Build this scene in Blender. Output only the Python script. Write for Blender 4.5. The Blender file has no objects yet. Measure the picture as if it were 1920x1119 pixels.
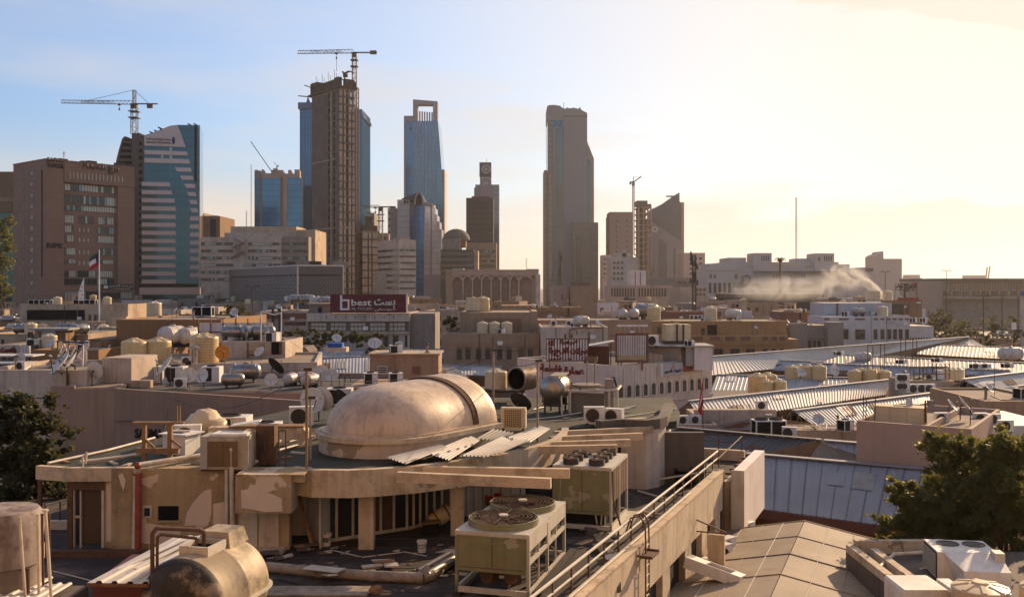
import bpy, bmesh, math, random
from mathutils import Vector, Matrix, noise as mnoise
random.seed(7)
SC = bpy.context.scene
COL = SC.collection
R = math.radians
# ---------------------------------------------------------------- camera
CAMH, FPX, CX, HY = 18.0, 1850.0, 960.0, 535.0      # eye height, focal length in photo pixels, principal column, horizon row
cam = bpy.data.cameras.new('camera')
cam.sensor_width = 36; cam.lens = 36*FPX/1920; cam.shift_y = -(559.5-HY)/1920
cam.clip_start = .5; cam.clip_end = 20000
camo = bpy.data.objects.new('camera', cam); COL.objects.link(camo)
camo.location = (0, 0, CAMH); camo.rotation_euler = (R(90), 0, 0)
SC.camera = camo
HAZE = .000075
# ---------------------------------------------------------------- sky, sun, exposure
SUN_AZ, SUN_EL = R(38), R(21)                        # azimuth to the right of the view direction
SUND = Vector((math.sin(SUN_AZ)*math.cos(SUN_EL), math.cos(SUN_AZ)*math.cos(SUN_EL), math.sin(SUN_EL)))
wd = bpy.data.worlds.new('World'); SC.world = wd; wd.use_nodes = True
nt = wd.node_tree; N = nt.nodes; L = nt.links
bg = N['Background']; bg.inputs[1].default_value = .085
sky = N.new('ShaderNodeTexSky'); sky.sky_type = 'NISHITA'; sky.sun_disc = False
sky.sun_elevation = SUN_EL; sky.sun_rotation = SUN_AZ
sky.air_density = 1.0; sky.dust_density = 2.2; sky.ozone_density = 2.2; sky.altitude = 0
# thin dusty veil of air, denser towards the sun and the horizon
tc = N.new('ShaderNodeTexCoord')
nrm = N.new('ShaderNodeVectorMath'); nrm.operation = 'NORMALIZE'; L.new(tc.outputs['Generated'], nrm.inputs[0])
dt = N.new('ShaderNodeVectorMath'); dt.operation = 'DOT_PRODUCT'; L.new(nrm.outputs[0], dt.inputs[0])
dt.inputs[1].default_value = SUND
rp = N.new('ShaderNodeValToRGB'); L.new(dt.outputs['Value'], rp.inputs[0])
el = rp.color_ramp.elements
el[0].position = 0.0; el[0].color = (.02, .02, .02, 1)
el[1].position = 1.0; el[1].color = (1, 1, 1, 1)
for p, c in ((.55, .22), (.74, .48), (.86, .76), (.94, .94)):
    e = el.new(p); e.color = (c, c, c, 1)
sep = N.new('ShaderNodeSeparateXYZ'); L.new(nrm.outputs[0], sep.inputs[0])
hz = N.new('ShaderNodeMapRange'); L.new(sep.outputs['Z'], hz.inputs[0])
hz.inputs[1].default_value = 0; hz.inputs[2].default_value = .24; hz.inputs[3].default_value = .72; hz.inputs[4].default_value = 0
hz.interpolation_type = 'SMOOTHERSTEP'
cl = N.new('ShaderNodeTexNoise'); cl.inputs['Scale'].default_value = 2.2; cl.inputs['Detail'].default_value = 6
mpc = N.new('ShaderNodeMapping'); mpc.inputs['Scale'].default_value = (1, 1, 5); mpc.inputs['Rotation'].default_value = (.2, .35, 0)
L.new(nrm.outputs[0], mpc.inputs[0]); L.new(mpc.outputs[0], cl.inputs['Vector'])
clr = N.new('ShaderNodeMapRange'); L.new(cl.outputs[0], clr.inputs[0])
clr.inputs[1].default_value = .44; clr.inputs[2].default_value = .62; clr.inputs[3].default_value = 0; clr.inputs[4].default_value = .42
mx = N.new('ShaderNodeMath'); mx.operation = 'MAXIMUM'; L.new(rp.outputs[0], mx.inputs[0]); L.new(hz.outputs[0], mx.inputs[1])
ad = N.new('ShaderNodeMath'); ad.operation = 'ADD'; ad.use_clamp = True; L.new(mx.outputs[0], ad.inputs[0]); L.new(clr.outputs[0], ad.inputs[1])
vc = N.new('ShaderNodeMix'); vc.data_type = 'RGBA'                 # veil colour: lilac away from the sun, cream near it
L.new(rp.outputs[0], vc.inputs[0]); pk = N.new('ShaderNodeMix'); pk.data_type = 'RGBA'; L.new(hz.outputs[0], pk.inputs[0]); pk.inputs[6].default_value = (5.35, 5.4, 5.8, 1); pk.inputs[7].default_value = (7.3, 6.15, 5.05, 1); L.new(pk.outputs[2], vc.inputs[6]); vc.inputs[7].default_value = (7.7, 6.75, 5.85, 1)
mc = N.new('ShaderNodeMix'); mc.data_type = 'RGBA'
sg = N.new('ShaderNodeMix'); sg.data_type = 'RGBA'; sg.blend_type = 'MULTIPLY'; sg.inputs[0].default_value = 1; L.new(sky.outputs[0], sg.inputs[6]); sg.inputs[7].default_value = (.80, 1.15, 1.55, 1)
L.new(ad.outputs[0], mc.inputs[0]); L.new(sg.outputs[2], mc.inputs[6]); L.new(vc.outputs[2], mc.inputs[7])
L.new(mc.outputs[2], bg.inputs[0])
sl = bpy.data.lights.new('sun', 'SUN'); sl.energy = 5.0; sl.angle = R(.55); sl.color = (1.0, .70, .42)
so = bpy.data.objects.new('sun', sl); COL.objects.link(so); so.rotation_euler = SUND.to_track_quat('Z', 'Y').to_euler(); so.location = (0, 0, 200)
SC.view_settings.view_transform = 'Standard'; SC.view_settings.look = 'None'
SC.view_settings.gamma = 1; SC.view_settings.use_curve_mapping = False
SC.view_settings.exposure = 0.56
SC.render.engine = 'CYCLES'
SC.cycles.use_denoising = True; SC.cycles.max_bounces = 6; SC.cycles.volume_bounces = 0
SC.cycles.sample_clamp_indirect = 4; SC.cycles.volume_max_steps = 64; SC.cycles.transparent_max_bounces = 12

# ---------------------------------------------------------------- measuring
def Zp(py, D): return CAMH-(py-HY)/FPX*D
def Xp(px, D): return (px-CX)/FPX*D
def P(px, py, D): return Vector((Xp(px, D), D, Zp(py, D)))
def Pz(px, py, z):                                   # the point seen at (px,py) that lies at height z
    D = (CAMH-z)*FPX/(py-HY); return Vector((Xp(px, D), D, z))
def S(n, D): return n*D/FPX                          # n pixels at distance D, in metres

# ---------------------------------------------------------------- materials
MATS = {}
def mat(name, col, rough=.85, var=.18, scale=.6, streak=0., dirt=None, dirt_amt=.5, dirt_scale=.35, metal=0., spec=.3, bump=0., bscale=8., lines=None, patch=None, coat=0., emit=None):
    """procedural surface: base colour with two octaves of noise, vertical run-off streaks, dirt or peeled patches"""
    if name in MATS: return MATS[name]
    m = bpy.data.materials.new(name); m.use_nodes = True
    nt = m.node_tree; N = nt.nodes; L = nt.links; b = N['Principled BSDF']
    b.inputs['Roughness'].default_value = rough; b.inputs['Metallic'].default_value = metal
    b.inputs['Specular IOR Level'].default_value = spec; b.inputs['Coat Weight'].default_value = coat
    g = N.new('ShaderNodeNewGeometry')
    def nz(sc, det=4, vec=None, r=.6):
        t = N.new('ShaderNodeTexNoise'); t.inputs['Scale'].default_value = sc; t.inputs['Detail'].default_value = det; t.inputs['Roughness'].default_value = r
        L.new(vec or g.outputs['Position'], t.inputs['Vector']); return t.outputs[0]
    def mixc(fac, a, bb, bt='MIX'):
        x = N.new('ShaderNodeMix'); x.data_type = 'RGBA'; x.blend_type = bt
        if isinstance(fac, float): x.inputs[0].default_value = fac
        else: L.new(fac, x.inputs[0])
        for i, q in ((6, a), (7, bb)):
            if isinstance(q, tuple): x.inputs[i].default_value = (*q[:3], 1)
            else: L.new(q, x.inputs[i])
        return x.outputs[2]
    def rng(v, a, bb, c=0., d=1.):
        x = N.new('ShaderNodeMapRange'); L.new(v, x.inputs[0])
        for i, q in enumerate((a, bb, c, d)): x.inputs[i+1].default_value = q
        return x.outputs[0]
    lo = tuple(c*(1-var) for c in col); hi = tuple(min(1, c*(1+var)) for c in col)
    c = mixc(rng(nz(scale, 6), .3, .7), lo, hi)
    if var > 0: c = mixc(rng(nz(scale*9, 4), .3, .7, 0., .35), c, tuple(q*(1-var*1.2) for q in col))
    if streak > 0:
        mp = N.new('ShaderNodeMapping'); mp.inputs['Scale'].default_value = (3.2, 3.2, .16); L.new(g.outputs['Position'], mp.inputs[0])
        c = mixc(rng(nz(1., 5, mp.outputs[0], .7), .48, .75, 0., streak), c, tuple(q*.45 for q in col))
    if dirt:
        c = mixc(rng(nz(dirt_scale, 8, None, .72), .5, .62, 0., dirt_amt), c, dirt)
    if patch:                                         # sharp-edged flakes where paint or plaster has come off: (colour, scale, threshold)
        c = mixc(rng(nz(patch[1], 5, None, .55), patch[2], patch[2]+.012), c, patch[0])
    if lines:                                         # fine storey / bay lines on glass too far away to build: (dz, dx, colour, width)
        s = N.new('ShaderNodeSeparateXYZ'); L.new(g.outputs['Position'], s.inputs[0])
        def stripe(o, d, w):
            a = N.new('ShaderNodeMath'); a.operation = 'DIVIDE'; L.new(o, a.inputs[0]); a.inputs[1].default_value = d
            f = N.new('ShaderNodeMath'); f.operation = 'FRACT'; L.new(a.outputs[0], f.inputs[0])
            k = N.new('ShaderNodeMath'); k.operation = 'LESS_THAN'; L.new(f.outputs[0], k.inputs[0]); k.inputs[1].default_value = w
            return k.outputs[0]
        if lines[0]: c = mixc(stripe(s.outputs['Z'], lines[0], lines[3]), c, lines[2])
        if lines[1]:
            a = N.new('ShaderNodeMath'); a.operation = 'ADD'; L.new(s.outputs['X'], a.inputs[0]); L.new(s.outputs['Y'], a.inputs[1])
            c = mixc(stripe(a.outputs[0], lines[1], lines[3]*.8), c, lines[2])
    L.new(c, b.inputs['Base Color'])
    if bump > 0:
        bp = N.new('ShaderNodeBump'); bp.inputs['Strength'].default_value = bump; bp.inputs['Distance'].default_value = .05
        L.new(nz(bscale, 6), bp.inputs['Height']); L.new(bp.outputs[0], b.inputs['Normal'])
    if emit:
        b.inputs['Emission Color'].default_value = (*emit[:3], 1); b.inputs['Emission Strength'].default_value = emit[3]
    MATS[name] = m
    return m
def glass(name, col, rough=.12, metal=.75, lines=None, var=.25, scale=.08):
    return mat(name, col, rough=rough, metal=metal, var=var, scale=scale, spec=.6, lines=lines)

# ---------------------------------------------------------------- mesh building
class MB:
    def __init__(s): s.v = []; s.f = []; s.mi = []; s.cur = 0
    def add(s, vs, fs):
        o = len(s.v); s.v += [tuple(v) for v in vs]; s.f += [tuple(i+o for i in f) for f in fs]; s.mi += [s.cur]*len(fs); return s
    def m(s, i): s.cur = i; return s
    def box(s, x0, x1, y0, y1, z0, z1):
        return s.add([(x0,y0,z0),(x1,y0,z0),(x1,y1,z0),(x0,y1,z0),(x0,y0,z1),(x1,y0,z1),(x1,y1,z1),(x0,y1,z1)],
                     [(0,3,2,1),(4,5,6,7),(0,1,5,4),(1,2,6,5),(2,3,7,6),(3,0,4,7)])
    def obox(s, c, a, b, d):                          # centre and three half-extent vectors
        c, a, b, d = map(Vector, (c, a, b, d)); vs = []
        for k in (-1, 1):
            for (i, j) in ((-1,-1),(1,-1),(1,1),(-1,1)): vs.append(c+a*i+b*j+d*k)
        return s.add(vs, [(0,3,2,1),(4,5,6,7),(0,1,5,4),(1,2,6,5),(2,3,7,6),(3,0,4,7)])
    def bar(s, p, q, w, h=None, up=(0,0,1)):
        p, q = Vector(p), Vector(q); d = q-p
        if d.length < 1e-6: return s
        t = d.normalized(); u = Vector(up)
        if abs(t.dot(u)) > .98: u = Vector((1,0,0))
        a = t.cross(u).normalized(); b = a.cross(t)
        return s.obox((p+q)/2, a*w/2, b*(h or w)/2, d/2) 
    def tube(s, p, q, r, n=8, r2=None, cap=True):
        p, q = Vector(p), Vector(q); d = q-p
        if d.length < 1e-6: return s
        t = d.normalized(); u = Vector((0,0,1)) if abs(t.z) < .95 else Vector((1,0,0))
        a = t.cross(u).normalized(); b = t.cross(a); r2 = r if r2 is None else r2; vs = []
        for k in range(n):
            w = 2*math.pi*k/n; e = a*math.cos(w)+b*math.sin(w); vs += [p+e*r, q+e*r2]
        fs = [(2*k, 2*((k+1)%n), 2*((k+1)%n)+1, 2*k+1) for k in range(n)]
        if cap: fs += [tuple(2*k for k in range(n))[::-1], tuple(2*k+1 for k in range(n))]
        return s.add(vs, fs)
    def path(s, pts, r, n=6):
        for a, b in zip(pts, pts[1:]): s.tube(a, b, r, n)
        return s
    def lathe(s, prof, n=20, c=(0,0,0), axis=(0,0,1), ang=(0, 2*math.pi), sx=1., sy=1.):
        ax = Vector(axis).normalized(); u = Vector((1,0,0)) if abs(ax.x) < .9 else Vector((0,1,0))
        a = (u-ax*u.dot(ax)).normalized(); b = ax.cross(a); c = Vector(c)
        full = abs(ang[1]-ang[0]-2*math.pi) < 1e-4; m = n if full else n+1; vs = []
        for (r, z) in prof:
            for k in range(m):
                w = ang[0]+(ang[1]-ang[0])*k/n; vs.append(c+ax*z+a*math.cos(w)*r*sx+b*math.sin(w)*r*sy)
        fs = []
        for i in range(len(prof)-1):
            for k in range(n if full else m-1):
                k2 = (k+1)%m; fs.append((i*m+k, i*m+k2, (i+1)*m+k2, (i+1)*m+k))
        return s.add(vs, fs)
    def sph(s, c, rx, ry=None, rz=None, n=14, m=8):
        ry = ry or rx; rz = rz or rx; c = Vector(c); vs = [c+Vector((0,0,-rz))]
        for i in range(1, m):
            t = math.pi*i/m
            for k in range(n): w = 2*math.pi*k/n; vs.append(c+Vector((rx*math.sin(t)*math.cos(w), ry*math.sin(t)*math.sin(w), -rz*math.cos(t))))
        vs.append(c+Vector((0,0,rz))); e = len(vs)-1
        fs = [(0, 1+(k+1)%n, 1+k) for k in range(n)]
        for i in range(m-2):
            for k in range(n): a = 1+i*n; fs.append((a+k, a+(k+1)%n, a+n+(k+1)%n, a+n+k))
        a = 1+(m-2)*n; fs += [(a+k, a+(k+1)%n, e) for k in range(n)]
        return s.add(vs, fs)
    def prism(s, pts, z0, z1):                        # polygon in x,y extruded in z
        n = len(pts); vs = [(x,y,z0) for x,y in pts]+[(x,y,z1) for x,y in pts]
        return s.add(vs, [tuple(range(n))[::-1], tuple(range(n,2*n))]+[(i,(i+1)%n,(i+1)%n+n,i+n) for i in range(n)])
    def plate(s, pts, y0, y1):                        # polygon in x,z extruded in y
        n = len(pts); vs = [(x,y0,z) for x,z in pts]+[(x,y1,z) for x,z in pts]
        return s.add(vs, [tuple(range(n)), tuple(range(n,2*n))[::-1]]+[(i,i+n,(i+1)%n+n,(i+1)%n) for i in range(n)])
    def quad(s, *vs): return s.add(vs, [tuple(range(len(vs)))])
    def mesh(s, name, mats, smooth=False):
        me = bpy.data.meshes.new(name); me.from_pydata(s.v, [], s.f)
        for q in (mats if isinstance(mats, (list, tuple)) else [mats]): me.materials.append(q)
        if any(s.mi): me.polygons.foreach_set('material_index', s.mi)
        bm = bmesh.new(); bm.from_mesh(me); bmesh.ops.recalc_face_normals(bm, faces=bm.faces); bm.to_mesh(me); bm.free()
        if smooth:
            me.polygons.foreach_set('use_smooth', [True]*len(me.polygons)); me.set_sharp_from_angle(angle=R(38))
        me.update(); return me
def link(name, me, parent=None, loc=None, rot=None, scale=None):
    o = bpy.data.objects.new(name, me); COL.objects.link(o)
    if parent: o.parent = parent
    if loc is not None: o.location = loc
    if rot is not None: o.rotation_euler = rot
    if scale is not None: o.scale = scale
    return o
def part(name, mb, m, parent=None, smooth=False, loc=None, rot=None, kind=None, label=None):
    o = link(name, mb.mesh(name, m, smooth) if isinstance(mb, MB) else mb, parent, loc, rot)
    if kind: o['kind'] = kind
    if label: o['label'] = label
    return o
def thing(name, label, cat, loc=(0,0,0), rz=0., group=None):
    o = link(name, None, None, loc, (0,0,rz)); o.empty_display_size = .5
    o['label'] = label; o['category'] = cat
    if group: o['group'] = group
    return o
def tag(o, label, cat, group=None):
    o['label'] = label; o['category'] = cat
    if group: o['group'] = group
    return o
def struct(name, mb, m, smooth=False):
    o = part(name, mb, m, None, smooth); o['kind'] = 'structure'; return o
def dup(t, loc, rz=None, label=None, group=None, scale=None):
    """a copy of a thing with copies of its parts and sub-parts (meshes shared)"""
    def cp(o, par):
        c = o.copy(); COL.objects.link(c); c.parent = par
        for ch in o.children: cp(ch, c)
        return c
    r = cp(t, None); r.location = loc
    if rz is not None: r.rotation_euler = (0,0,rz)
    if scale is not None: r.scale = (scale,)*3 if isinstance(scale, (int, float)) else scale
    if label: r['label'] = label
    if group: r['group'] = group
    return r
SH = {'ا':(0xFE8D,0xFE8E,0,0),'ب':(0xFE8F,0xFE90,0xFE91,0xFE92),'ة':(0xFE93,0xFE94,0,0),'ت':(0xFE95,0xFE96,0xFE97,0xFE98),'ج':(0xFE9D,0xFE9E,0xFE9F,0xFEA0),'ح':(0xFEA1,0xFEA2,0xFEA3,0xFEA4),
'د':(0xFEA9,0xFEAA,0,0),'ر':(0xFEAD,0xFEAE,0,0),'س':(0xFEB1,0xFEB2,0xFEB3,0xFEB4),'ش':(0xFEB5,0xFEB6,0xFEB7,0xFEB8),'ص':(0xFEB9,0xFEBA,0xFEBB,0xFEBC),'ض':(0xFEBD,0xFEBE,0xFEBF,0xFEC0),'ط':(0xFEC1,0xFEC2,0xFEC3,0xFEC4),
'ع':(0xFEC9,0xFECA,0xFECB,0xFECC),'ف':(0xFED1,0xFED2,0xFED3,0xFED4),'ق':(0xFED5,0xFED6,0xFED7,0xFED8),'ك':(0xFED9,0xFEDA,0xFEDB,0xFEDC),'ل':(0xFEDD,0xFEDE,0xFEDF,0xFEE0),'م':(0xFEE1,0xFEE2,0xFEE3,0xFEE4),'ن':(0xFEE5,0xFEE6,0xFEE7,0xFEE8),
'ه':(0xFEE9,0xFEEA,0xFEEB,0xFEEC),'و':(0xFEED,0xFEEE,0,0),'ي':(0xFEF1,0xFEF2,0xFEF3,0xFEF4)}
def shape_arabic(s):
    out = []
    for i, c in enumerate(s):
        if c not in SH: out.append(c); continue
        p = i > 0 and s[i-1] in SH and SH[s[i-1]][2]; n = i < len(s)-1 and s[i+1] in SH and SH[c][2]
        out.append(chr(SH[c][3] if p and n else SH[c][1] if p else SH[c][2] if n else SH[c][0]))
    return ''.join(reversed(out))
def text(body, m, parent, x0, x1, z0, z1, y=-.03, bold=.02, depth=.04, name='lettering', face=None):
    """flat built-up letters filling the rectangle x0..x1, z0..z1 of a local wall plane (face: matrix for walls other than the front)"""
    cu = bpy.data.curves.new('t', 'FONT'); cu.body = shape_arabic(body) if any(ord(c) > 1500 for c in body) else body
    cu.resolution_u = 2; cu.offset = bold
    o = bpy.data.objects.new('t', cu); COL.objects.link(o); bpy.context.view_layer.update()
    dg = bpy.context.evaluated_depsgraph_get(); me = bpy.data.meshes.new_from_object(o.evaluated_get(dg))
    bpy.data.objects.remove(o); bpy.data.curves.remove(cu)
    xs = [v.co.x for v in me.vertices]; ys = [v.co.y for v in me.vertices]
    if not xs: return None
    ax, bx, ay, by = min(xs), max(xs), min(ys), max(ys)
    bm = bmesh.new(); bm.from_mesh(me)
    for v in bm.verts:
        u = (v.co.x-ax)/(bx-ax); w = (v.co.y-ay)/(by-ay)
        v.co = Vector((x0+(x1-x0)*u, y, z0+(z1-z0)*w))
    ex = bmesh.ops.extrude_face_region(bm, geom=bm.faces[:])
    for g in ex['geom']:
        if isinstance(g, bmesh.types.BMVert): g.co.y += depth*(-1 if y <= 0 else 1)
    if face: bmesh.ops.transform(bm, matrix=face, verts=bm.verts)
    bmesh.ops.recalc_face_normals(bm, faces=bm.faces)
    bm.to_mesh(me); bm.free(); me.materials.clear(); me.materials.append(m)
    return link(name, me, parent)
# ================================================================ shared materials
concrete = mat('concrete', (.27,.215,.17), var=.25, scale=.25, streak=.5, dirt=(.12,.10,.08), dirt_amt=.5)
conc_dark = mat('raw_concrete', (.125,.10,.083), var=.3, scale=.2, streak=.6)
brown_tile = mat('brown_tile', (.235,.135,.095), var=.12, scale=.2, lines=(1.8,1.8,(.19,.11,.078),.06))
cream = mat('cream_render', (.44,.32,.215), var=.18, scale=.3, streak=.7, dirt=(.17,.115,.075), dirt_amt=.55, dirt_scale=.22)
cream2 = mat('pale_render', (.50,.395,.31), var=.16, scale=.3, streak=.7, dirt=(.22,.155,.11), dirt_amt=.5, dirt_scale=.25)
white_r = mat('white_render', (.60,.52,.47), var=.12, scale=.3, streak=.6, dirt=(.33,.25,.2), dirt_amt=.45, dirt_scale=.3)
tan = mat('tan_render', (.35,.225,.135), var=.2, scale=.25, streak=.65, dirt=(.14,.085,.05), dirt_amt=.5, dirt_scale=.25)
tan2 = mat('brown_render', (.25,.145,.08), var=.2, scale=.25, streak=.65, dirt=(.10,.06,.035), dirt_amt=.5, dirt_scale=.25)
ochre = mat('ochre_render', (.38,.205,.085), var=.2, scale=.3, streak=.6, dirt=(.17,.095,.045), dirt_amt=.45, dirt_scale=.3)
grey_r = mat('grey_render', (.25,.205,.17), var=.2, scale=.25, streak=.65, dirt=(.11,.085,.07), dirt_amt=.5, dirt_scale=.25)
redbrown = mat('red_brown_render', (.20,.085,.06), var=.2, scale=.3, streak=.3)
pinkst = mat('pink_stone', (.40,.27,.20), var=.12, scale=.2, streak=.3)
dark = mat('dark_opening', (.012,.011,.011), var=.2, rough=.8, spec=.05)
fan_g = mat('fan_grey', (.075,.065,.055), rough=.7)
frame_m = mat('window_frame', (.11,.08,.06), var=.2, rough=.6)
frame_w = mat('pale_frame', (.5,.45,.4), var=.15, rough=.5)
g_dark = glass('dark_glass', (.035,.035,.036), .1, .2)
g_blue = glass('blue_pane', (.10,.16,.20), .08, .8)
g_lit = glass('curtained_pane', (.42,.39,.31), .25, .1)
steel = mat('galvanised_steel', (.33,.30,.27), rough=.36, metal=.85, var=.3, scale=2., dirt=(.2,.13,.08), dirt_amt=.5, dirt_scale=1.2)
steel_d = mat('dark_steel', (.06,.05,.045), rough=.55, metal=.5, var=.3, scale=3.)
rust = mat('rusty_steel', (.16,.075,.04), rough=.8, var=.4, scale=4.)
paint_w = mat('white_paint', (.70,.66,.60), rough=.5, var=.12, scale=1.5, streak=.35, dirt=(.35,.25,.16), dirt_amt=.35)
paint_y = mat('crane_paint', (.20,.17,.13), rough=.6, var=.2)
plastic_c = mat('cream_plastic', (.60,.44,.22), rough=.38, var=.14, scale=1., streak=.25, dirt=(.3,.2,.1), dirt_amt=.3)
plastic_p = mat('pale_plastic', (.62,.48,.30), rough=.38, var=.14, scale=1., streak=.25)
dishm = mat('dish_paint', (.58,.54,.49), rough=.55, var=.12, scale=2., streak=.5, dirt=(.35,.26,.18), dirt_amt=.4, dirt_scale=1.5)
bitumen = mat('bitumen_roof', (.062,.055,.052), rough=.95, var=.35, scale=.5, dirt=(.13,.11,.09), dirt_amt=.6, dirt_scale=.4, bump=.3)
roof_dust = mat('dusty_roof', (.26,.195,.14), rough=.95, var=.25, scale=.4, dirt=(.14,.11,.085), dirt_amt=.6)
tin = mat('blue_grey_tin', (.33,.325,.335), rough=.6, metal=.12, var=.12, scale=.4, streak=0, dirt=(.36,.31,.26), dirt_amt=.3, dirt_scale=.3)
tin_w = mat('pale_tin', (.56,.52,.46), rough=.6, metal=.08, var=.2, scale=.5, dirt=(.3,.22,.16), dirt_amt=.45, dirt_scale=.5)
tin_g = mat('grey_tin', (.30,.28,.25), rough=.6, metal=.1, var=.2, scale=.5, dirt=(.2,.16,.12), dirt_amt=.5)
black_t = mat('black_letters', (.02,.018,.02), rough=.6, var=0)
red_t = mat('red_letters', (.21,.035,.025), rough=.7, var=.25, scale=2.)
white_t = mat('white_letters', (.72,.62,.52), rough=.6, var=.05)

# ================================================================ small builders
class B:
    """a building frame: origin on the ground under the point of the front wall seen at column px and distance D; x runs along the front, y to the back"""
    def __init__(s, name, label, px, D, th=0., cat='building', group=None, z0=0.):
        s.x0 = Xp(px, D); s.y0 = D; s.c = math.cos(th); s.s = math.sin(th); s.z0 = z0
        s.t = thing(name, label, cat, (s.x0, s.y0, z0), th, group)
    def fx(s, px, y=0.):                              # local x on the plane y that shows at column px
        k = (px-CX)/FPX; bx = s.x0-s.s*y; by = s.y0+s.c*y
        return (k*by-bx)/(s.c-k*s.s)
    def ly(s, px, x):                                 # local y on the plane x that shows at column px
        k = (px-CX)/FPX; bx = s.x0+s.c*x; by = s.y0+s.s*x
        return (k*by-bx)/(-s.s-k*s.c)
    def z(s, py, x=0., y=0.): return Zp(py, s.y0+s.s*x+s.c*y)-s.z0
    def w(s, x, y, z): return Vector((s.x0+s.c*x-s.s*y, s.y0+s.s*x+s.c*y, z+s.z0))
    def part(s, name, mb, m, parent=None, **k): return part(name, mb, m, parent or s.t, **k)
    def box(s, name, m, x0, x1, y0, y1, z0, z1, parent=None, **k): return part(name, MB().box(x0,x1,y0,y1,z0,z1), m, parent or s.t, **k)
WM = {}
def window_mesh(w, h, st):
    key = (round(w,2), round(h,2), st)
    if key in WM: return WM[key]
    mb = MB(); f = min(.12, w*.09); d = -.10
    mb.box(0,w,d,.05,h-f,h).box(0,w,d,.05,0,f).box(0,f,d,.05,f,h-f).box(w-f,w,d,.05,f,h-f)
    if st in ('mull','lit') and w > .9: mb.box(w/2-f*.35,w/2+f*.35,d+.02,.04,f,h-f)
    if st == 'cross': mb.box(w/2-f*.4,w/2+f*.4,d+.02,.04,f,h-f).box(f,w-f,d+.025,.035,h*.6,h*.6+f*.7)
    mb.m(1).box(f*.5,w-f*.5,-.03,.04,f*.5,h-f*.5)
    gm = {'lit': g_lit, 'blue': g_blue}.get(st, g_dark)
    WM[key] = mb.mesh('window', [frame_w if st == 'lit' else frame_m, gm]); return WM[key]
def windows(b, rects, face='front', at=0., st='mull', parent=None, name='window'):
    """each window an object of its own. rects: (u0, u1, z0, z1) in the local wall plane"""
    for (u0, u1, z0, z1) in rects:
        s = st if isinstance(st, str) else random.choice(st)
        me = window_mesh(abs(u1-u0), z1-z0, s)
        if face == 'front': link(name, me, parent or b.t, (min(u0,u1), at, z0))
        elif face == 'right': link(name, me, parent or b.t, (at, min(u0,u1), z0), (0,0,R(90)))
        else: link(name, me, parent or b.t, (at, max(u0,u1), z0), (0,0,R(-90)))
def louvres(mb, x0, x1, z0, z1, n, y=-.05, d=.05):
    for i in range(n):
        z = z0+(z1-z0)*i/n; mb.box(x0, x1, y, y+d, z, z+(z1-z0)/n*.55)
    return mb

# ---------------------------------------------------------------- rooftop kit: one of each is built, later ones are copies
KIT = {}
def place(kind, label, loc, rz=0., group=None, scale=None):
    if kind not in KIT: KIT[kind] = KITF[kind](kind, label); o = KIT[kind]; o.location = loc; o.rotation_euler = (0,0,rz)
    else: o = dup(KIT[kind], loc, rz, label)
    o['label'] = label
    if 'group' in o: del o['group']
    if group: o['group'] = group
    if scale is not None: o.scale = (scale,)*3 if isinstance(scale, (int,float)) else scale
    return o
def k_cream_tank(kind, label):
    """vertical ribbed plastic tank, 2 m across and 2.1 m tall"""
    t = thing('water_tank', label, 'water tank'); pr = [(0,0),(.98,0)]
    for i in range(9): z = .08+i*.19; pr += [(1.0,z),(1.0,z+.13),(.965,z+.15),(.965,z+.17)]
    pr += [(1.,1.8),(.97,1.88),(.7,1.98),(.34,2.08),(0,2.08)]
    m = plastic_c if kind == 'cream_tank' else plastic_p
    part('tank_body', MB().lathe(pr, 24), m, t, True)
    part('lid', MB().lathe([(0,2.0),(.30,2.02),(.30,2.15),(.26,2.19),(0,2.2)], 14), m, t, True)
    mb = MB()
    for k in range(8): a = k*math.pi/4; mb.bar((.38*math.cos(a),.38*math.sin(a),2.07),(.93*math.cos(a),.93*math.sin(a),1.90),.14,.10)
    part('top_ribs', mb, m, t)
    part('outlet_pipe', MB().tube((.9,-.5,.15),(1.25,-.7,.15),.04).tube((1.25,-.7,.15),(1.25,-.7,-.1),.04), rust, t)
    return t
def k_steel_tank(kind, label):
    """horizontal tank on two cradles, 2.6 m long and 1.5 m across"""
    t = thing('steel_tank', label, 'water tank'); m = {'steel_tank': steel, 'white_tank': mat('tank_white',(.52,.45,.385),rough=.42,var=.14,scale=1.5,streak=.5,dirt=(.26,.18,.12),dirt_amt=.55,dirt_scale=.9), 'dark_tank': conc_dark}[kind]
    pr = [(0,-1.45),(.3,-1.42),(.55,-1.32),(.7,-1.15),(.75,-.95),(.75,.95),(.7,1.15),(.55,1.32),(.3,1.42),(0,1.45)]
    part('tank_shell', MB().lathe(pr, 24, (0,0,1.05), (1,0,0)), m, t, True)
    for x in (-.8,.8): part('cradle', MB().box(x-.07,x+.07,-.55,.55,0,.42).box(x-.12,x+.12,-.65,.65,0,.06), steel_d, t)
    mb = MB()
    for x in (-.95,0,.95): mb.lathe([(.75,x-.03),(.775,x-.02),(.775,x+.02),(.75,x+.03)], 24, (0,0,1.05), (1,0,0))
    part('weld_bands', mb, m, t, True)
    part('hatch', MB().lathe([(0,1.78),(.22,1.78),(.22,1.9),(.18,1.93),(0,1.94)], 14), m, t, True)
    part('filler_pipe', MB().path([(.5,.2,1.7),(.5,.2,2.0),(.5,.9,2.0),(.5,.9,.1)],.03), rust, t)
    return t
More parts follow.
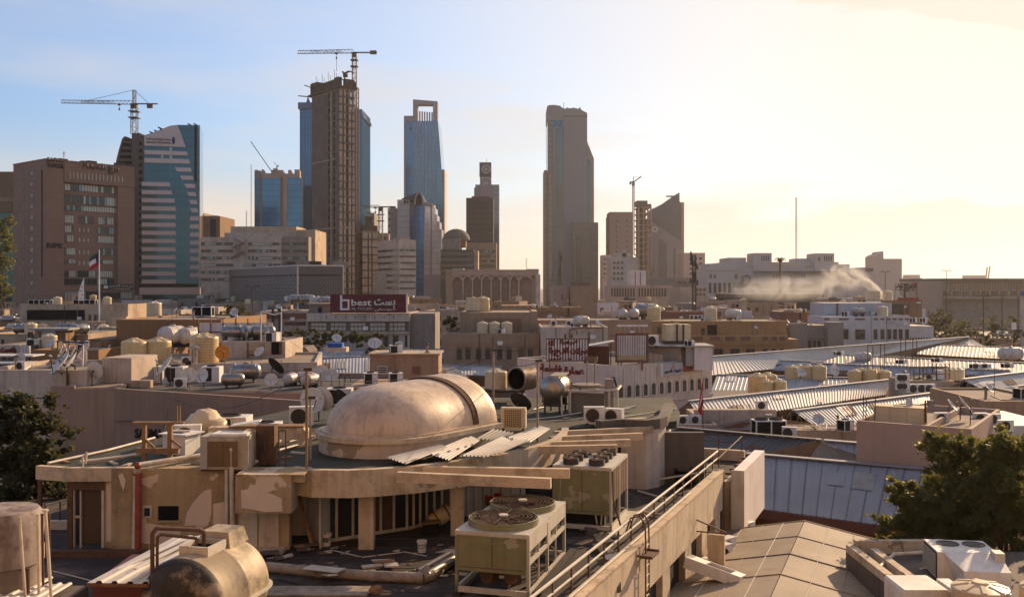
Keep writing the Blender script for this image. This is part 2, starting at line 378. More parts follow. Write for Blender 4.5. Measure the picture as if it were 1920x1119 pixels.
def k_dish(kind, label):
    """offset satellite dish 1.2 m across, looking along -y and up"""
    t = thing('satellite_dish', label, 'satellite dish'); el = R(38) if kind != 'dish_low' else R(14)
    ax = Vector((0,-math.cos(el),math.sin(el))); c = Vector((0,-.12,1.0))
    pr = [(0,0),(.2,.015),(.4,.06),(.6,.135),(.61,.125),(.4,.045),(.2,0.),(0,-.015)]
    m = {'dish': dishm, 'dish_low': dishm, 'dish_dark': mat('dark_dish',(.035,.03,.028),rough=.8,spec=.1)}[kind]
    part('reflector', MB().lathe(pr, 28, c, ax), m, t, True)
    part('mast', MB().tube((0,.08,0),(0,.08,.95),.035).box(-.2,.2,-.12,.28,0,.03).bar((0,.08,.9),tuple(c),.08), steel_d, t)
    f = c+ax*.62; s = ax.cross(Vector((1,0,0))).normalized(); e = c+s*(.58 if s.z < 0 else -.58)
    part('feed_arm', MB().tube(e, f, .018).tube(c+Vector((.55,0,.1)), f, .01).tube(c+Vector((-.55,0,.1)), f, .01), steel_d, t)
    part('receiver', MB().tube(f-ax*.09, f+ax*.05, .045), paint_w, t)
    return t
def k_split(kind, label):
    """outdoor unit of a split air conditioner, fan towards -y"""
    t = thing('ac_unit', label, 'air conditioner')
    part('casing', MB().box(-.45,.45,-.17,.17,.08,.76).box(-.46,.46,-.18,.18,.755,.785), paint_w, t)
    mb = MB()
    for r in (.06,.14,.22,.28): mb.lathe([(r,0),(r+.02,0),(r+.02,.02),(r,.02)], 18, (-.1,-.19,.42), (0,-1,0))
    for k in range(4): a = k*math.pi/4; mb.bar((-.1-.29*math.cos(a),-.205,.42-.29*math.sin(a)),(-.1+.29*math.cos(a),-.205,.42+.29*math.sin(a)),.015)
    part('fan_guard', mb, steel_d, t); part('fan', MB().lathe([(0,0),(.29,0),(.29,.012),(0,.012)], 18, (-.1,-.174,.42), (0,-1,0)), fan_g, t)
    for x in (-.3,.3): part('foot', MB().box(x-.03,x+.03,-.2,.2,0,.078), steel_d, t)
    return t
def k_window_ac(kind, label):
    """boxy packaged air conditioner with a coil on two sides, 1.2 m wide"""
    t = thing('packaged_ac', label, 'air conditioner')
    mb = MB().box(-.6,.6,-.5,.5,.95,1.02)
    for x in (-.6,.54):
        for y in (-.5,.44): mb.box(x,x+.06,y,y+.06,.06,.95)
    mb.box(-.6,.6,-.5,.5,.0,.06).box(.1,.6,-.46,.46,.06,.95)
    part('casing', mb, paint_w, t)
    part('coil', MB().box(-.53,.1,-.45,.45,.07,.94), dark, t)
    part('louvres', louvres(MB(), -.53, .09, .1, .92, 9, -.48, .025), steel_d, t)
    part('fan_cowl', MB().lathe([(.28,1.02),(.33,1.02),(.33,1.1),(.28,1.1)], 18, (0,0,0)), steel_d, t)
    return t
def k_chiller(kind, label):
    """low rooftop condenser with two fans on top"""
    t = thing('condenser', label, 'air conditioner')
    mb = MB().box(-1.3,1.3,-.7,.7,1.25,1.33).box(-1.3,1.3,-.7,.7,0.05,.15)
    for x in (-1.3,-.05,1.2): mb.box(x,x+.1,-.7,-.6,.15,1.25).box(x,x+.1,.6,.7,.15,1.25)
    part('casing', mb, paint_w, t); part('coil', MB().box(-1.22,1.22,-.62,.62,.15,1.25), dark, t)
    for x in (-.62,.62): part('fan_cowl', MB().lathe([(.5,1.33),(.55,1.33),(.55,1.5),(.5,1.5),(.5,1.37),(0,1.37)], 20, (x,0,0)), steel_d, t)
    return t
def k_box_tank(kind, label):
    """square fibreglass panel tank, 2 m cube"""
    t = thing('panel_tank', label, 'water tank')
    part('tank_body', MB().box(-1,1,-1,1,.12,1.9), plastic_p, t)
    mb = MB()
    for x in (-1,-.35,.35,1): mb.box(x-.03,x+.03,-1.04,-1.0,.12,1.9).box(x-.03,x+.03,1.,1.04,.12,1.9)
    for y in (-.35,.35): mb.box(-1.04,-1,y-.03,y+.03,.12,1.9).box(1,1.04,y-.03,y+.03,.12,1.9)
    mb.box(-1.05,1.05,-1.05,1.05,1.9,1.97).box(-1.04,1.04,-1.045,-1,1.0,1.05)
    part('panel_ribs', mb, plastic_c, t); part('lid', MB().lathe([(0,1.97),(.3,1.97),(.3,2.06),(0,2.1)], 12), plastic_p, t)
    part('base_frame', MB().box(-1.05,1.05,-.9,-.7,0,.12).box(-1.05,1.05,.7,.9,0,.12), steel_d, t)
    return t
def k_hut(kind, label):
    """small stair-head hut with a door"""
    t = thing('stair_hut', label, 'roof hut')
    part('walls', MB().box(-1.6,1.6,-1.4,1.4,0,2.6), cream, t); part('roof_slab', MB().box(-1.75,1.75,-1.55,1.55,2.6,2.75), concrete, t)
    part('door', MB().box(-.5,.4,-1.45,-1.4,.0,2.0), redbrown, t); part('window', MB().box(.75,1.3,-1.44,-1.4,1.2,1.9), dark, t)
    return t
def k_aerial(kind, label):
    t = thing('aerial', label, 'aerial')
    part('mast', MB().tube((0,0,0),(0,0,4),.03,6), steel_d, t); mb = MB().bar((-.9,0,3.8),(.9,0,3.8),.03)
    for k in range(6): mb.bar((-.8+k*.3,-.3,3.8),(-.8+k*.3,.3,3.8),.02)
    part('antenna', mb, steel_d, t); return t
KITF = dict(cream_tank=k_cream_tank, pale_tank=k_cream_tank, steel_tank=k_steel_tank, white_tank=k_steel_tank, dark_tank=k_steel_tank, dish=k_dish, dish_low=k_dish, dish_dark=k_dish,
            split=k_split, pack=k_window_ac, chiller=k_chiller, panel_tank=k_box_tank, hut=k_hut, aerial=k_aerial)

# ---------------------------------------------------------------- foliage
leaf = mat('leaf', (.072,.08,.022), rough=.6, var=.45, scale=1.4, spec=.4)
leaf_d = mat('dark_leaf', (.030,.036,.016), rough=.6, var=.45, scale=1.4, spec=.4)
leaf_o = mat('dusty_leaf', (.085,.085,.040), rough=.7, var=.4, scale=.8, spec=.25)
for m_ in (leaf, leaf_d, leaf_o):                                    # thin leaves let some of the sun through
    n_ = m_.node_tree; b_ = n_.nodes['Principled BSDF']; tr = n_.nodes.new('ShaderNodeBsdfTranslucent'); tr.inputs[0].default_value = (.24,.225,.04,1) if m_ is leaf else (.12,.11,.035,1)
    mx_ = n_.nodes.new('ShaderNodeMixShader'); mx_.inputs[0].default_value = .4; n_.links.new(b_.outputs[0], mx_.inputs[1]); n_.links.new(tr.outputs[0], mx_.inputs[2]); n_.links.new(mx_.outputs[0], n_.nodes['Material Output'].inputs[0])
bark = mat('bark', (.10,.07,.045), var=.3, scale=3.)
def foliage(mb, blobs, n, ls, rnd):
    """n leaf blades spread through clumps that fill the blobs (centre, radii); uneven outline, gaps between clumps"""
    tot = sum(b[1][0]*b[1][1]*b[1][2] for b in blobs)
    for (c, r) in blobs:
        k = max(8, int(n*r[0]*r[1]*r[2]/tot)); cl = max(5, int((r[0]*r[1]*r[2])**.5*9)); cs = []
        for i in range(cl):
            d = Vector((rnd.gauss(0,1), rnd.gauss(0,1), rnd.gauss(0,1))).normalized()*(rnd.random()**.45)
            cs.append((Vector((c[0]+d.x*r[0], c[1]+d.y*r[1], c[2]+d.z*r[2])), (.16+.22*rnd.random())*min(r)))
        for i in range(k):
            q, s = rnd.choice(cs); p = q+Vector((rnd.gauss(0,1), rnd.gauss(0,1), rnd.gauss(0,.8)))*s*.62
            a = Vector((rnd.gauss(0,1), rnd.gauss(0,1), rnd.gauss(0,.6))).normalized(); b = a.cross(Vector((rnd.gauss(0,1), rnd.gauss(0,1), rnd.gauss(0,1)))).normalized()
            l = ls*(.6+.8*rnd.random()); mb.quad(p-a*l*.5, p+b*l*.28, p+a*l*.5, p-b*l*.28)
    return mb
def tree(name, label, base, blobs, n, ls, m, trunk=.2, seed=1, group=None, cat='tree', limbs=5):
    rnd = random.Random(seed); t = thing(name, label, cat, base, 0, group); b0 = Vector(base)
    rel = [((c[0]-b0.x, c[1]-b0.y, c[2]-b0.z), r) for c, r in blobs]
    h = max(c[2] for c, r in rel); mb = MB(); pts = [(0,0,-.2),(h*.02,.1*trunk,h*.3),(-h*.02,0,h*.62)]
    mb.tube(pts[0], pts[1], trunk, 8, trunk*.75).tube(pts[1], pts[2], trunk*.75, 8, trunk*.35)
    for c, r in rel[:14]:
        s = Vector(pts[1]).lerp(Vector(pts[2]), rnd.random()); mb.tube(s, Vector(c), trunk*.32, 5, trunk*.08)
    part('trunk', mb, bark, t, True); part('crown', foliage(MB(), rel, n, ls, rnd), m, t); return t
def rblobs(c, rx, ry, rz, n, seed, rmin=.28, rmax=.45):
    """an uneven crown: n blobs inside an ellipsoid"""
    rnd = random.Random(seed); out = []
    for i in range(n):
        d = Vector((rnd.gauss(0,1), rnd.gauss(0,1), rnd.gauss(0,1))).normalized()*(.35+.5*rnd.random()); k = rmin+(rmax-rmin)*rnd.random()
        out.append(((c[0]+d.x*rx, c[1]+d.y*ry, c[2]+d.z*rz), (rx*k, ry*k, rz*k)))
    return out
def glabel(o, l): o['label'] = l; return o
# ================================================================ ground
struct('ground', MB().box(-3600,3600,-300,5200,-2,0), mat('sandy_ground', (.25,.205,.155), var=.2, scale=.03, dirt=(.1,.085,.07), dirt_amt=.6, dirt_scale=.02))
sq = MB()
for (x0,x1,y0,y1) in ((150,420,330,372),(160,460,385,420),(140,400,290,318)): sq.box(x0,x1,y0,y1,-.5,.006)
struct('car_park', sq, mat('worn_asphalt', (.055,.05,.046), var=.2, scale=.1, rough=.5))
struct('street', MB().box(-60,60,118,128,-.5,.004), mat('street_asphalt', (.05,.046,.042), var=.2))

def strip(b, u0, u1, z0, z1, at, n, plit=.3, face='front', gl=None, name='window', fr=None, parent=None):
    """a ribbon window: one object with n panes between mullions, some with drawn curtains"""
    W = u1-u0; h = z1-z0; mb = MB(); f = min(.14, W*.05)
    mb.box(0,W,-.12,.05,h-f,h).box(0,W,-.12,.05,0,f)
    for i in range(n+1): x = W*i/n; mb.box(max(0,x-f*.4),min(W,x+f*.4),-.10,.04,f,h-f)
    run = 0
    for i in range(n):
        if random.random() < .35: run = random.random() < plit
        mb.m(2 if run else 1 if random.random() < .8 else 3).box(W*i/n+f*.3,W*(i+1)/n-f*.3,-.03,.03,f*.5,h-f*.5)
    me = mb.mesh(name, [fr or frame_m, gl or g_dark, g_lit, g_blue])
    rot, loc = {'front': (0,(u0,at,z0)), 'right': (R(90),(at,u0,z0)), 'left': (R(-90),(at,u1,z0))}[face]
    return link(name, me, parent or b.t, loc, (0,0,rot))
def FM(face, at=0.):
    """matrix that turns letters made on the front plane onto another wall"""
    return Matrix.Translation((at,0,0)) @ Matrix.Rotation(R(90 if face == 'right' else -90), 4, 'Z')
def rail_line(mb, pts, h=1.0, r=.03, gap=1.6, mid=True):
    for a, b in zip(pts, pts[1:]):
        a, b = Vector(a), Vector(b); n = max(1, int((b-a).length/gap)); up = Vector((0,0,h))
        mb.tube(a+up, b+up, r, 6)
        if mid: mb.tube(a+up*.5, b+up*.5, r*.7, 6)
        for k in range(n+1): q = a.lerp(b, k/n); mb.tube(q, q+up, r*.8, 5)
    return mb

# ================================================================ skyline, from the left
# brown office tower with big letters
b = B('office_tower', 'brown tiled office tower with rooftop lettering at the left edge of the skyline', 85, 325, R(50))
Lx, My = b.fx(252), b.ly(25, 0); H0 = b.z(297); u = b.fx; zm = lambda py: b.z(py, u(170))
b.box('wall', brown_tile, 0, Lx, 1.3, My, 0, H0-.4)
b.box('left_pier', brown_tile, 0, u(120), 0, 1.3, 0, H0-.4); b.box('right_pier', brown_tile, u(221), Lx, 0, 1.3, 0, zm(345))
b.box('top_band', brown_tile, u(120), Lx, -.25, 1.3, zm(345), H0-.4)
b.box('base_wall', brown_tile, u(120), u(221), .1, 1.3, 0, zm(536))
b.box('parapet', brown_tile, -.12, Lx+.12, -.34, My+.1, H0-.4, H0)
for (a, c, t_, b_, n, pl) in ((121,214,347,360,18,.25),(120.5,219.5,367,384,20,.55),(120.5,219.5,386,397,20,.3),(121,138,405,420,4,.9),(147,176,405,420,7,.15),(184,213,405,420,7,.8),
    (121,138,424,438,4,.3),(184,213,424,438,7,.35),(121,138,441,455,4,.9),(184,213,441,455,7,.85),(120.5,141,465,479,5,.9),(185,212,465,479,7,.9),(120.5,141,486,495,5,.9),(185,212,486,495,7,.9),
    (120.5,141,507,520,5,.8),(146,178,507,520,8,.9),(187,211,507,520,6,.8),(120.5,214,522,534,20,.1)):
    strip(b, u(a,1.3), u(c,1.3), zm(b_), zm(t_), 1.28, n, pl)
strip(b, u(190), u(247), zm(561), zm(548), -.02, 16, .15); strip(b, u(121), u(188), zm(563), zm(546), .08, 12, .25)
sl_ = MB()
for k in range(15): x = u(130+k*7); sl_.box(x, x+.25, -.35, -.25, zm(338), zm(326))
b.part('slit_windows', sl_, g_lit)
sl_ = MB()
for k in range(3):
    for py in (428,447,470,490): x = u(152+k*8); sl_.box(x, x+.3, 1.2, 1.3, zm(py+7), zm(py))
b.part('slit_windows', sl_, frame_w)
windows(b, [(b.ly(63,0), b.ly(56,0), b.z(329+k*20.6,0,8), b.z(320+k*20.6,0,8)) for k in range(12)], 'left', 0, 'plain')
windows(b, [(b.ly(45,0), b.ly(42.5,0), b.z(336+k*20.6,0,14), b.z(322+k*20.6,0,14)) for k in range(11)], 'left', 0, 'plain')
b.box('drain_slot', dark, -.12, 0, b.ly(79.6,0), b.ly(78,0), b.z(520), b.z(318))
text('SAFAT', black_t, b.t, u(88), u(119), zm(310.5), zm(302.5), -.03, .03, .2); text('TOWER', black_t, b.t, u(87.5), u(119), zm(321.5), zm(313), -.03, .03, .2)
text('برج الصفاة', black_t, b.t, u(154), u(222), zm(323), zm(305), -.28, .03, .2); text('RIPE', black_t, b.t, u(87), u(117), zm(467), zm(458), -.03, .03, .2)
o = b.box('sign_board', steel_d, u(191.5), u(249.5), -.4, -.02, zm(543), zm(532.5))
text('بن محمد القضيبي', white_t, o, u(204), u(247), zm(539), zm(533.5), -.42, .0, .05); text('للعطور والهدايا والتحف', white_t, o, u(208), u(243), zm(542.5), zm(539.6), -.42, .0, .05)
o2 = MB().box(u(193.5),u(197),-.45,-.41,zm(541),zm(535)).box(u(198),u(201),-.45,-.41,zm(541),zm(535)); b.part('emblem', o2, white_t, o)
rf = MB()
for k in range(9): x = 2+k*3.1; rf.box(x,x+1.2+k%3,4+k%4*2,6+k%4*2,H0-.05,H0+.5+.5*(k%3))
b.part('roof_plant', rf, steel_d)
t = thing('aerial', 'thin lattice aerial on the roof of the brown tiled office tower', 'aerial', b.w(10,8,H0)); mb = MB().tube((0,0,0),(0,0,4),.12,5).bar((-.5,0,3),(.5,0,3),.1).bar((-.4,0,3.5),(.4,0,3.5),.1); part('mast', mb, steel_d, t)
# green glass block and tall dark tree beyond its left side
b = B('glass_block', 'brown topped green glass block at the far left edge behind the brown tower', -60, 360); 
b.box('wall', tan2, 0, b.fx(25), 0, 20, b.z(398), b.z(322)); b.box('glazing', glass('green_glass',(.03,.10,.09),.1,.6,(3.4,3,(.03,.05,.05),.15)), 0, b.fx(24), .3, 20, 0, b.z(398)); b.box('roof_hut', tan2, b.fx(2), b.fx(19), 3, 10, b.z(330), b.z(323))
b.box('spandrel_band', tan, 0, b.fx(24.5), -.2, 20, b.z(378), b.z(370))
tree('tall_tree', 'tall dark green tree standing against the green glass block at the left edge', (Xp(4,300),300,0), [((Xp(4,300)+random.uniform(-2.6,2.6),300+random.uniform(-2,2),6+k*2.1),(2.2,2.2,2.4)) for k in range(16)], 5200, .75, leaf, .5, 3)

# unfinished concrete tower with curved flank, beside the teal tower
b = B('concrete_tower', 'unfinished grey concrete tower with curved left flank under the left crane', 250, 405); zf = b.z; u = b.fx
flank = [(u(250),0),(u(213),0),(u(214),zf(330)),(u(218),zf(300)),(u(223),zf(280)),(u(229),zf(260)),(u(233),zf(256)),(u(237),zf(258)),(u(242),zf(256)),(u(247),zf(249.5)),(u(250),zf(249.5))]
b.part('core_wall', MB().plate([(u(247),0),(u(247),zf(249.5)),(u(262),zf(249.5)),(u(262),zf(253)),(u(272),zf(255)),(u(272),0)], 0, 14), conc_dark)
outer = MB().plate([(u(213),0),(u(214),zf(330)),(u(218),zf(300)),(u(223),zf(280)),(u(229),zf(260)),(u(233),zf(256)),(u(236),zf(256)),(u(232),zf(263)),(u(227),zf(281)),(u(222),zf(301)),(u(218),zf(330)),(u(217),0)], 0, 14)
b.part('curved_rib', outer, conc_dark); b.part('rear_rib', MB().plate([(u(236),zf(256)),(u(247),zf(250)),(u(247),0),(u(243),0),(u(243),zf(262))], 8, 14), conc_dark)
for k in range(24): py = 264+k*11.2; x0 = 236-min(14,(py-256)*.3)+2; b.box('floor_slab', conc_dark, u(x0-4), u(247), .3, 13.5, zf(py+4.5), zf(py))
for k in range(22): b.box('window_opening', dark, u(260.5), u(266.5), -.06, .0, zf(266+k*13.4+7), zf(266+k*13.4))
# teal glass tower with white bands
teal = glass('teal_glass', (.006,.10,.15), .1, .4, (3.3,2.6,(.012,.05,.06),.1)); band_w = mat('band_panel', (.50,.42,.38), var=.08, scale=.3)
b = B('glass_tower', 'teal glass tower with pale bands and sweeping curved roofline on the left', 265, 385, R(14)); u = b.fx; zf = lambda py: b.z(py, u(320))
b.part('glazing', MB().plate([(u(265),0),(u(265),zf(342)),(u(270),zf(342)),(u(270),zf(256)),(u(284),zf(251)),(u(300),zf(244.5)),(u(318),zf(236.5)),(u(333),zf(233.8)),(u(372),zf(233.2)),(u(372.5),0)], 0, 22), teal)
b.part('edge_fin', MB().box(u(372.5),u(374.6),.5,22,0,zf(232)), g_blue); b.box('dark_recess', dark, u(364.5), u(369), -.08, 0, zf(340), zf(234.5))
b.part('sign_wall', MB().plate([(u(271),zf(275)),(u(271),zf(257.2)),(u(285),zf(252)),(u(301),zf(245.4)),(u(318),zf(237.6)),(u(333.5),zf(234.6)),(u(341),zf(255)),(u(348.5),zf(275.5))], -.5, .0), band_w)
def band(px0, px1, py0, py1, slope=0): b.part('spandrel_band', MB().plate([(u(px0),zf(py1)),(u(px0),zf(py0)),(u(px1-slope),zf(py0)),(u(px1),zf(py1))], -.45, .0), band_w)
band(271,352.5,283.5,291,2); band(271,356.5,298,306.5,2)
for k,(a,c) in enumerate(((328,359.5),(337.5,363.5),(345.5,366.5),(350.5,368),(354.5,370),(356,371))): b.part('spandrel_band', MB().plate([(u(a),zf(314+k*15.2)),(u(a+4),zf(321.5+k*15.2)),(u(c),zf(321.5+k*15.2)),(u(c-1.5),zf(314+k*15.2))], -.45, .0), band_w)
for k in range(8): band(356.5, 372, 405.5+k*15.2, 413+k*15.2)
for k in range(14): band(266, (319,323,328,330)[min(k,3)], 342.5+k*15.15, 350+k*15.15, 1)
b.box('podium', band_w, u(262), u(375.5), -1.5, 22.5, zf(552), zf(539)); b.box('dark_refuge', dark, u(265.5), u(371), -.2, 0, zf(538), zf(532))
for (a,c,t_,b_) in ((302,306,285,297),(318,322,276,283),(318,323,291.5,298),(341,347,431,530)): b.box('painted_reflection', g_lit if a < 330 else dark, u(a), u(c), -.05, .0, zf(b_), zf(t_)) if a < 330 else None  # pale panes painted on for reflections in the teal glass
text('مجموعة الخليج للتأمين القابضة', black_t, b.t, u(274), u(320), zf(266), zf(258.5), -.53, .02, .1); text('GROUP HOLDING', black_t, b.t, u(274), u(320), zf(270.5), zf(266.8), -.53, .02, .1)
em = MB().lathe([(0,0),(1.0,0),(1.0,.15),(0,.15)], 6, (u(325.5),-.55,zf(264)), (0,-1,0), sx=.6, sy=1.6); b.part('emblem', em, mat('emblem_blue',(.02,.03,.10)))
rf = MB()
for (px,py) in ((283,248),(292,245),(299,239),(355,230.5),(366,230)): rf.bar((u(px-4),2,zf(py-1)),(u(px+5),2,zf(py+3)),.5).bar((u(px),2,zf(py+7)),(u(px+1),2,zf(py)),.4)
b.part('roof_cradle', rf, steel_d)

def lattice(mb, p, q, w, n, ch=.22, tri=False):
    """four-chord lattice from p to q with diagonals"""
    p, q = Vector(p), Vector(q); t = (q-p).normalized(); up = Vector((0,0,1)) if abs(t.z) < .8 else Vector((0,1,0))
    a = t.cross(up).normalized()*w/2; c = a.cross(t).normalized()*w/2
    cs = [a+c, a-c, -a-c, -a+c] if not tri else [a-c, -a-c, c]
    for d in cs: mb.bar(p+d, q+d, ch)
    for i in range(n):
        s, e = p.lerp(q, i/n), p.lerp(q, (i+1)/n)
        for j in range(len(cs)):
            d1, d2 = cs[j], cs[(j+1)%len(cs)]; mb.bar(s+(d1 if i%2 else d2), e+(d2 if i%2 else d1), ch*.6)
            mb.bar(s+d1, s+d2, ch*.5)
    return mb
def crane(label, px, pyb, pyt, D, jl, jr, jw, apex=None, cw=None, hook=None, words=None, mw=10, group=None, jh=7):
    """tower crane: mast foot row pyb to jib row pyt, jib tip column jl, counter-jib end column jr"""
    x = Xp(px, D); zb = Zp(pyb, D); zt = Zp(pyt, D); t = thing('tower_crane', label, 'crane', (x, D, zb)); hh = zt-zb; s = D/FPX
    part('mast', lattice(MB(), (0,0,0), (0,0,hh-2*s), mw*s, max(4,int(hh/(mw*s*1.2))), 1.1*s), paint_y, t)
    J = (jl-px)*s; K = (jr-px)*s; d = 1 if K > 0 else -1
    mb = MB(); mb.bar((-d*mw*.5*s,0,hh),(J,0,hh+(jw)*s),1.3*s); n = int(abs(J)/(jh*s))
    if jh > 1:
        mb.bar((-d*mw*.5*s,0,hh+jh*s),(J,0,hh+(jw+jh*.75)*s),.9*s)
        for k in range(n):
            a = k/n; e = (k+1)/n; z0 = hh+jw*s*a; z1 = hh+jw*s*e
            mb.bar((J*a,0,z0),(J*(a+e)/2,0,z0+jh*s),.6*s).bar((J*(a+e)/2,0,z0+jh*s),(J*e,0,z1),.6*s)
            mb.bar((J*a,-1.2*s,z0),(J*e,1.2*s,z1),.5*s)
    part('jib', mb, paint_y, t)
    part('counter_jib', MB().bar((0,0,hh+1*s),(K,0,hh+1*s),3*s,2.2*s), paint_y, t)
    part('cab', MB().box(-mw*.6*s,mw*.6*s,-4*s,4*s,hh-7*s,hh+1.2*s), steel_d, t)
    part('platform', MB().box(-mw*.9*s,mw*.9*s,-mw*.9*s,mw*.9*s,hh-26*s,hh-24.6*s).box(-mw*.9*s,mw*.9*s,-mw*.9*s,mw*.9*s,hh-14*s,hh-12.8*s), steel_d, t)
    if cw: part('counterweight', MB().box((cw[0]-px)*s,(cw[1]-px)*s,-2.5*s,2.5*s,hh-cw[2]*s,hh+cw[3]*s), conc_dark, t)
    if apex:
        az = Zp(apex, D)-zb; part('apex', lattice(MB(), (0,0,hh), (0,0,az), 5*s, 4, .9*s), paint_y, t)
        part('tie_bars', MB().tube((0,0,az),(J*.62,0,hh+jw*s*.62+jh*s*.9),.4*s,4).tube((0,0,az),(K*.6,0,hh+2*s),.4*s,4), steel_d, t)
    if hook: hx = (hook[0]-px)*s; part('hook', MB().tube((hx,0,hh),(hx,0,Zp(hook[1],D)-zb),.35*s,4).box(hx-2.5*s,hx+2.5*s,-2*s,2*s,hh-2*s,hh+1*s).box(hx-1.3*s,hx+1.3*s,-s,s,hh-11*s,hh-7*s), steel_d, t)
    if words: text(words[0], black_t, t, (words[1]-px)*s, (words[2]-px)*s, hh+(jw*.5+1)*s, hh+(jw*.5+jh-.6)*s, -1*s, .0, .1)
    return t
crane('left tower crane with pointed apex, long jib over the brown office tower', 252, 252, 196, 405, 115, 296, 2.5, 169, (276,286,7,0), (224,208), ('AL AHMADIAH CONTRACTING CO', 152, 214), 10)

# small brown block and cream offices
b = B('brown_block', 'small brown block with blue window strip right of the teal tower', 374, 470); b.box('wall', tan2, 0, b.fx(412.5), 0, 25, 0, b.z(405)); b.box('wall_return', tan, 0, b.fx(380), 2, 25, 0, b.z(399)); b.box('glazing', glass('navy_glass',(.02,.04,.09)), b.fx(394.5), b.fx(405), -.1, .1, b.z(445), b.z(411)); b.box('roof_plant', tan2, b.fx(393), b.fx(402), 4, 8, b.z(406), b.z(403))
b = B('cream_offices', 'long cream office block with ribbon windows and outside zigzag stairs', 376, 365); u, z = b.fx, b.z
b.box('wall', cream2, 0, u(458), 0, 26, 0, z(444.5)); b.box('upper_block', cream2, u(412), u(548), 6, 30, 0, z(435)); b.box('roof_block', cream, u(422), u(548), 7, 24, z(435), z(422.5)); b.box('rear_block', cream, u(548), u(583), 8, 30, 0, z(428.5))
b.box('front_block', cream2, u(458), u(526), 1, 20, 0, z(443)); b.box('side_block', grey_r, u(526), u(577), 1.5, 20, 0, z(443.5))  # side block is greyer: the shade on that wing put into its colour
for k in range(6):
    py = 454.5+k*13.3
    strip(b, u(377), u(403), z(py+5.5), z(py), -.02, 7, .3); strip(b, u(405), u(437), z(py+5.5), z(py), -.02, 8, .05)
    strip(b, u(464), u(509), z(py+5.5), z(py), .98, 12, .75 if k == 0 else .3); strip(b, u(510), u(525), z(py+5.5), z(py), .98, 4, .1)
    strip(b, u(528), u(575), z(py+5.5), z(py), 1.48, 10, .0)
mb = MB()
for k in range(4):
    a, c = (440,458) if k%2 == 0 else (458,440); py = 447+k*8.5; mb.bar((u(a),-1.5,z(py)),(u(c),-1.5,z(py+8.5)),1.6,.35).box(u(min(a,c))-.8 if k%2 else u(max(a,c))-.8, (u(min(a,c))+.8) if k%2 else u(max(a,c))+.8, -2.4,.0,z(py+8.9),z(py+8.2))
b.part('zigzag_stairs', mb, grey_r)
# lattice-screen block
b = B('screen_block', 'low block wrapped in a perforated lattice screen behind the red sign', 558.5, 295, R(30)); u, z = b.fx, b.z
Lx = u(643); My = b.ly(405, 0); Ht = z(497)
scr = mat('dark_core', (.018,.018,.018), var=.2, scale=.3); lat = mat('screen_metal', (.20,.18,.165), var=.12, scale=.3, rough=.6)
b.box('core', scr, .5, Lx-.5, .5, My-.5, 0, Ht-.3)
def screen(face, Lw, z0, z1, nx, nz):
    mb = MB(); dx = Lw/nx; dz = (z1-z0)/nz; t_ = dx*.2
    for i in range(nx+1): mb.box(max(0,i*dx-t_/2), min(Lw,i*dx+t_/2), -.12, .05, z0, z1)
    for j in range(nz+1): mb.box(0, Lw, -.10, .03, max(z0,z0+j*dz-t_/2), min(z1,z0+j*dz+t_/2))
    for i in range(nx):
        for j in range(nz):
            if (i+j)%2: mb.bar((i*dx,-.06,z0+j*dz),((i+1)*dx,-.06,z0+(j+1)*dz),t_,.06,(0,1,0))
            else: mb.bar(((i+1)*dx,-.06,z0+j*dz),(i*dx,-.06,z0+(j+1)*dz),t_,.06,(0,1,0))
    me = mb.mesh('lattice_screen', lat); o = link('lattice_screen', me, b.t, (0,0,0) if face == 'front' else (0,Lw,0), (0,0,0 if face == 'front' else R(-90))); o['kind'] = 'stuff'
screen('front', Lx, Ht-9.6, Ht-3.2, 26, 9); screen('front', Lx, Ht-2.8, Ht-.3, 34, 5)
screen('left', My, 0, Ht-3.2, 46, 19); screen('left', My, Ht-2.8, Ht-.3, 60, 5); screen('front', Lx, 0, Ht-9.7, 26, 8)
fr = MB().box(-.2,Lx+.2,-.25,.2,Ht-.3,Ht+.15).box(-.25,.2,.2,My,Ht-.3,Ht+.15).box(-.25,.15,-.25,.15,0,Ht-.3).box(Lx-.1,Lx+.25,-.25,.15,0,Ht-.3).box(Lx-.1,Lx+.25,.2,My,Ht-.3,Ht+.15)
b.part('frame', fr, frame_w); b.box('side_wall', grey_r, Lx-.5, Lx, .2, My, 0, Ht-.3)
for i,(x,y) in enumerate(((4,12),(9,15),(14,9),(3,20),(18,14))): b.box('roof_plant', steel_d if i%2 else grey_r, x, x+3.5, y, y+3, Ht-.3, Ht+1.6)
# twin blue glass building
blue1 = glass('sky_blue_glass', (.012,.175,.31), .1, .45, (3.6,2.4,(.02,.07,.13),.13)); blue2 = glass('deep_blue_glass', (.008,.10,.19), .1, .45, (3.8,3.0,(.012,.05,.11),.12))
b = B('blue_office_building', 'wide blue glass office building with pale masonry frame and roof crane', 477, 600, R(9)); u = b.fx; z = lambda py: b.z(py, u(520))
b.box('wall', pinkst, u(490), u(562), .6, 40, 0, z(325)); b.box('side_wall', grey_r, 0, u(490), .3, 40, 0, z(322))
b.box('glazing', blue1, u(491), u(526), .2, .7, 0, z(334)); b.box('glazing', blue1, u(539), u(566), .2, .7, 0, z(333)); b.box('glazing', blue2, u(478), u(487), 0, .4, 0, z(335))
b.box('pier', tan2, u(526), u(531), -.3, .7, 0, z(333)); b.box('pier', pinkst, u(531), u(538.5), -.5, .7, 0, z(326))
for (a,c,t_) in ((477,483,319),(485,488,320),(490,494,318),(508,531,318.5),(540,546,318),(552,562,317),(512,520,315.5)): b.box('roof_block', pinkst, u(a), u(c), 1, 14, z(326), z(t_))
t = thing('jib_crane', 'small luffing jib crane on the roof of the wide blue glass building', 'crane', b.w(u(507),6,b.z(318))); s = 600/FPX
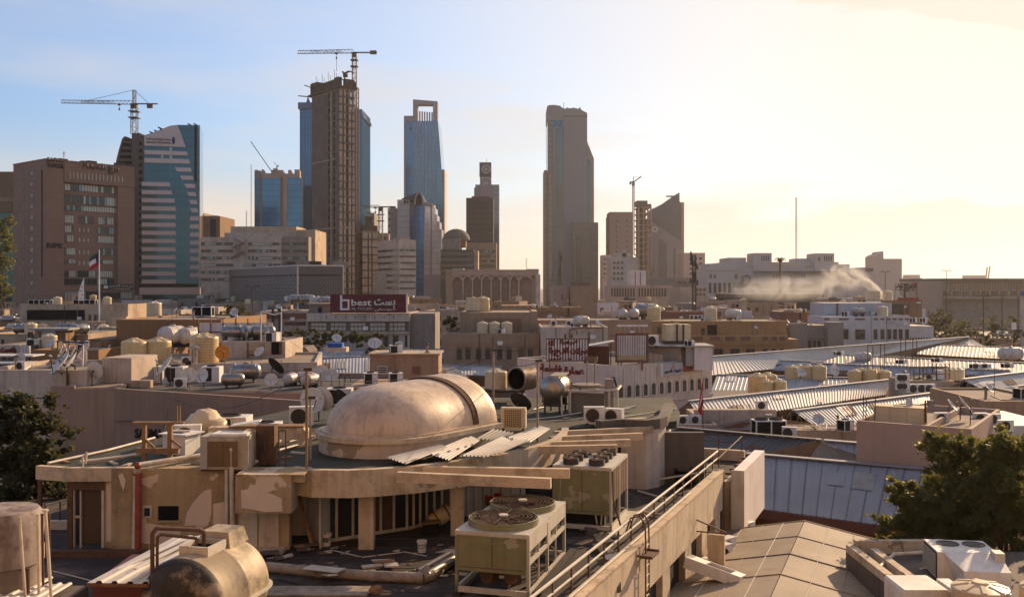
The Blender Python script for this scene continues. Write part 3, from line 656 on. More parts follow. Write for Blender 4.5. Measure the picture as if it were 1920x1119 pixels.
part('jib', MB().bar((0,0,0),(-39*s,0,56*s),1.3*s), paint_y, t); part('mast', MB().bar((9*s,0,0),(11*s,0,9*s),1.6*s).bar((5*s,0,17*s),(13*s,0,8*s),.8*s).bar((11*s,0,8*s),(14*s,0,10*s),2*s), paint_y, t)
# blue tower behind the frame tower
b = B('blue_tower', 'tall blue glass tower with flared crown behind the unfinished concrete tower', 560, 660); u, z = b.fx, b.z
b.box('glazing', blue2, u(562), u(679), 0, 38, 0, z(205)); b.part('crown', MB().plate([(u(559.5),z(205)),(u(559.5),z(193)),(u(600),z(193)),(u(600),z(205))], -1.5, 38), mat('crown_metal', (.05,.10,.14), metal=.5, rough=.35))
b.part('crown_tip', MB().plate([(u(574),z(193)),(u(577),z(181)),(u(582),z(193))], 0, 2), blue2); b.part('crown', MB().plate([(u(660),z(219)),(u(660),z(203)),(u(672),z(209)),(u(681),z(214)),(u(681.5),z(221))], -1.2, 38), blue2)
b.part('crown_arch', MB().path([(u(664),1,z(205)),(u(668),1,z(200)),(u(672),1,z(205)),(u(675),1,z(214))],.5), steel)
for a in (568,574,580,674): b.box('facade_fin', blue1, u(a), u(a+1.5), -.35, .05, 0, z(206))

# unfinished concrete frame tower (two sides seen), each floor and column apart
def frame_tower(name, label, pxL, pxC, pxR, D, th, pyt, fh, nbl, nbr, solid):
    b = B(name, label, pxC, D, th); Lx = b.fx(pxR); My = b.ly(pxL, 0); Ht = b.z(pyt); nf = int(Ht/fh)
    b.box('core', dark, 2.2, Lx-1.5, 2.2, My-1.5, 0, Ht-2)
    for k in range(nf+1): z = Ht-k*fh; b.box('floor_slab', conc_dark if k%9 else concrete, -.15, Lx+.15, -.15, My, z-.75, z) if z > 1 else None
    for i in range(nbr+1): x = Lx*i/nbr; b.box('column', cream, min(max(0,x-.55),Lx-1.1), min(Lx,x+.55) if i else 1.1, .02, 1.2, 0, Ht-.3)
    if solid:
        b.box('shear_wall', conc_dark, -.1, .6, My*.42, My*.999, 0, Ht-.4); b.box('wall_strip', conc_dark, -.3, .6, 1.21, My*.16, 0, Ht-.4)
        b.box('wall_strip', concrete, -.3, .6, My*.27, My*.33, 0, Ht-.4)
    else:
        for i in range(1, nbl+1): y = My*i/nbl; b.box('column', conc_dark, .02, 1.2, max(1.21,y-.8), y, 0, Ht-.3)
    return b, Lx, My, Ht
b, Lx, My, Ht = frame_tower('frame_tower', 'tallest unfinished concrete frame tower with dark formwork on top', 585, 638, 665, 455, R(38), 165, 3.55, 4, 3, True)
fm = MB(); 
for (x0,x1,y0,y1,h0,h1) in ((-1.2,Lx+1,-1.2,My+2,0,1.0),(-.6,4,My-6,My+.6,1,6.3),(-.6,.6,1,My-6,1,4.6),(2,7,-.6,1,1,4.4),(7.5,Lx+.4,-.6,.6,1,3.2),(Lx-2,Lx+.5,.6,6,1,4),(1,3,4,8,1,6)): fm.box(x0,x1,y0,y1,Ht+h0,Ht+h1)
for k in range(14): y = My*k/14; fm.bar((-.7,y,Ht+1),(-.9,y,Ht+5+2*(k%3)),.14)
fm.bar((-1.2,My,Ht),(-3.5,My+7,Ht+1.2),1.2,.4).bar((-1,My-2,Ht+4),(-1,My+6,Ht+6.6),.4)
b.part('formwork', fm, mat('plywood_formwork', (.085,.06,.04), var=.4, scale=.6))
sp = MB(); sx = b.w(3,2,0)
t = thing('concrete_pump', 'folded concrete placing boom on top of the tallest unfinished tower', 'crane', b.w(5,5,Ht+1)); s = 455/FPX
part('column', MB().tube((0,0,0),(0,0,22*s),1.6*s).box(-5*s,5*s,-3*s,3*s,17*s,18*s), steel_d, t); part('boom', MB().bar((0,0,24*s),(-4*s,0,33*s),3*s).bar((-3*s,0,28*s),(9*s,0,33*s),3*s).bar((9*s,0,33*s),(18*s,0,30*s),2*s).box(-3*s,6*s,-2*s,2*s,22*s,28*s), steel_d, t)
mb = MB(); lattice(mb, b.w(Lx+1.4,0,0), b.w(Lx+1.4,0,Ht+1), 1.3, 90, .22)
tag(part('hoist_mast', mb, rust), 'rusty builders hoist mast up the right edge of the tallest unfinished tower', 'hoist')
crane('flat topped tower crane above the tallest unfinished tower', 664.5, 560, 100, 462, 558, 707, -1, None, (694,706,2,4.5), (631,134), ('KUWAIT CONTRACTING', 583, 641), 7.5, None, 7)
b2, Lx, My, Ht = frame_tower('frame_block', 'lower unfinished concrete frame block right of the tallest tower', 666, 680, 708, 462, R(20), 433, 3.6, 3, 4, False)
b2.box('formwork', mat('plywood_formwork',(0,0,0)), 0, Lx, 0, 6, Ht, Ht+2.6); b2.box('formwork', mat('plywood_formwork',(0,0,0)), 2, 5, 2, 4, Ht+2.6, Ht+7)
crane('short tower crane among the mid skyline right of the unfinished towers', 714, 460, 389, 480, 668, 742, 0, None, (733,742,2,2), (704,398), None, 7, None, 4)
# small far blocks between the unfinished towers
for (nm,lb,a,c,t_,D,m) in (('far_block','narrow teal and white block far behind the short crane',666,684,388,900,teal),('far_block','slim grey green block in the gap left of the short crane mast',685,702,399,880,grey_r),('far_block','pale slab block with vertical strips left of the gabled glass tower',727,748,390,760,cream2),('far_block','low pinkish block behind the short crane',700,727,437,700,pinkst)):
    b = B(nm, lb, a, D); b.box('wall', m, 0, b.fx(c), 0, 25, 0, b.z(t_)); b.box('roof_plant', grey_r, b.fx(a+3), b.fx(a+9), 2, 8, b.z(t_), b.z(t_-4))
    for k in range(8): b.box('ribbon_window', g_dark, b.fx(a+2), b.fx(c-2), -.12, .02, b.z(t_+12+k*12), b.z(t_+7+k*12))
# blue tower with open portal crown
b = B('portal_tower', 'blue glass tower with open rectangular portal crown and tapering right side', 757, 820); u, z = b.fx, b.z
blue3 = glass('pale_blue_glass', (.035,.19,.30), .1, .45, (4.0,0,(.05,.11,.17),.2)); stone = mat('portal_stone', (.27,.23,.235), var=.08)
b.part('glazing', MB().plate([(u(774.5),0),(u(774.5),z(227)),(u(821),z(227)),(u(824),z(262)),(u(828),z(318)),(u(830),z(345)),(u(832),0)], 0, 40), blue3); b.box('side_glazing', blue1, u(760), u(774.5), 2, 40, 0, z(228))
b.box('side_pier', stone, u(757), u(760.5), 1, 40, 0, z(217)); b.box('side_lintel', stone, u(760.5), u(775), 1, 8, z(228), z(217))
b.box('portal_leg', stone, u(774.5), u(783), -.8, 9, z(227), z(196.5)); b.box('portal_leg', stone, u(812), u(820.5), -.8, 9, z(227), z(196.5)); b.part('portal_lintel', MB().plate([(u(774.5),z(196.5)),(u(774.5),z(187)),(u(820.5),z(190.5)),(u(820.5),z(196.5))], -.8, 9), stone)
for k in range(6): b.box('crown_post', stone, u(785.5+k*4.6), u(788+k*4.6), 1, 3, z(227), z(208.5+k*.4))
for px in (774.5,781,788,795,802,809,816): b.box('facade_fin', stone, u(px), u(px+1.2), -.5, .05, 0, z(228))
b.box('dark_vent', dark, u(768), u(771), 1.9, 2, z(245), z(238)); b.box('low_annex', cream2, u(828), u(833), 4, 30, 0, z(317))
# gabled glass tower
b = B('gabled_tower', 'grey and blue stepped glass tower with gabled arch roof', 730, 620); u, z = b.fx, b.z
lightst = mat('pale_granite', (.42,.35,.31), var=.08, lines=(3.6,0,(.32,.27,.24),.15)); sheen = glass('sky_sheen_glass', (.80,.62,.53), .2, .2, (3.5,0,(.55,.42,.36),.12))  # rosy tone stands for the bright sky mirrored in the stepped faces
b.box('wall', lightst, u(745), u(768), 0, 34, 0, z(374.5)); b.box('wall', grey_r, 0, u(745), 3, 34, 0, z(391)); b.box('wall', lightst, u(768), u(809), 4, 34, 0, z(379))
b.part('gable_roof', MB().add([(u(752),0,z(373)),(u(786),0,z(360)),(u(757),30,z(373)),(u(786),30,z(360)),(u(795),0,z(379)),(u(795),30,z(379))],[(0,1,3,2),(1,4,5,3),(0,4,1),(2,3,5),(0,2,5,4)]), mat('slate_roof',(.06,.055,.06)))
ar = MB(); pts = []
for k in range(11): a = math.pi*k/10; pts.append((u(786)-(u(793.5)-u(786))*math.cos(a), -.6, z(384)+ (z(362)-z(384))*math.sin(a)**.8))
for p_, q_ in zip(pts, pts[1:]): ar.bar(p_, q_, .9, 1.4, (0,1,0))
b.part('arch_frame', ar, lightst); b.part('arch_glazing', MB().plate([(p_[0], p_[2]) for p_ in pts], -.2, .0), dark)
for (a,c,t_) in ((766,796,448),(772,796,407),(776,795,386)): b.box('glazing', blue1 if t_ > 440 else glass('azure_glass',(.03,.15,.34),.1,.6,(3.6,2.4,(.02,.08,.2),.1)), u(a)+.02*t_/100, u(c)-.01*(500-t_)/10, -2-(t_-380)*.03, 4, 0 if t_ > 440 else z(460), z(t_-.0))
for k,(a,c,t_) in enumerate(((796,828,427),(796,824,413),(796,819,400),(796,815,387))): yc = 16-3*k; b.part('stepped_face', MB().prism([(u(a)+.03*k,-2+.6*k),(b.fx(c,yc),yc),(b.fx(c,yc),33-k*.3),(u(a)+.03*k,33-k*.3)], 0 if k == 0 else z(432), z(t_)), sheen)
b.box('base_block', pinkst, u(796), u(828), -4, 4, 0, z(516))
windows(b, [(u(757),u(762),z(382),z(376)),(u(763),u(766),z(382),z(376))], st='plain')
# banded block
b = B('banded_offices', 'pale office block with dark ribbon windows below the gabled tower', 748, 425, R(28)); Lx, My = b.fx(780), b.ly(708,0); Ht = b.z(449)
b.box('wall', cream2, 0, Lx, 0, My, 0, Ht); b.box('roof_block', pinkst, 1, 6, 2, 10, Ht, Ht+1)
for k in range(7): z_ = Ht-4.9-k*2.75; strip(b, .3, Lx-.3, z_, z_+.75, -.02, 9, .0); strip(b, .3, My-.3, z_, z_+.95, -.02, 12, .0, 'left')
b.box('roof_sign', concrete, -14, -8, -6, -5.5, 8, b.z(512))
# dark green block with dome behind
b = B('dark_block', 'dark green glass block with a small dome behind it', 826, 560); u, z = b.fx, b.z
b.box('wall', mat('dark_green_wall',(.06,.07,.055),var=.2), 0, u(888), 0, 25, 0, z(468)); b.box('upper_wall', grey_r, u(828), u(862), 3, 25, z(468), z(447))
for k in range(5): b.box('ribbon_window', g_dark, u(827), u(887), -.15, .02, z(478+k*11), z(473+k*11))
b.part('dome', MB().lathe([(8*math.cos(a*.157),6.5*math.sin(a*.157)) for a in range(11)], 20, (u(853),14,z(448))), conc_dark, None, smooth=True); b.box('drum', tan2, u(836), u(872), 8, 22, z(462), z(447)); b.box('side_wall', cream, u(884), u(896), 2, 20, 0, z(470))
# dark brown tower with square sign cube and glass tower behind
b = B('sign_cube_tower', 'slim glass tower crowned by a square emblem cube', 889, 760); u, z = b.fx, b.z
gg = glass('grey_glass', (.14,.16,.18), .12, .5, (3.8,2.6,(.08,.08,.09),.14)); b.box('glazing', gg, u(891), u(936), 1, 25, 0, z(346)); b.box('side_wall', grey_r, u(889), u(901), 0, 20, 0, z(352)); b.box('core_shaft', stone, u(900), u(921), -1, 18, 0, z(334.5))
b.box('emblem_cube', mat('cube_panel',(.10,.09,.10)), u(899), u(921), -1.5, 12, z(331), z(305)); b.box('shaft_opening', g_lit, u(902), u(919), -1.1, -.9, z(335), z(332.4))
em = MB(); cz = z(317.5); cx = u(911.5)
for k in range(12): a = k*math.pi/6; em.bar((cx+1.4*math.cos(a),-1.7,cz+1.4*math.sin(a)),(cx+3*math.cos(a+.35),-1.7,cz+3*math.sin(a+.35)),.35,.12,(0,1,0))
em.lathe([(3.1,0),(3.5,0),(3.5,.15),(3.1,.15)],18,(cx,-1.55,cz),(0,-1,0)).lathe([(0,0),(.8,0),(.8,.15),(0,.15)],10,(cx,-1.55,cz),(0,-1,0)); b.part('emblem', em, white_t)
text('77', white_t, b.t, u(907), u(916), z(350), z(342.5), -1.05, .02, .15); b.box('aerial', steel_d, u(912), u(912.6), 2, 2.4, z(305), z(297))
b = B('brown_tower', 'dark brown slab tower in front of the emblem cube tower', 874, 600); u, z = b.fx, b.z
b.box('wall', mat('dark_brown_wall',(.085,.06,.055),var=.2,scale=.1,lines=(3.4,2.2,(.06,.045,.04),.2)), 0, u(925), 0, 24, z(455), z(371)); b.box('lower_wall', tan, 0, u(931), -1, 24, 0, z(455)); b.box('roof_plant', redbrown, u(884), u(918), 3, 14, z(371), z(367))
for k in range(5): strip(b, u(877), u(929), z(474+k*9), z(469+k*9), -1.02, 14, .15)
# arcaded bank
b = B('arcaded_building', 'long beige building with a row of tall pointed arches', 836, 430); u, z = b.fx, b.z
b.box('wall', pinkst, 0, u(1010), 1.5, 30, 0, z(511)); b.box('top_beam', pinkst, u(842), u(1010), -.6, 1.5, z(516), z(507)); b.box('parapet', cream, -.2, u(1011), -.9, 30, z(507.5), z(505.5)); b.box('left_pier', tan, 0, u(848), -.7, 1.5, 0, z(507))
for a in ((848,868),(988,1010)): b.box('roof_block', pinkst, u(a[0]), u(a[1]), 4, 15, z(506), z(503 if a[0] == 848 else 504))
ax = [(848,867),(868,885),(886,902),(903,920),(921,938),(939,955),(956,972),(973,998)]
fr = MB(); op = []
for (a,c) in ax:
    w = u(c)-u(a); pts = []
    for k in range(9): tt = k/8; pts.append((u(a)+.3+(w-.6)*tt, z(525)+(z(517.5)-z(525))*math.sin(math.pi*tt)**.6))
    for p_, q_ in zip(pts, pts[1:]): fr.bar((p_[0],-.3,p_[1]),(q_[0],-.3,q_[1]),.35,.7,(0,1,0))
    b.part('arch_recess', MB().plate([(pts[0][0],0)]+pts+[(pts[-1][0],0)], 1.2, 1.48), mat('recess_brown',(.24,.15,.105),var=.15)); b.box('pier', cream2, u(a)-.25, u(a)+.25, -.4, 1.5, 0, z(520))
    sp_ = [(u(a)+.2,z(516))]+pts+[(u(c)-.2,z(516))]
    b.part('spandrel', MB().plate(sp_, -.2, .6), pinkst)
b.part('arch_mouldings', fr, cream2); b.box('right_end', cream2, u(1004), u(1013), -1, 24, 0, z(514))
# tallest grey tower
b = B('stone_tower', 'tall grey stone tower with rounded top and green glass strip right of centre', 1057, 700); u, z = b.fx, b.z
st2 = mat('grey_cladding', (.235,.228,.218), var=.06, scale=.05, lines=(3.8,0,(.255,.208,.175),.12)); gst = glass('bronze_glass', (.10,.085,.07), .15, .5, (3.8,2.2,(.17,.14,.12),.3)); gg2 = glass('aqua_glass', (.055,.16,.165), .12, .5, (3.8,2.4,(.04,.09,.09),.15))
b.part('wall', MB().plate([(0,0),(0,z(204)),(u(1064),z(203.5)),(u(1075),z(203)),(u(1089),z(204.5)),(u(1092),z(207.5)),(u(1101),z(212)),(u(1101),0)], 0, 38), st2)
b.box('left_glazing', gst, u(1027), u(1036), 1, 38, 0, z(225)); b.box('left_wall', st2, u(1036), u(1057), 1.2, 38, z(239), z(202)); b.box('left_wall', st2, u(1036), u(1043), 1.3, 38, 0, z(239)); b.box('green_glazing', gg2, u(1045.5), u(1056), 1.0, 38, z(345), z(239)); b.box('lower_glazing', glass('moss_glass',(.075,.085,.07),.15,.45,(3.8,2.4,(.12,.11,.09),.2)), u(1043), u(1057), 1.1, 38, 0, z(239)); b.part('crown', MB().plate([(u(1026),z(226)),(u(1026),z(199)),(u(1030),z(197.2)),(u(1040),z(196.8)),(u(1050),z(198.5)),(u(1053),z(201)),(u(1056.9),z(206)),(u(1056.9),z(226))], .3, 30), st2)
b.box('left_pier', pinkst, u(1020.5), u(1026.5), 4, 30, 0, z(318)); b.box('emblem_panel', glass('sign_glass',(.03,.20,.26)), u(1036.5), u(1055.5), .9, 1.15, z(238.5), z(220)); text('DXIX', mat('deep_navy',(.02,.04,.07)), b.t, u(1037.5), u(1054.5), z(237.5), z(221), .88, .03, .15)
b.part('slanted_annex', MB().plate([(u(1101),0),(u(1101),z(262)),(u(1112),z(290)),(u(1114.5),z(296)),(u(1115),0)], 4, 34), pinkst); b.box('annex_glazing', gg2, u(1102.5), u(1108), 3.6, 4.2, 0, z(297)); mb = MB()
for k in range(9): mb.bar((u(1102),3.8,z(267+k*3.4)),(u(1102+(k+1)*1.2),3.8,z(270+k*3)),.5); mb.bar((u(1102),3.8,z(270+k*3)),(u(1103+k),3.8,z(294)),.4)
b.part('annex_lattice', mb, frame_w); b.box('cornice', conc_dark, 0, u(1101.2), -.35, .1, z(219), z(217.6)); b.box('aerial', steel_d, u(1057.5), u(1058.3), 6, 6.4, z(202), z(189))
rf = MB()
for k in range(7): rf.box(u(1063+k*4),u(1065.5+k*4),6,9,z(206),z(199+(k%3)))
b.part('roof_plant', rf, steel_d)
b.box('front_annex', mat('greenish_stone',(.22,.19,.145),var=.08,lines=(3.8,0,(.19,.165,.125),.14)), u(1072), u(1118.5), -14, -.2, 0, b.z(417,0,-14)); b.box('annex_strip', g_dark, u(1080,-14), u(1090,-14), -14.2, -13.9, 8, z(446)); b.box('annex_ladder', grey_r, u(1105,-14), u(1109,-14), -14.25, -13.9, 8, z(432))
# pink slab tower
b = B('pink_tower', 'plain pinkish brown slab tower beside the slim crane', 1143, 640); u, z = b.fx, b.z
b.box('wall', mat('rosy_slab',(.29,.19,.145),var=.07,scale=.05), 0, u(1187), 0, 20, 0, z(397.5)); b.box('left_edge', tan2, u(1141.5), 0, 3, 20, 0, z(405))
windows(b, [(u(a),u(a+2.6),z(416+k*9.6),z(413+k*9.6)) for a in (1154.5,1174) for k in range(8)], st='plain')
t = thing('tower_crane', 'slim tower crane with raised jib beside the slanted glass tower', 'crane', (Xp(1187.5,655),655,Zp(478,655))); s = 655/FPX
part('mast', lattice(MB(), (0,0,0), (0,0,136*s), 3.4*s, 36, .8*s), pinkst, t); part('jib', MB().bar((0,0,136*s),(15*s,0,147*s),3*s,2*s).bar((0,0,137*s),(-6*s,0,136*s),2.4*s).bar((0,0,134*s),(0,0,146*s),1.2*s).bar((0,0,146*s),(12*s,0,145.5*s),.5*s), paint_y, t); part('cab', MB().box(-2.5*s,2.5*s,-2*s,2*s,129*s,136*s), paint_y, t); part('counterweight', MB().box(-7*s,-4*s,-2*s,2*s,132*s,137*s), conc_dark, t)
# framed tower under construction and slanted tower
b = B('open_frame_tower', 'open concrete frame tower next to the slim crane', 1196, 670); u, z = b.fx, b.z
for k in range(14): b.box('floor_slab', pinkst, u(1196), u(1222), 0, 22, z(388+k*11+1.6), z(388+k*11))
for a in (1197,1206,1214,1220): b.box('column', pinkst, u(a), u(a+2.2), .3, 2.5, 0, z(388))
b.box('core', mat('core_brown',(.13,.10,.085),var=.1), u(1199), u(1212), 3, 20, 0, z(386)); b.box('core_top', conc_dark, u(1194.5), u(1214.5), 1, 14, z(386), z(376)); b.box('core_top', conc_dark, u(1213), u(1222), 2, 14, z(388), z(382))  # core in one even dark brown
b = B('slanted_tower', 'dark tower with steep slanted top edge like a sail', 1211, 690); u, z = b.fx, b.z; dk = mat('slate_cladding',(.14,.142,.142),var=.06,scale=.05,lines=(3.8,0,(.15,.13,.115),.1))
b.part('sail_wall', MB().plate([(u(1224),0),(u(1224),z(391)),(u(1233),z(387)),(u(1252),z(377)),(u(1266),z(367)),(u(1276.5),z(359.5)),(u(1276.5),0)], 5, 30), dk)
b.part('front_wall', MB().plate([(u(1211),0),(u(1211),z(415)),(u(1222),z(415)),(u(1276.5),z(452)),(u(1276.5),0)], 0, 5.2), mat('pale_slate',(.26,.24,.22),var=.06,scale=.05)); b.box('right_strip', pinkst, u(1279), u(1285.5), 6, 30, 0, z(378)); b.box('right_link', g_lit, u(1276.5), u(1279), 8, 28, 0, z(376))
b.box('roof_boom', steel_d, u(1252.5), u(1268), 8, 9, z(367.5), z(365)); b.box('tall_window', dk, u(1235), u(1243), -.15, 0, z(520), z(449)); b.box('tall_window', dk, u(1243), u(1250.5), -.15, 0, z(524), z(454)); b.box('tall_window', dk, u(1262.5), u(1267), -.15, 0, z(530), z(466))
windows(b, [(u(1212.5),u(1222),z(421+k*8),z(416.5+k*8)) for k in range(3)]+[(u(1214),u(1216.5),z(452+k*9),z(447+k*9)) for k in range(7)], st='plain')
b.part('emblem', MB().lathe([(1.2,0),(2,0),(2,.15),(1.2,.15)],12,(u(1228),0,z(430)),(0,-1,0)), white_t)
# pale blocks at their feet
def plain(name, label, a, c, t_, D, m, depth=20, rows=(), cols=None, st='plain', extra=()):
    b = B(name, label, a, D); b.box('wall', m, 0, b.fx(c), 0, depth, 0, b.z(t_))
    for (x0,x1,yt,yb) in rows:
        n = max(1, int((x1-x0)/(cols or 7))); w = (b.fx(x1)-b.fx(x0))/n
        windows(b, [(b.fx(x0)+w*(k+.2), b.fx(x0)+w*(k+.8), b.z(yb), b.z(yt)) for k in range(n)], st=st)
    for (nm,x0,x1,y0,y1,t2,mm) in extra: b.box(nm, mm, b.fx(x0), b.fx(x1), y0, y1, b.z(t_)-.02, b.z(t2))
    return b
plain('pale_block', 'pale block at the foot of the pink slab tower', 1130, 1150, 478, 600, cream2, 18, [(1131,1142,484+k*9,488+k*9) for k in range(4)], 4)
plain('stepped_block', 'cream stepped block in front of the pink slab tower', 1145, 1196, 482, 560, cream2, 20, [(1148,1170,490+k*10,495+k*10) for k in range(4)], 6, extra=(('roof_block',1152,1184,3,14,474,cream2),('roof_block',1168,1176,3,10,468,cream2)))
plain('white_slab', 'white vertical slab with dark slits between the towers', 1181, 1211, 507, 420, white_r, 10, [(1190,1192.5,510,535),(1199,1202,510,535)], 3)
plain('long_low_block', 'long low block with a row of tall slits at the skyline foot', 1140, 1260, 535, 400, pinkst, 14, [(1145,1191,540,556),(1196,1250,540,556)], 5)
plain('window_block', 'square pale block with windows right of the slanted tower', 1282, 1322, 474, 620, mat('rosy_render',(.42,.31,.25),var=.08), 22, [(1291,1318,483+k*9.4,487+k*9.4) for k in range(6)], 8)
plain('low_wing', 'low horizontal wing behind the telecom mast', 1180, 1330, 521, 560, grey_r, 18, [(1270,1326,527,532)], 9)
plain('sandy_block', 'small sandy block with arcade left of the courthouse', 1260, 1326, 539, 330, cream, 12, [(1303,1324,541,545),(1303,1324,550,554)], 6)
plain('plain_brick_block', 'large plain brown block in front of the tall stone tower', 1071, 1120, 536, 240, tan, 12, extra=(('roof_block',1074,1108,3,8,529,tan2),))
plain('pink_villa', 'pinkish block with small dark window left of the plain brown block', 1036, 1064, 536, 245, pinkst, 10, [(1052,1056,551,562)], 4)
# courthouse
b = B('courthouse', 'huge pale courthouse with scales emblem and gilded lettering', 1322, 520); u, z = b.fx, b.z; ch = mat('courthouse_stone',(.46,.385,.33),var=.06,scale=.08)
b.box('left_wing', ch, 0, u(1386), -4, 30, 0, z(507)); b.box('wall', ch, u(1386), u(1622), 0, 50, 0, z(503)); b.box('right_wing', ch, u(1622), u(1640), 3, 40, 0, z(501)); b.box('upper_wall', ch, u(1386), u(1576), 3, 50, z(503), z(491)); b.box('upper_wall', ch, u(1331), u(1388), 2, 30, z(507), z(494))
b.box('stepped_roof', ch, u(1353), u(1388), 4, 30, z(494), z(492)); b.box('stepped_roof', ch, u(1371), u(1404), 6, 30, z(494), z(482.5)); b.box('roof_tower', ch, u(1412), u(1446), -1, 14, z(508), z(474.5)); b.box('roof_tower', ch, u(1527), u(1563), -1, 14, z(508), z(475)); b.box('stepped_roof', ch, u(1499), u(1526), 6, 20, z(491), z(484)); b.box('stepped_roof', ch, u(1563), u(1571), 6, 20, z(491), z(483)); b.box('stepped_roof', ch, u(1571), u(1598), 4, 30, z(503), z(495)); b.box('cornice', conc_dark, u(1413), u(1580), -1.6, 0, z(511.5), z(508.5)); b.box('cornice', ch, u(1322), u(1388), -5, -4, z(506.5), z(503.5)); b.box('cornice', conc_dark, u(1610), u(1640), 2, 4, z(508.5), z(503))
windows(b, [(u(x),u(x+2.2),z(489),z(480)) for x in (1426.5,1430.5,1434.5,1438.5)]+[(u(x),u(x+2.2),z(489.5),z(480.5)) for x in (1544,1548,1552,1556)]+[(u(1533),u(1536.5),z(489),z(482))], at=-1, st='plain')
windows(b, [(u(x),u(x+1.8),z(522),z(514.5)) for x in [1449+k*3 for k in range(5)]+[1480+k*3.1 for k in range(10)]], st='plain'); windows(b, [(u(x),u(x+5),z(522),z(514)) for x in (1327,1335,1374)]+[(u(1326+k*9),u(1331+k*9),z(550),z(530)) for k in range(7)], at=-4, st='plain')
dn = MB()
for k in range(46): dn.box(u(1413.5+k*3.6),u(1415+k*3.6),-1.5,-.02,z(514.5),z(511.6))
b.part('dentils', dn, ch); text('إن الله يأمر بالعدل', mat('gilded',(.75,.5,.18),metal=.6,rough=.3), b.t, u(1404), u(1527), z(501), z(496.5), 2.9, .06, .2)
def scales(px):
    mb = MB().bar((u(px),-.4,z(518)),(u(px),-.4,z(515)),.5).bar((u(px-7),-.4,z(518)),(u(px+7),-.4,z(518)),.4)
    for d in (-7,7): mb.bar((u(px+d),-.4,z(518)),(u(px+d-2),-.4,z(528)),.18).bar((u(px+d),-.4,z(518)),(u(px+d+2),-.4,z(528)),.18).bar((u(px+d-2),-.4,z(528.5)),(u(px+d+2),-.4,z(528.5)),.5)
    b.part('scales_emblem', mb, steel_d)
scales(1399); scales(1589)
b.box('screen_wall', g_dark, u(1393,-40), u(1540,-40), -40, -22, 0, b.z(532,0,-40)); b.box('terrace_band', ch, u(1390,-42), u(1560,-42), -44, -22, 0, b.z(540,0,-42))
plain('black_shed', 'long dark shed with pale end wall in the smoke before the courthouse', 1360, 1545, 551, 330, mat('black_cladding',(.045,.042,.042),var=.2), 16, extra=(('end_wall',1360,1367,-.3,16,549,cream2),))
t = thing('palm_tree', 'bushy palm silhouetted against the courthouse', 'tree', (Xp(1463,400),400,0)); h_ = Zp(494,400)
part('trunk', MB().tube((0,0,0),(0,0,h_),.6,8,.5), bark, t); mb = MB()
for k in range(22):
    a = k*2.4; r = 2.4; p0 = Vector((0,0,h_)); 
    for j in range(4):
        q = Vector((math.cos(a)*r*(j+1)/4, math.sin(a)*r*(j+1)/4, h_+ (1.6+.5*(k%3))*math.sin((j+1)/4*2.3)-.2)); mb.bar(p0, q, .5-.08*j, .06); p0 = q
part('fronds', mb, leaf_d, t)
# far right: sail-topped hotel, distant blocks, long low museum
b = B('sail_top_block', 'pale hazy block with curved sail fin on its roof at the right', 1641, 700); u, z = b.fx, b.z; hz_ = mat('hazy_stone',(.42,.32,.27),var=.05)
b.box('wall', hz_, u(1655), u(1691), 0, 25, 0, z(485)); b.part('sail_fin', MB().plate([(u(1641),0),(u(1641),z(481)),(u(1647),z(477)),(u(1653),z(475.5)),(u(1655.5),z(471)),(u(1656),0)], -1, 20), hz_); bl = MB()
for k in range(11): bl.box(u(1691),u(1694),2,18,z(492+k*4),z(491+k*4))
b.part('balconies', bl, hz_)
plain('distant_block', 'very distant pale stepped block beyond the rooftop Arabic sign', 1702, 1729, 521, 1300, hz_, 30, extra=(('roof_block',1707,1728,5,25,515,hz_),))
b = B('museum', 'long low brown museum building at the right edge of the skyline', 1738, 430); u, z = b.fx, b.z; mus = mat('museum_stone',(.30,.215,.165),var=.08,scale=.1)
b.box('end_block', mus, 0, u(1763), -2, 30, 0, z(527)); b.box('roof_slab', conc_dark, u(1754), u(1990), -1, 40, z(527), z(522)); b.box('upper_wall', mus, u(1763), u(1990), 1, 38, z(546), z(527)); b.box('lower_wall', grey_r, u(1763), u(1990), 4, 38, 0, z(556)); b.box('terrace_slab', mus, u(1763), u(1990), -1, 38, z(560), z(555)); b.box('dark_recess', g_dark, u(1763), u(1990), 5, 38, z(556), z(546)); 
for k in range(12): b.box('column', cream2, u(1768+k*18), u(1770+k*18), 1.2, 2.2, z(555), z(546))
for k in range(30): b.box('facade_rib', tan2, u(1783+k*5), u(1784.2+k*5), .75, 1, z(545), z(529))
plain('harbour_shed', 'pale distant shed on the horizon above the museum roof', 1821, 1850, 516, 1500, hz_, 30)
t = thing('harbour_crane', 'distant harbour crane booms leaning above the museum roof', 'crane', (Xp(1847,1500),1500,0)); s = 1500/FPX
part('boom', MB().bar((0,0,18),(4*s,0,18+34*s),1.6).bar((4*s,0,18),(9*s,0,18+36*s),1.6), pinkst, t); part('base', MB().box(-2*s,6*s,-4,4,0,22), pinkst, t)
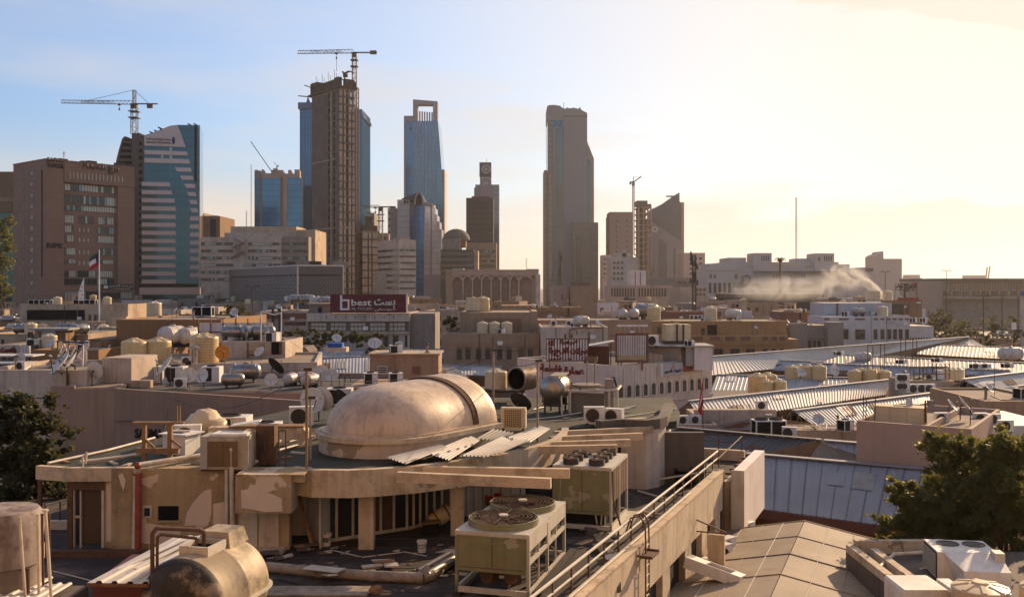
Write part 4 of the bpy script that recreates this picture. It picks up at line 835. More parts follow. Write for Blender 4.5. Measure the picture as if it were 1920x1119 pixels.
# masts
def mast(label, px, pyb, pyt, D, w, n, m=steel_d, dishes=0):
    t = thing('lattice_mast', label, 'mast', (Xp(px,D),D,Zp(pyb,D))); h = Zp(pyt,D)-Zp(pyb,D)
    part('mast', lattice(MB(), (0,0,0), (0,0,h), w, n, w*.16), m, t)
    mb = MB(); rnd = random.Random(px)
    for k in range(dishes): a = rnd.random()*6.3; zz = h*(.45+.52*rnd.random()); mb.box(math.cos(a)*w-.16,math.cos(a)*w+.16,math.sin(a)*w-.16,math.sin(a)*w+.16,zz,zz+1.1)
    if dishes: part('antennas', mb, m, t)
    return t
mast('telecom lattice mast hung with antennas in front of the courthouse left wing', 1301.5, 583, 477, 220, .75, 26, steel_d, 16)
mast('very tall thin radio mast rising into the bright sky behind the courthouse', 1493, 500, 370, 900, 1.1, 40, pinkst)
mast('thin lattice mast in front of the tall stone tower', 1049.5, 560, 470, 250, .5, 24, steel_d, 3)
mast('faint lattice mast left of the wide blue glass building', 471, 425, 308, 800, .5, 30, grey_r)
mast('second faint mast beside the cream office roof', 462, 425, 395, 700, .5, 8, grey_r)
mast('spindly aerial mast between the slanted tower and the telecom mast', 1223, 555, 500, 300, .5, 14, grey_r, 4)
mast('thin aerial on the arcaded building', 987, 506, 484, 430, .4, 6, grey_r)
# ================================================================ low houses
clut = []
def low(name, label, px0, px1, pyt, D, depth, m, th=0., par=.5, roof=None, group=None, pxr=None, wins=(), bands=()):
    """flat-roofed house: walls, parapet, roof sheet; wins = (px0, px1, pytop, pybottom, count, style)"""
    b = B(name, label, px0, D, th, group=group); Lx = b.fx(px1); Ht = b.z(pyt)
    if pxr: depth = b.ly(pxr, Lx)
    b.L, b.M, b.H = Lx, depth, Ht-par
    b.box('walls', m, 0, Lx, 0, depth, 0, Ht-par)
    b.part('parapet', MB().box(0,Lx,0,.25,Ht-par,Ht).box(0,Lx,depth-.25,depth,Ht-par,Ht).box(0,.25,.25,depth-.25,Ht-par,Ht).box(Lx-.25,Lx,.25,depth-.25,Ht-par,Ht), m)
    b.box('roof_deck', roof or roof_dust, .25, Lx-.25, .25, depth-.25, Ht-par-.05, Ht-par+.03)
    for (a,c,t_,bt,n,st) in wins:
        x0, x1 = b.fx(a), b.fx(c); w = (x1-x0)/n; zz = lambda py: b.z(py, (x0+x1)/2)
        windows(b, [(x0+w*(k+.18), x0+w*(k+.82), zz(bt), zz(t_)) for k in range(n)], st=st)
    if D < 260 and group is None:
        wr = random.Random(int(px0*3+D)); 
        for k in range(max(1,int(Lx/7))):
            x = Lx*(.08+.84*wr.random()); b.part('downpipe', MB().tube((x,-.09,0),(x,-.09,Ht-par*.6),.06,5), wr.choice((rust,steel_d,concrete)))
        for k in range(max(1,int(Lx/9))):
            x = Lx*(.08+.84*wr.random()); zz = Ht-1.2-2.2*wr.random(); b.part('conduit', MB().path([(x,-.04,zz),(min(Lx,x+1.5+2*wr.random()),-.04,zz-.1*wr.random()),(min(Lx,x+3.6),-.04,zz-.9)],.03,4), steel_d)
        if Lx > 5: x = Lx*(.15+.7*wr.random()); zz = Ht-1.6-1.5*wr.random(); b.part('wall_unit', MB().box(x,x+.8,-.38,-.05,zz,zz+.6).box(x+.1,x+.15,-.3,0,zz-.15,zz), paint_w)
        clut.append((b, label))
    for (a,c,t_,bt,mm,nm) in bands: b.box(nm, mm, b.fx(a), b.fx(c), -.12, .05, b.z(bt), b.z(t_))
    return b
def on(b, kind, px, y, label, rz=0., scale=None, group=None, dz=0.):
    y = y*b.M if isinstance(y, float) and abs(y) <= 1 else y
    x = b.fx(px, y); return place(kind, label, b.w(x, y, b.H+.03+dz), rz, group, scale)

# ---- the jumble of houses between the market and the towers
ZN = ((-999,120,'at the far left'),(120,250,'below the brown office tower'),(250,400,'below the teal glass tower'),(400,530,'left of the red sign'),(530,770,'behind the red sign'),(770,900,'right of the red sign'),(900,1020,'below the arcaded building'),(1020,1130,'below the tall stone tower'),(1130,1240,'below the slanted tower'),(1240,1330,'near the telecom mast'),(1330,1450,'before the courthouse'),(1450,1560,'under the smoke'),(1560,2500,'left of the museum'))
def zone(px): return next(z for a,c,z in ZN if a <= px < c)
jm = [('beige',cream),('pale',cream2),('whitewashed',white_r),('sand coloured',tan),('brown',tan2),('grey',grey_r),('pinkish',pinkst)]
rnd = random.Random(21); jn = 0
TK = (('cream_tank','cream plastic water tank'),('pale_tank','pale plastic water tank'),('steel_tank','horizontal steel water tank'),('white_tank','horizontal white water tank'),('dish','satellite dish'),('pack','packaged air conditioner'),('chiller','two-fan condenser'),('split','small outdoor air conditioner'),('hut','stair head hut'),('dark_tank','dark horizontal water tank'),('panel_tank','square cream panel tank'))
for ri, (D, zlo, zhi) in enumerate(((345,9,13.5),(312,9,13.5),(280,8.5,13),(250,8,12.8),(222,8,12.2),(198,7.5,11.8),(176,7.5,11),(158,7,10))):
    px = -60+rnd.random()*40
    while px < 1740:
        wid = rnd.uniform(9,17); c = px+wid/D*FPX; zt = rnd.uniform(zlo,zhi); mid = (px+c)/2
        skip = (mid > 1560 and D < 270) or (c > 820 and D < 240) or (440 < mid < 790 and D < 170) or (c > 1530 and D < 270) or (mid > 1700) or (110 < mid < 300 and D > 300 and False)
        if not skip:
            nm, m = rnd.choice(jm); z_ = zone(mid); nr = ('hindmost','farther','far','rear','middle','nearer','near','foremost')[ri]
            pyt = HY+(CAMH-zt)/D*FPX
            b = low('flat_roofed_house', f'{nm} {nr} flat-roofed house {z_}', px, c, pyt, D, rnd.uniform(10,15), m, rnd.uniform(-.25,.25), .55, rnd.choice((roof_dust,roof_dust,concrete)), 'flat-roofed houses of the rooftop jumble')
            n = int(b.L/2.6)
            for r_ in range(3):
                zz = b.H-1.9-r_*3.1
                if zz < 1: break
                windows(b, [(1+k*2.5, 1+k*2.5+1.0, zz, zz+1.25) for k in range(n-1) if rnd.random() < .8 and 2+k*2.5 < b.L-.6], st='mull')
            if rnd.random() < .5: q = rnd.uniform(.05,.5); b.part('shade_sheet', MB().box(b.L*q, b.L*(q+.35), -1.2, -.02, b.H-2.6, b.H-2.5), rnd.choice((tin_w,rust,tin_g)))
            if rnd.random() < .6: q = rnd.uniform(.1,.6); b.part('roof_room', MB().box(b.L*q, b.L*(q+.3), b.M*.45, b.M*.85, b.H, b.H+rnd.uniform(1.2,2.4)), rnd.choice([m_ for _,m_ in jm]))
            for k in range(rnd.randint(0,3)): x = b.L*rnd.uniform(.05,.95); b.part('downpipe', MB().box(x, x+.12, -.12, 0, 0, b.H), rnd.choice((rust,steel_d,concrete)))
            for k in range(rnd.randint(1,4)):
                kd, lb = rnd.choice(TK); q = rnd.uniform(.12,.85); y = rnd.uniform(.15,.6)*b.M
                place(kd, f'{lb} on a {nr} roof {z_}', b.w(b.L*q, y, b.H+.03), rnd.uniform(-.9,.9), (lb+'es' if lb.endswith('dish') else lb+'s')+' of the rooftop jumble', rnd.uniform(.8,1.15))
            if rnd.random() < .3: place('aerial', f'thin roof aerial on a {nr} house {z_}', b.w(b.L*.5, b.M*.4, b.H), rnd.random()*3, 'roof aerials of the rooftop jumble')
        px = c+rnd.choice((0,.2,1.5))/D*FPX*1.2

# ---- left: tan block with tanks, flag, shacks
b = low('tan_roof_block', 'wide tan block with dark recessed strip below the flagpole', 37, 240, 570, 190, 16, cream, 0, .4, wins=((165,172,590,601,1,'mull'),(176,188,590,601,2,'mull'),(206,213,597,610,1,'mull')))
b.box('recess', dark, b.fx(51), b.fx(159), -.1, .05, b.z(600), b.z(581)); b.box('parapet_ledge', cream, b.fx(208), b.fx(241), -1.2, 0, 0, b.z(593))
for px,l in ((66,'left of two dark condensers on the wide tan block'),(86,'right of two dark condensers on the wide tan block')): on(b,'chiller',px,4.,l)
on(b,'pale_tank',108,4.,'pale round tank between the condensers on the wide tan block'); on(b,'pale_tank',201,4.,'pale round tank right of the flagpole on the wide tan block')
on(b,'chiller',150,5.,'two-fan condenser left of the flagpole'); on(b,'chiller',170,5.,'two-fan condenser touching the flagpole on the wide tan block')
t = thing('flagpole', 'tall flagpole carrying a green white and red flag with black hoist', 'flagpole', (Xp(186,186),186,0)); part('pole', MB().tube((0,0,10),(0,0,Zp(468,186)),.17,8,.1), paint_w, t)
fl = [(0,Zp(470,186)),(-.1,Zp(494,186))]
for i,(nm,c) in enumerate((('green_stripe',(.03,.07,.04)),('white_stripe',(.75,.7,.65)),('red_stripe',(.42,.02,.03)))):
    z0 = Zp(472,186)-i*.85; mb = MB(); prev = None
    for k in range(9): q = k/8; p_ = (-.15-q*1.75, .25*math.sin(q*7), z0-q*1.25); r_ = (p_[0],p_[1],p_[2]-.85); prev and mb.quad(prev[0],p_,r_,prev[1]); prev = (p_,r_)
    part(nm, mb, mat('flag_'+nm,c,var=.05), t)
mb = MB().add([(-.15,.0,Zp(472,186)+.02),(-.6,.02,Zp(472,186)-.8),(-.6,.02,Zp(472,186)-1.8),(-.15,0,Zp(472,186)-2.53)],[(0,1,2,3)]); part('hoist_trapezoid', mb, black_t, t)
t = thing('feather_banner', 'white pointed banner with orange spots standing on the tan block', 'banner', (Xp(152,194),194,b.H)); z1 = Zp(521,194)-b.H
bp_ = [(-.55,1.0),(-.55,2.2),(-.2,3.6),(.25,z1-.6),(.55,z1),(.6,z1-1),(.6,1.0)]
part('cloth', MB().plate(bp_, 0, .06), mat('banner_cloth',(.75,.68,.6),var=.05), t); part('pole', MB().tube((.62,.03,0),(.62,.03,z1),.05), steel_d, t)
for k in range(4): part('spot', MB().lathe([(0,0),(.16,0),(.16,.03),(0,.03)],10,(.02+.2*(k%2),-.01,1.4+k*.75),(0,-1,0)), mat('orange_spot',(.5,.16,.04)), t)
b = low('shade_tent_house', 'small house with an ochre tent awning below the brown office tower', 118, 136, 566, 215, 6, ochre, 0, .1)
b = low('cluttered_flats', 'cluttered low flats with a sheet metal lean-to at the far left', -30, 165, 626, 112, 16, cream, 0, .3, wins=((2,9,636,652,1,'plain'),(50,66,622,632,1,'plain')))
b.part('lean_to', MB().box(b.fx(78),b.fx(150),-3,-.1,b.z(617),b.z(613.5)), tin_g); b.box('metal_shack', tin, b.fx(98), b.fx(124), -2.6, -.2, b.z(652), b.z(617)); b.box('shack_wall', cream, b.fx(84), b.fx(98), -2.4, -.2, b.z(652), b.z(617)); b.box('shack_door', redbrown, b.fx(93), b.fx(98), -2.5, -2.39, b.z(652), b.z(620)); b.box('shack_wall', tan2, b.fx(124), b.fx(141), -2.4, -.2, b.z(652), b.z(617))
on(b,'steel_tank',42,3.,'left steel tank on the cluttered flats',.2,.75); on(b,'dark_tank',74,3.,'dark end-on tank on the cluttered flats',1.2,.75); on(b,'pale_tank',58,2.,'pale box-like tank between two tanks on the cluttered flats',0,.7)
on(b,'steel_tank',125,4.,'duller of two steel tanks behind the lean-to',.3,.75); on(b,'steel_tank',150,2.,'shiny end-on steel tank on the cluttered flats',1.0,.75)
b3 = low('tan_wall_block', 'large ochre brown windowless block behind the cream tanks', 218, 415, 599, 98, 18, mat('ochre_brown',(.24,.13,.06),var=.12,scale=.2,streak=.3), 0, .2)
b3.box('front_wing', tan2, b3.fx(180), b3.fx(218), -2, 8, 0, b3.z(634)); b3.box('wing_panel', tan, b3.fx(184), b3.fx(206), -2.2, -2, 4, b3.z(638))
on(b3,'pale_tank',289,14.,'lone pale tank on top of the ochre brown block'); on(b3,'chiller',381,14.,'two-fan condenser on top of the ochre brown block'); on(b3,'dish',330,13.,'small white dish catching light on the ochre brown block',-1.2,.7)
on(b3,'white_tank',324,-6.,'white end-on tank before the ochre brown block',1.25,1.1,dz=-2.2); on(b3,'white_tank',357,-5.,'pinkish white tank right of the white end-on tank',1.25,1.,dz=-2.2)
tag(part('tank_platform', MB().box(b3.fx(305),b3.fx(375),-7.5,-3.6,6,b3.H-2.2).box(b3.fx(303),b3.fx(377),-7.6,-3.5,b3.H-2.22,b3.H-2.15), tan2, None), 'brown tank platform in front of the ochre brown block', 'platform').matrix_world = b3.t.matrix_world.copy() if False else Matrix.Translation((b3.x0,b3.y0,0))
# white panel fence with steel tanks and a container
t = thing('panel_fence', 'white sheet panel fence with posts behind three steel tanks', 'fence', (Xp(372,90),90,0)); w_ = S(140,90); zt, zb = Zp(605,90), Zp(642,90)
for k in range(6): part('panel', MB().box(w_*k/6+.03,w_*(k+1)/6-.03,0,.06,zb,zt), white_r, t); part('post', MB().box(w_*k/6-.05,w_*k/6+.03,-.1,.02,zb-3,zt+.4), rust, t)
part('rail', MB().box(0,w_,-.06,0,zb+.9,zb+1.0), rust, t)
b = low('container_house', 'pale boxy roof cabin with doorway and window below three steel tanks', 415, 535, 640, 84, 7, cream2, 0, .1, wins=((485,499,646,652,1,'plain'),(467,477,657,666,1,'cross')))
b.box('rust_wall', cream, b.fx(462), b.fx(509), -.08, .05, b.z(664), b.z(641)); b.box('doorway', dark, b.fx(510), b.fx(524), -.1, .05, b.z(664), b.z(641)); b.box('door_post', rust, b.fx(524), b.fx(528), -.15, .05, b.z(664), b.z(640))
for px,l,r_ in ((436,'leftmost of three steel tanks on the roof cabin',0.1),(471,'middle of three steel tanks on the roof cabin',.9),(494,'rightmost of three steel tanks on the roof cabin',.4)): on(b,'steel_tank',px,3.5,l,r_,.72)
for px,l in ((457,'left white dish on the roof cabin edge'),(476,'middle white dish on the roof cabin edge'),(499,'right white dish on the roof cabin edge')): on(b,'dish_low',px,.6,l,.3,.6)
t = thing('pergola_frame', 'bent pale pipe frame right of the three steel tanks', 'frame', (Xp(478,84),84,b.H)); part('pipe', MB().path([(0,2,0),(0,2,2.6),(1.2,2,2.3),(1.9,1.5,2.5),(2.0,1,0)],.05), paint_w, t)
# roof with three cream tanks
b = low('tank_roof_block', 'streaked pale block whose roof carries three big cream tanks', 168, 595, 684, 74, 12, cream2, .16, .25, wins=((345,362,676,684,1,'plain'),))
on(b,'cream_tank',252,1.6,'left one of a pair of big cream tanks',.2,.98); on(b,'cream_tank',297,2.2,'right one of a pair of big cream tanks',1.,.98); on(b,'cream_tank',383,3.,'big cream tank beside the orange dish',.5,1.12)
o = on(b,'dish_low',416,1.2,'bright orange satellite dish beside the cream tank',.5,.95); om = mat('orange_paint',(.55,.20,.03),var=.15,scale=2.)
for ch in o.children:
    if ch.name.startswith('reflector'): ch.data = ch.data.copy(); ch.data.materials[0] = om
t = thing('roof_vent', 'capped sheet metal vent stack between the cream tanks', 'vent', b.w(b.fx(365,1.2),1.2,b.H)); part('stack', MB().tube((0,0,0),(0,0,1.3),.22,12), steel, t, True); part('cap', MB().lathe([(.36,1.35),(.36,1.45),(.2,1.55),(0,1.57)],12), steel, t, True)
on(b,'split',350,1.3,'small outdoor unit left of the vent stack',.4); on(b,'dish',318,-4.4,'large dish edge-on below the cream tanks',1.15,1.45,dz=-2.6)
# long pale wall with sign, truss frame
b = low('long_wall_house', 'long pale wall with two big dishes in front at the left', -40, 160, 693, 66, 9, cream2, -.05, .3)
b5 = low('striped_sign_house', 'shop house with white red-lettered sign panel at the left edge', -20, 58, 648, 92, 9, frame_m, 0, .1)
for k in range(5): b5.box('stud', concrete, b5.fx(2+k*12.5), b5.fx(4+k*12.5), -.12, .03, b5.z(681), b5.z(668))
sb = b5.box('sign_panel', cream2, b5.fx(-14), b5.fx(40), -.3, -.02, b5.z(666), b5.z(646)); text('بلتست', red_t, sb, b5.fx(4), b5.fx(34), b5.z(662), b5.z(648.5), -.32, .07, .08)
for a in (40.6,46.8,53): b5.box('sign_panel', white_r, b5.fx(a), b5.fx(a+5.4), -.3, -.02, b5.z(665), b5.z(648))
b6 = low('low_brown_house', 'low brown house front behind the white truss frame', 58, 185, 656, 90, 9, mat('ochre_brown',(0,0,0)), 0, .25)
on(b6,'pale_tank',93,4.,'squat pale tank on the low brown house',0,.7); on(b6,'pack',66,4.,'packaged air conditioner on the low brown house')
t = thing('truss_frame', 'white triangular truss frame of an old billboard', 'frame', (Xp(110,72),72,Zp(690,72))); s = 72/FPX; mb = MB()
for (a,c,e,f,y0,y1) in ((-6,0,8,48,0,0),(8,48,46,44,0,0),(46,44,44,-8,0,0),(8,48,4,0,0,2),(20,46,12,0,0,0),(34,46,14,4,0,0),(44,36,22,0,0,0),(14,20,42,18,0,0),(-10,2,34,4,1,1),(10,48,18,46,1,1),(46,42,24,16,1,1),(2,24,20,46,0,0),(-4,22,0,0,1,1),(-18,8,4,20,1,1)): mb.bar((a*s,y0,c*s),(e*s,y1,f*s),.1)
part('truss', mb, white_r, t); part('sheet', MB().box(34*s,46*s,.6,.66,-6*s,32*s), white_r, t); part('top_shelf', MB().bar((8*s,0,49*s),(52*s,.4,48*s),.3,.1), steel_d, t)
t = thing('tin_awning', 'low overlapping tin sheets on the roof at the left edge', 'awning', (Xp(0,78),78,Zp(690,78))); part('sheet', MB().box(-3,2.6,0,2,.9,1.0), tin_w, t); part('sheet', MB().box(-2,3.9,-1.6,.2,.45,.55), tin_w, t)
# lettered building with dishes (behind the left tree)
smat = mat('grey_brown_plaster',(.31,.21,.15),var=.14,scale=.25,streak=.45,dirt=(.2,.15,.12),dirt_amt=.4)
b = B('lettered_house', 'long bare plastered house beside the left tree', 95, 64, R(12)); u = b.fx; Lx = u(224); z = lambda py: b.z(py, Lx*.7)
b.box('walls', smat, 0, Lx, 0, 9, 0, z(728)); b.box('roof_deck', roof_dust, .2, Lx-.2, .2, 8.8, z(728)-.02, z(728)+.04); b.box('parapet', smat, 0, u(140), -.02, .25, z(728), z(722)); ZR = z(728)+.04
for px,y,l,r_,sc_,k in ((122,1.2,'left one of a pair of tilted dishes seen edge-on',-1.0,1.5,'dish'),(137,1.8,'right one of a pair of tilted dishes seen edge-on',-1.15,1.45,'dish'),(174,1.6,'broad dish seen from behind beside the edge-on pair',2.9,1.0,'dish_low')): place(k,l,b.w(u(px,y),y,ZR),r_,None,sc_)
t2 = B('low_roof_house', 'lower flat house whose roof is crowded with dishes', 224, 66.5, R(-9)); u2 = t2.fx; L2 = u2(660); Z2 = lambda py: t2.z(py, u2(300))
t2.box('walls', smat, 0, L2, 0, 11, 0, Z2(732)); t2.box('roof_deck', bitumen, .2, L2-.2, .2, 10.8, Z2(732)-.02, Z2(732)+.03); H2 = Z2(732)+.03; t2.H = H2; t2.M = 11
tx = t2.t
t2.box('ledge', smat, u2(205), u2(330), -.25, .02, Z2(790), Z2(786))
t2.box('rear_parapet', smat, 0, L2, 10.5, 10.8, H2, H2+.35); t2.box('pale_hut', cream2, u2(168), u2(224), 1.5, 5, 3, H2+2.0)
for kd,px,y,l,r_,sc_ in (('pack',288,5.,'leftmost packaged air conditioner under the cream tanks',0,1.15),('pack',330,5.,'packaged air conditioner behind the tall edge-on dish',0,1.15),('pack',398,6.,'packaged air conditioner right of the two white dishes',0,1.1),
    ('dish',316,2.4,'tall edge-on dish beside boxes and a packaged air conditioner',-1.1,1.35),('dish_low',352,2.,'left white dish leaning among air conditioners',.5,.85),('dish_low',381,1.8,'right white dish lying low among air conditioners',-.3,.85),
    ('steel_tank',437,2.2,'small steel tank in front of the bigger dark steel tank',.15,.55),('steel_tank',461,6.,'big bulging steel tank behind the small steel tank',.1,.75),('dish_dark',512,5.,'huge dark dish seen from behind right of the steel tanks',2.4,1.2),
    ('dish_low',508,1.2,'small white dish in front of the dark dish',.2,.7),('white_tank',545,4.,'white barrel tank right of the dark dish',1.3,.5),('white_tank',582,3.,'white round ended tank second from the right',1.2,.55),('white_tank',574,5.,'white tank half hidden behind its neighbour',.2,.5),('dish_low',622,4.5,'pale round dish with curved handrails beside it',.2,.75),('split',338,1.2,'small outdoor unit below the edge-on dish',.3,.9),('dish_low',602,4.5,'rear white dish among the barrel tanks',.1,.9)):
    place(kd, l, t2.w(u2(px,y),y,H2), r_, None, sc_)
for px,l in ((258,'left cardboard coloured box on the low flat roof'),(275,'right cardboard coloured box on the low flat roof')): o = thing('storage_box', l, 'box', t2.w(u2(px,1.5),1.5,H2)); part('box_body', MB().box(-.35,.35,-.25,.25,0,.45), cream, o); part('box_lid', MB().box(-.37,.37,-.27,.27,.45,.49), cream2, o)
t = thing('handrail_hoops', 'pair of curved ladder hoops over the roof edge', 'handrail', t2.w(u2(636,4),4,H2)); mb = MB()
for x in (0,.35): mb.path([(x,0,0),(x,0,.6),(x+.1,0,.8),(x+.25,0,.85),(x+.4,0,.75),(x+.45,0,.3)],.03)
part('hoops', mb, steel_d, t)
# sloping parapet wall in front of it
t = thing('parapet_wall', 'pale wall with sloping sunlit top edge and black lettering', 'wall', (0,0,0)); 
zt = 11.7; A = Vector((Xp(215,59),59,0)); Bv = Vector((Xp(582,57),57,0)); d_ = (Bv-A); n_ = Vector((-d_.y,d_.x,0)).normalized()*.25
z0_, z1_ = Zp(728,59), Zp(752,57)
part('wall_face', MB().add([A+n_*0+Vector((0,0,5)),Bv+Vector((0,0,5)),Bv+Vector((0,0,z1_)),A+Vector((0,0,z0_)),A+n_+Vector((0,0,5)),Bv+n_+Vector((0,0,5)),Bv+n_+Vector((0,0,z1_)),A+n_+Vector((0,0,z0_))],[(0,1,2,3),(5,4,7,6),(3,2,6,7),(0,3,7,4),(1,5,6,2)]), smat, t)
ux = (Bv-A).normalized(); Mx = Matrix(((ux.x,-ux.y,0,A.x),(ux.y,ux.x,0,A.y),(0,0,1,0),(0,0,0,1))); lx_ = lambda px: (lambda k: (k*A.y-A.x)/(ux.x-k*ux.y))((px-CX)/FPX)
text('SALIMA', black_t, t, lx_(253), lx_(306), Zp(821,58.7), Zp(803,58.7), -.02, .04, .03, 'lettering', Mx)
part('ledge', MB().bar(A+Vector((0,-.1,Zp(786,58.7))), A+ux*9+Vector((0,-.1,Zp(790,58.5))), .15, .12), smat, t)

# ---- centre: red sign building, hedge, blue roofs
b = low('red_sign_building', 'long shop building with huge red sign and gridded windows', 577, 768, 587, 166, 16, cream2, 0, .1, wins=((716,731,629,650,1,'plain'),(735,750,629,650,1,'plain'),(758,765,629,650,1,'plain')))
b.box('ribbon_recess', frame_m, b.fx(577.5), b.fx(767), -.08, .02, b.z(620.5), b.z(602.5))
for k in range(5):
    for j in range(4): 
        x0 = b.fx(584+k*36.8+j*7.2); w = S(6.2,166); r_ = [(x0,x0+w,b.z(611),b.z(605.5)),(x0,x0+w,b.z(619.5),b.z(613))]
        for q in r_: b.box('window_pane', g_lit if True else g_dark, q[0], q[1], -.12, -.07, q[2], q[3])
b.box('cornice', cream, 0, b.L, -.6, .0, b.z(626), b.z(621)); b.box('cornice', cream2, -.1, b.L+.1, -.5, .0, b.z(602.5), b.z(587)); b.box('upper_wall', grey_r, b.fx(577), b.fx(621), 1, 8, b.z(588), b.z(571)); b.box('upper_slab', cream, b.fx(575), b.fx(622), .5, 8, b.z(571), b.z(568)); b.box('doorway', dark, b.fx(595), b.fx(601), .9, 1.02, b.z(586), b.z(576))
for k in range(8): b.box('red_mark', redbrown, b.fx(612+k*18), b.fx(614+k*18), -.53, -.49, b.z(597), b.z(592))
o = b.box('sign_board', mat('maroon_board',(.115,.022,.026),var=.08,scale=.4), b.fx(621), b.fx(762), -.9, -.3, b.z(586), b.z(551.5)); b.box('sign_edge', cream2, b.fx(762), b.fx(764), -.9, -.3, b.z(586), b.z(551.5))
u, z = b.fx, b.z; y_ = -.93
o2 = MB(); 
for (x0,x1,t_,bt) in ((639.5,643.5,553,581),(643.5,657,561,564.5),(643.5,657,577.5,581),(653.5,657,564.5,577.5)): o2.box(u(x0),u(x1),y_-.06,y_,z(bt),z(t_))
b.part('square_emblem', o2, white_t, o)
text('best', white_t, o, u(660.5), u(698), z(573), z(561), y_, .02, .06); text('بست', white_t, o, u(703), u(742.5), z(576), z(560.5), y_, .03, .06); text('AL-YOUSIFI', white_t, o, u(660.5), u(699), z(581.3), z(576), y_, -.01, .06); text('اليوسفي', white_t, o, u(703), u(742.5), z(583.5), z(576.5), y_, .0, .06)
b.box('side_house', grey_r, b.fx(769), b.fx(815), 1, 12, 0, b.z(588))
b7 = low('brown_band_house', 'brick red banded shop house with dark round posts left of the red sign', 490, 577, 583, 168, 14, cream2, 0, .1)
b7.box('brown_band', redbrown, b7.fx(498), b7.fx(576), -.3, .02, b7.z(597), b7.z(587)); b7.box('window_band', g_dark, b7.fx(533), b7.fx(573), -.1, .03, b7.z(610), b7.z(603)); b7.box('lower_wall', redbrown, b7.fx(533), b7.fx(576), -.1, .03, b7.z(626), b7.z(621))
for px in (514,527): b7.part('post', MB().tube((b7.fx(px),-.9,0),(b7.fx(px),-.9,b7.z(578)),S(2.6,168),12), steel_d)
for px,k,l in ((556,'steel_tank','left steel tank behind the brick red banded house'),(575,'steel_tank','middle steel tank behind the red sign end'),(596,'white_tank','large white tank left of the red sign top'),(612,'steel_tank','steel tank touching the red sign left end'),(538,'dish','white dish on the brick red banded house')): on(b7 if px<577 else b,k,px,6.,l,.5,1.0,dz=1.)
rh = random.Random(5)
for k,(px,py) in enumerate(((540,640),(565,636),(590,640),(622,634),(655,638),(690,640),(708,645),(528,648))):
    D = 142; c = (Xp(px,D),D,0); tree('street_tree', ['dusty street tree before the banded house','street tree at the left end of the hedge row','third street tree of the row below the red sign','street tree below the left end of the red sign','tall street tree under the red sign','street tree under the gridded windows','small street tree at the right end of the row','low bush at the left end of the street tree row'][k], c, rblobs((c[0],D,Zp(py,D)), 2.0, 1.6, 1.9, 7, k+40), 900, .42, leaf_o, .14, k, 'street trees below the red sign')
D = 230; c = (Xp(435,D),D,0); tree('round_tree', 'big round olive green tree in front of the lattice screen block', c, rblobs((c[0],D,Zp(587,D)), 3.4, 3, 2.4, 16, 77), 4200, .42, leaf_o, .3, 9)
c = (Xp(845,162),162,0); tree('palm_bush', 'spiky dark tree beside the eight-window building', c, rblobs((c[0],162,Zp(606,162)), 1.6, 1.4, 1.3, 6, 78), 700, .5, leaf_d, .14, 10)

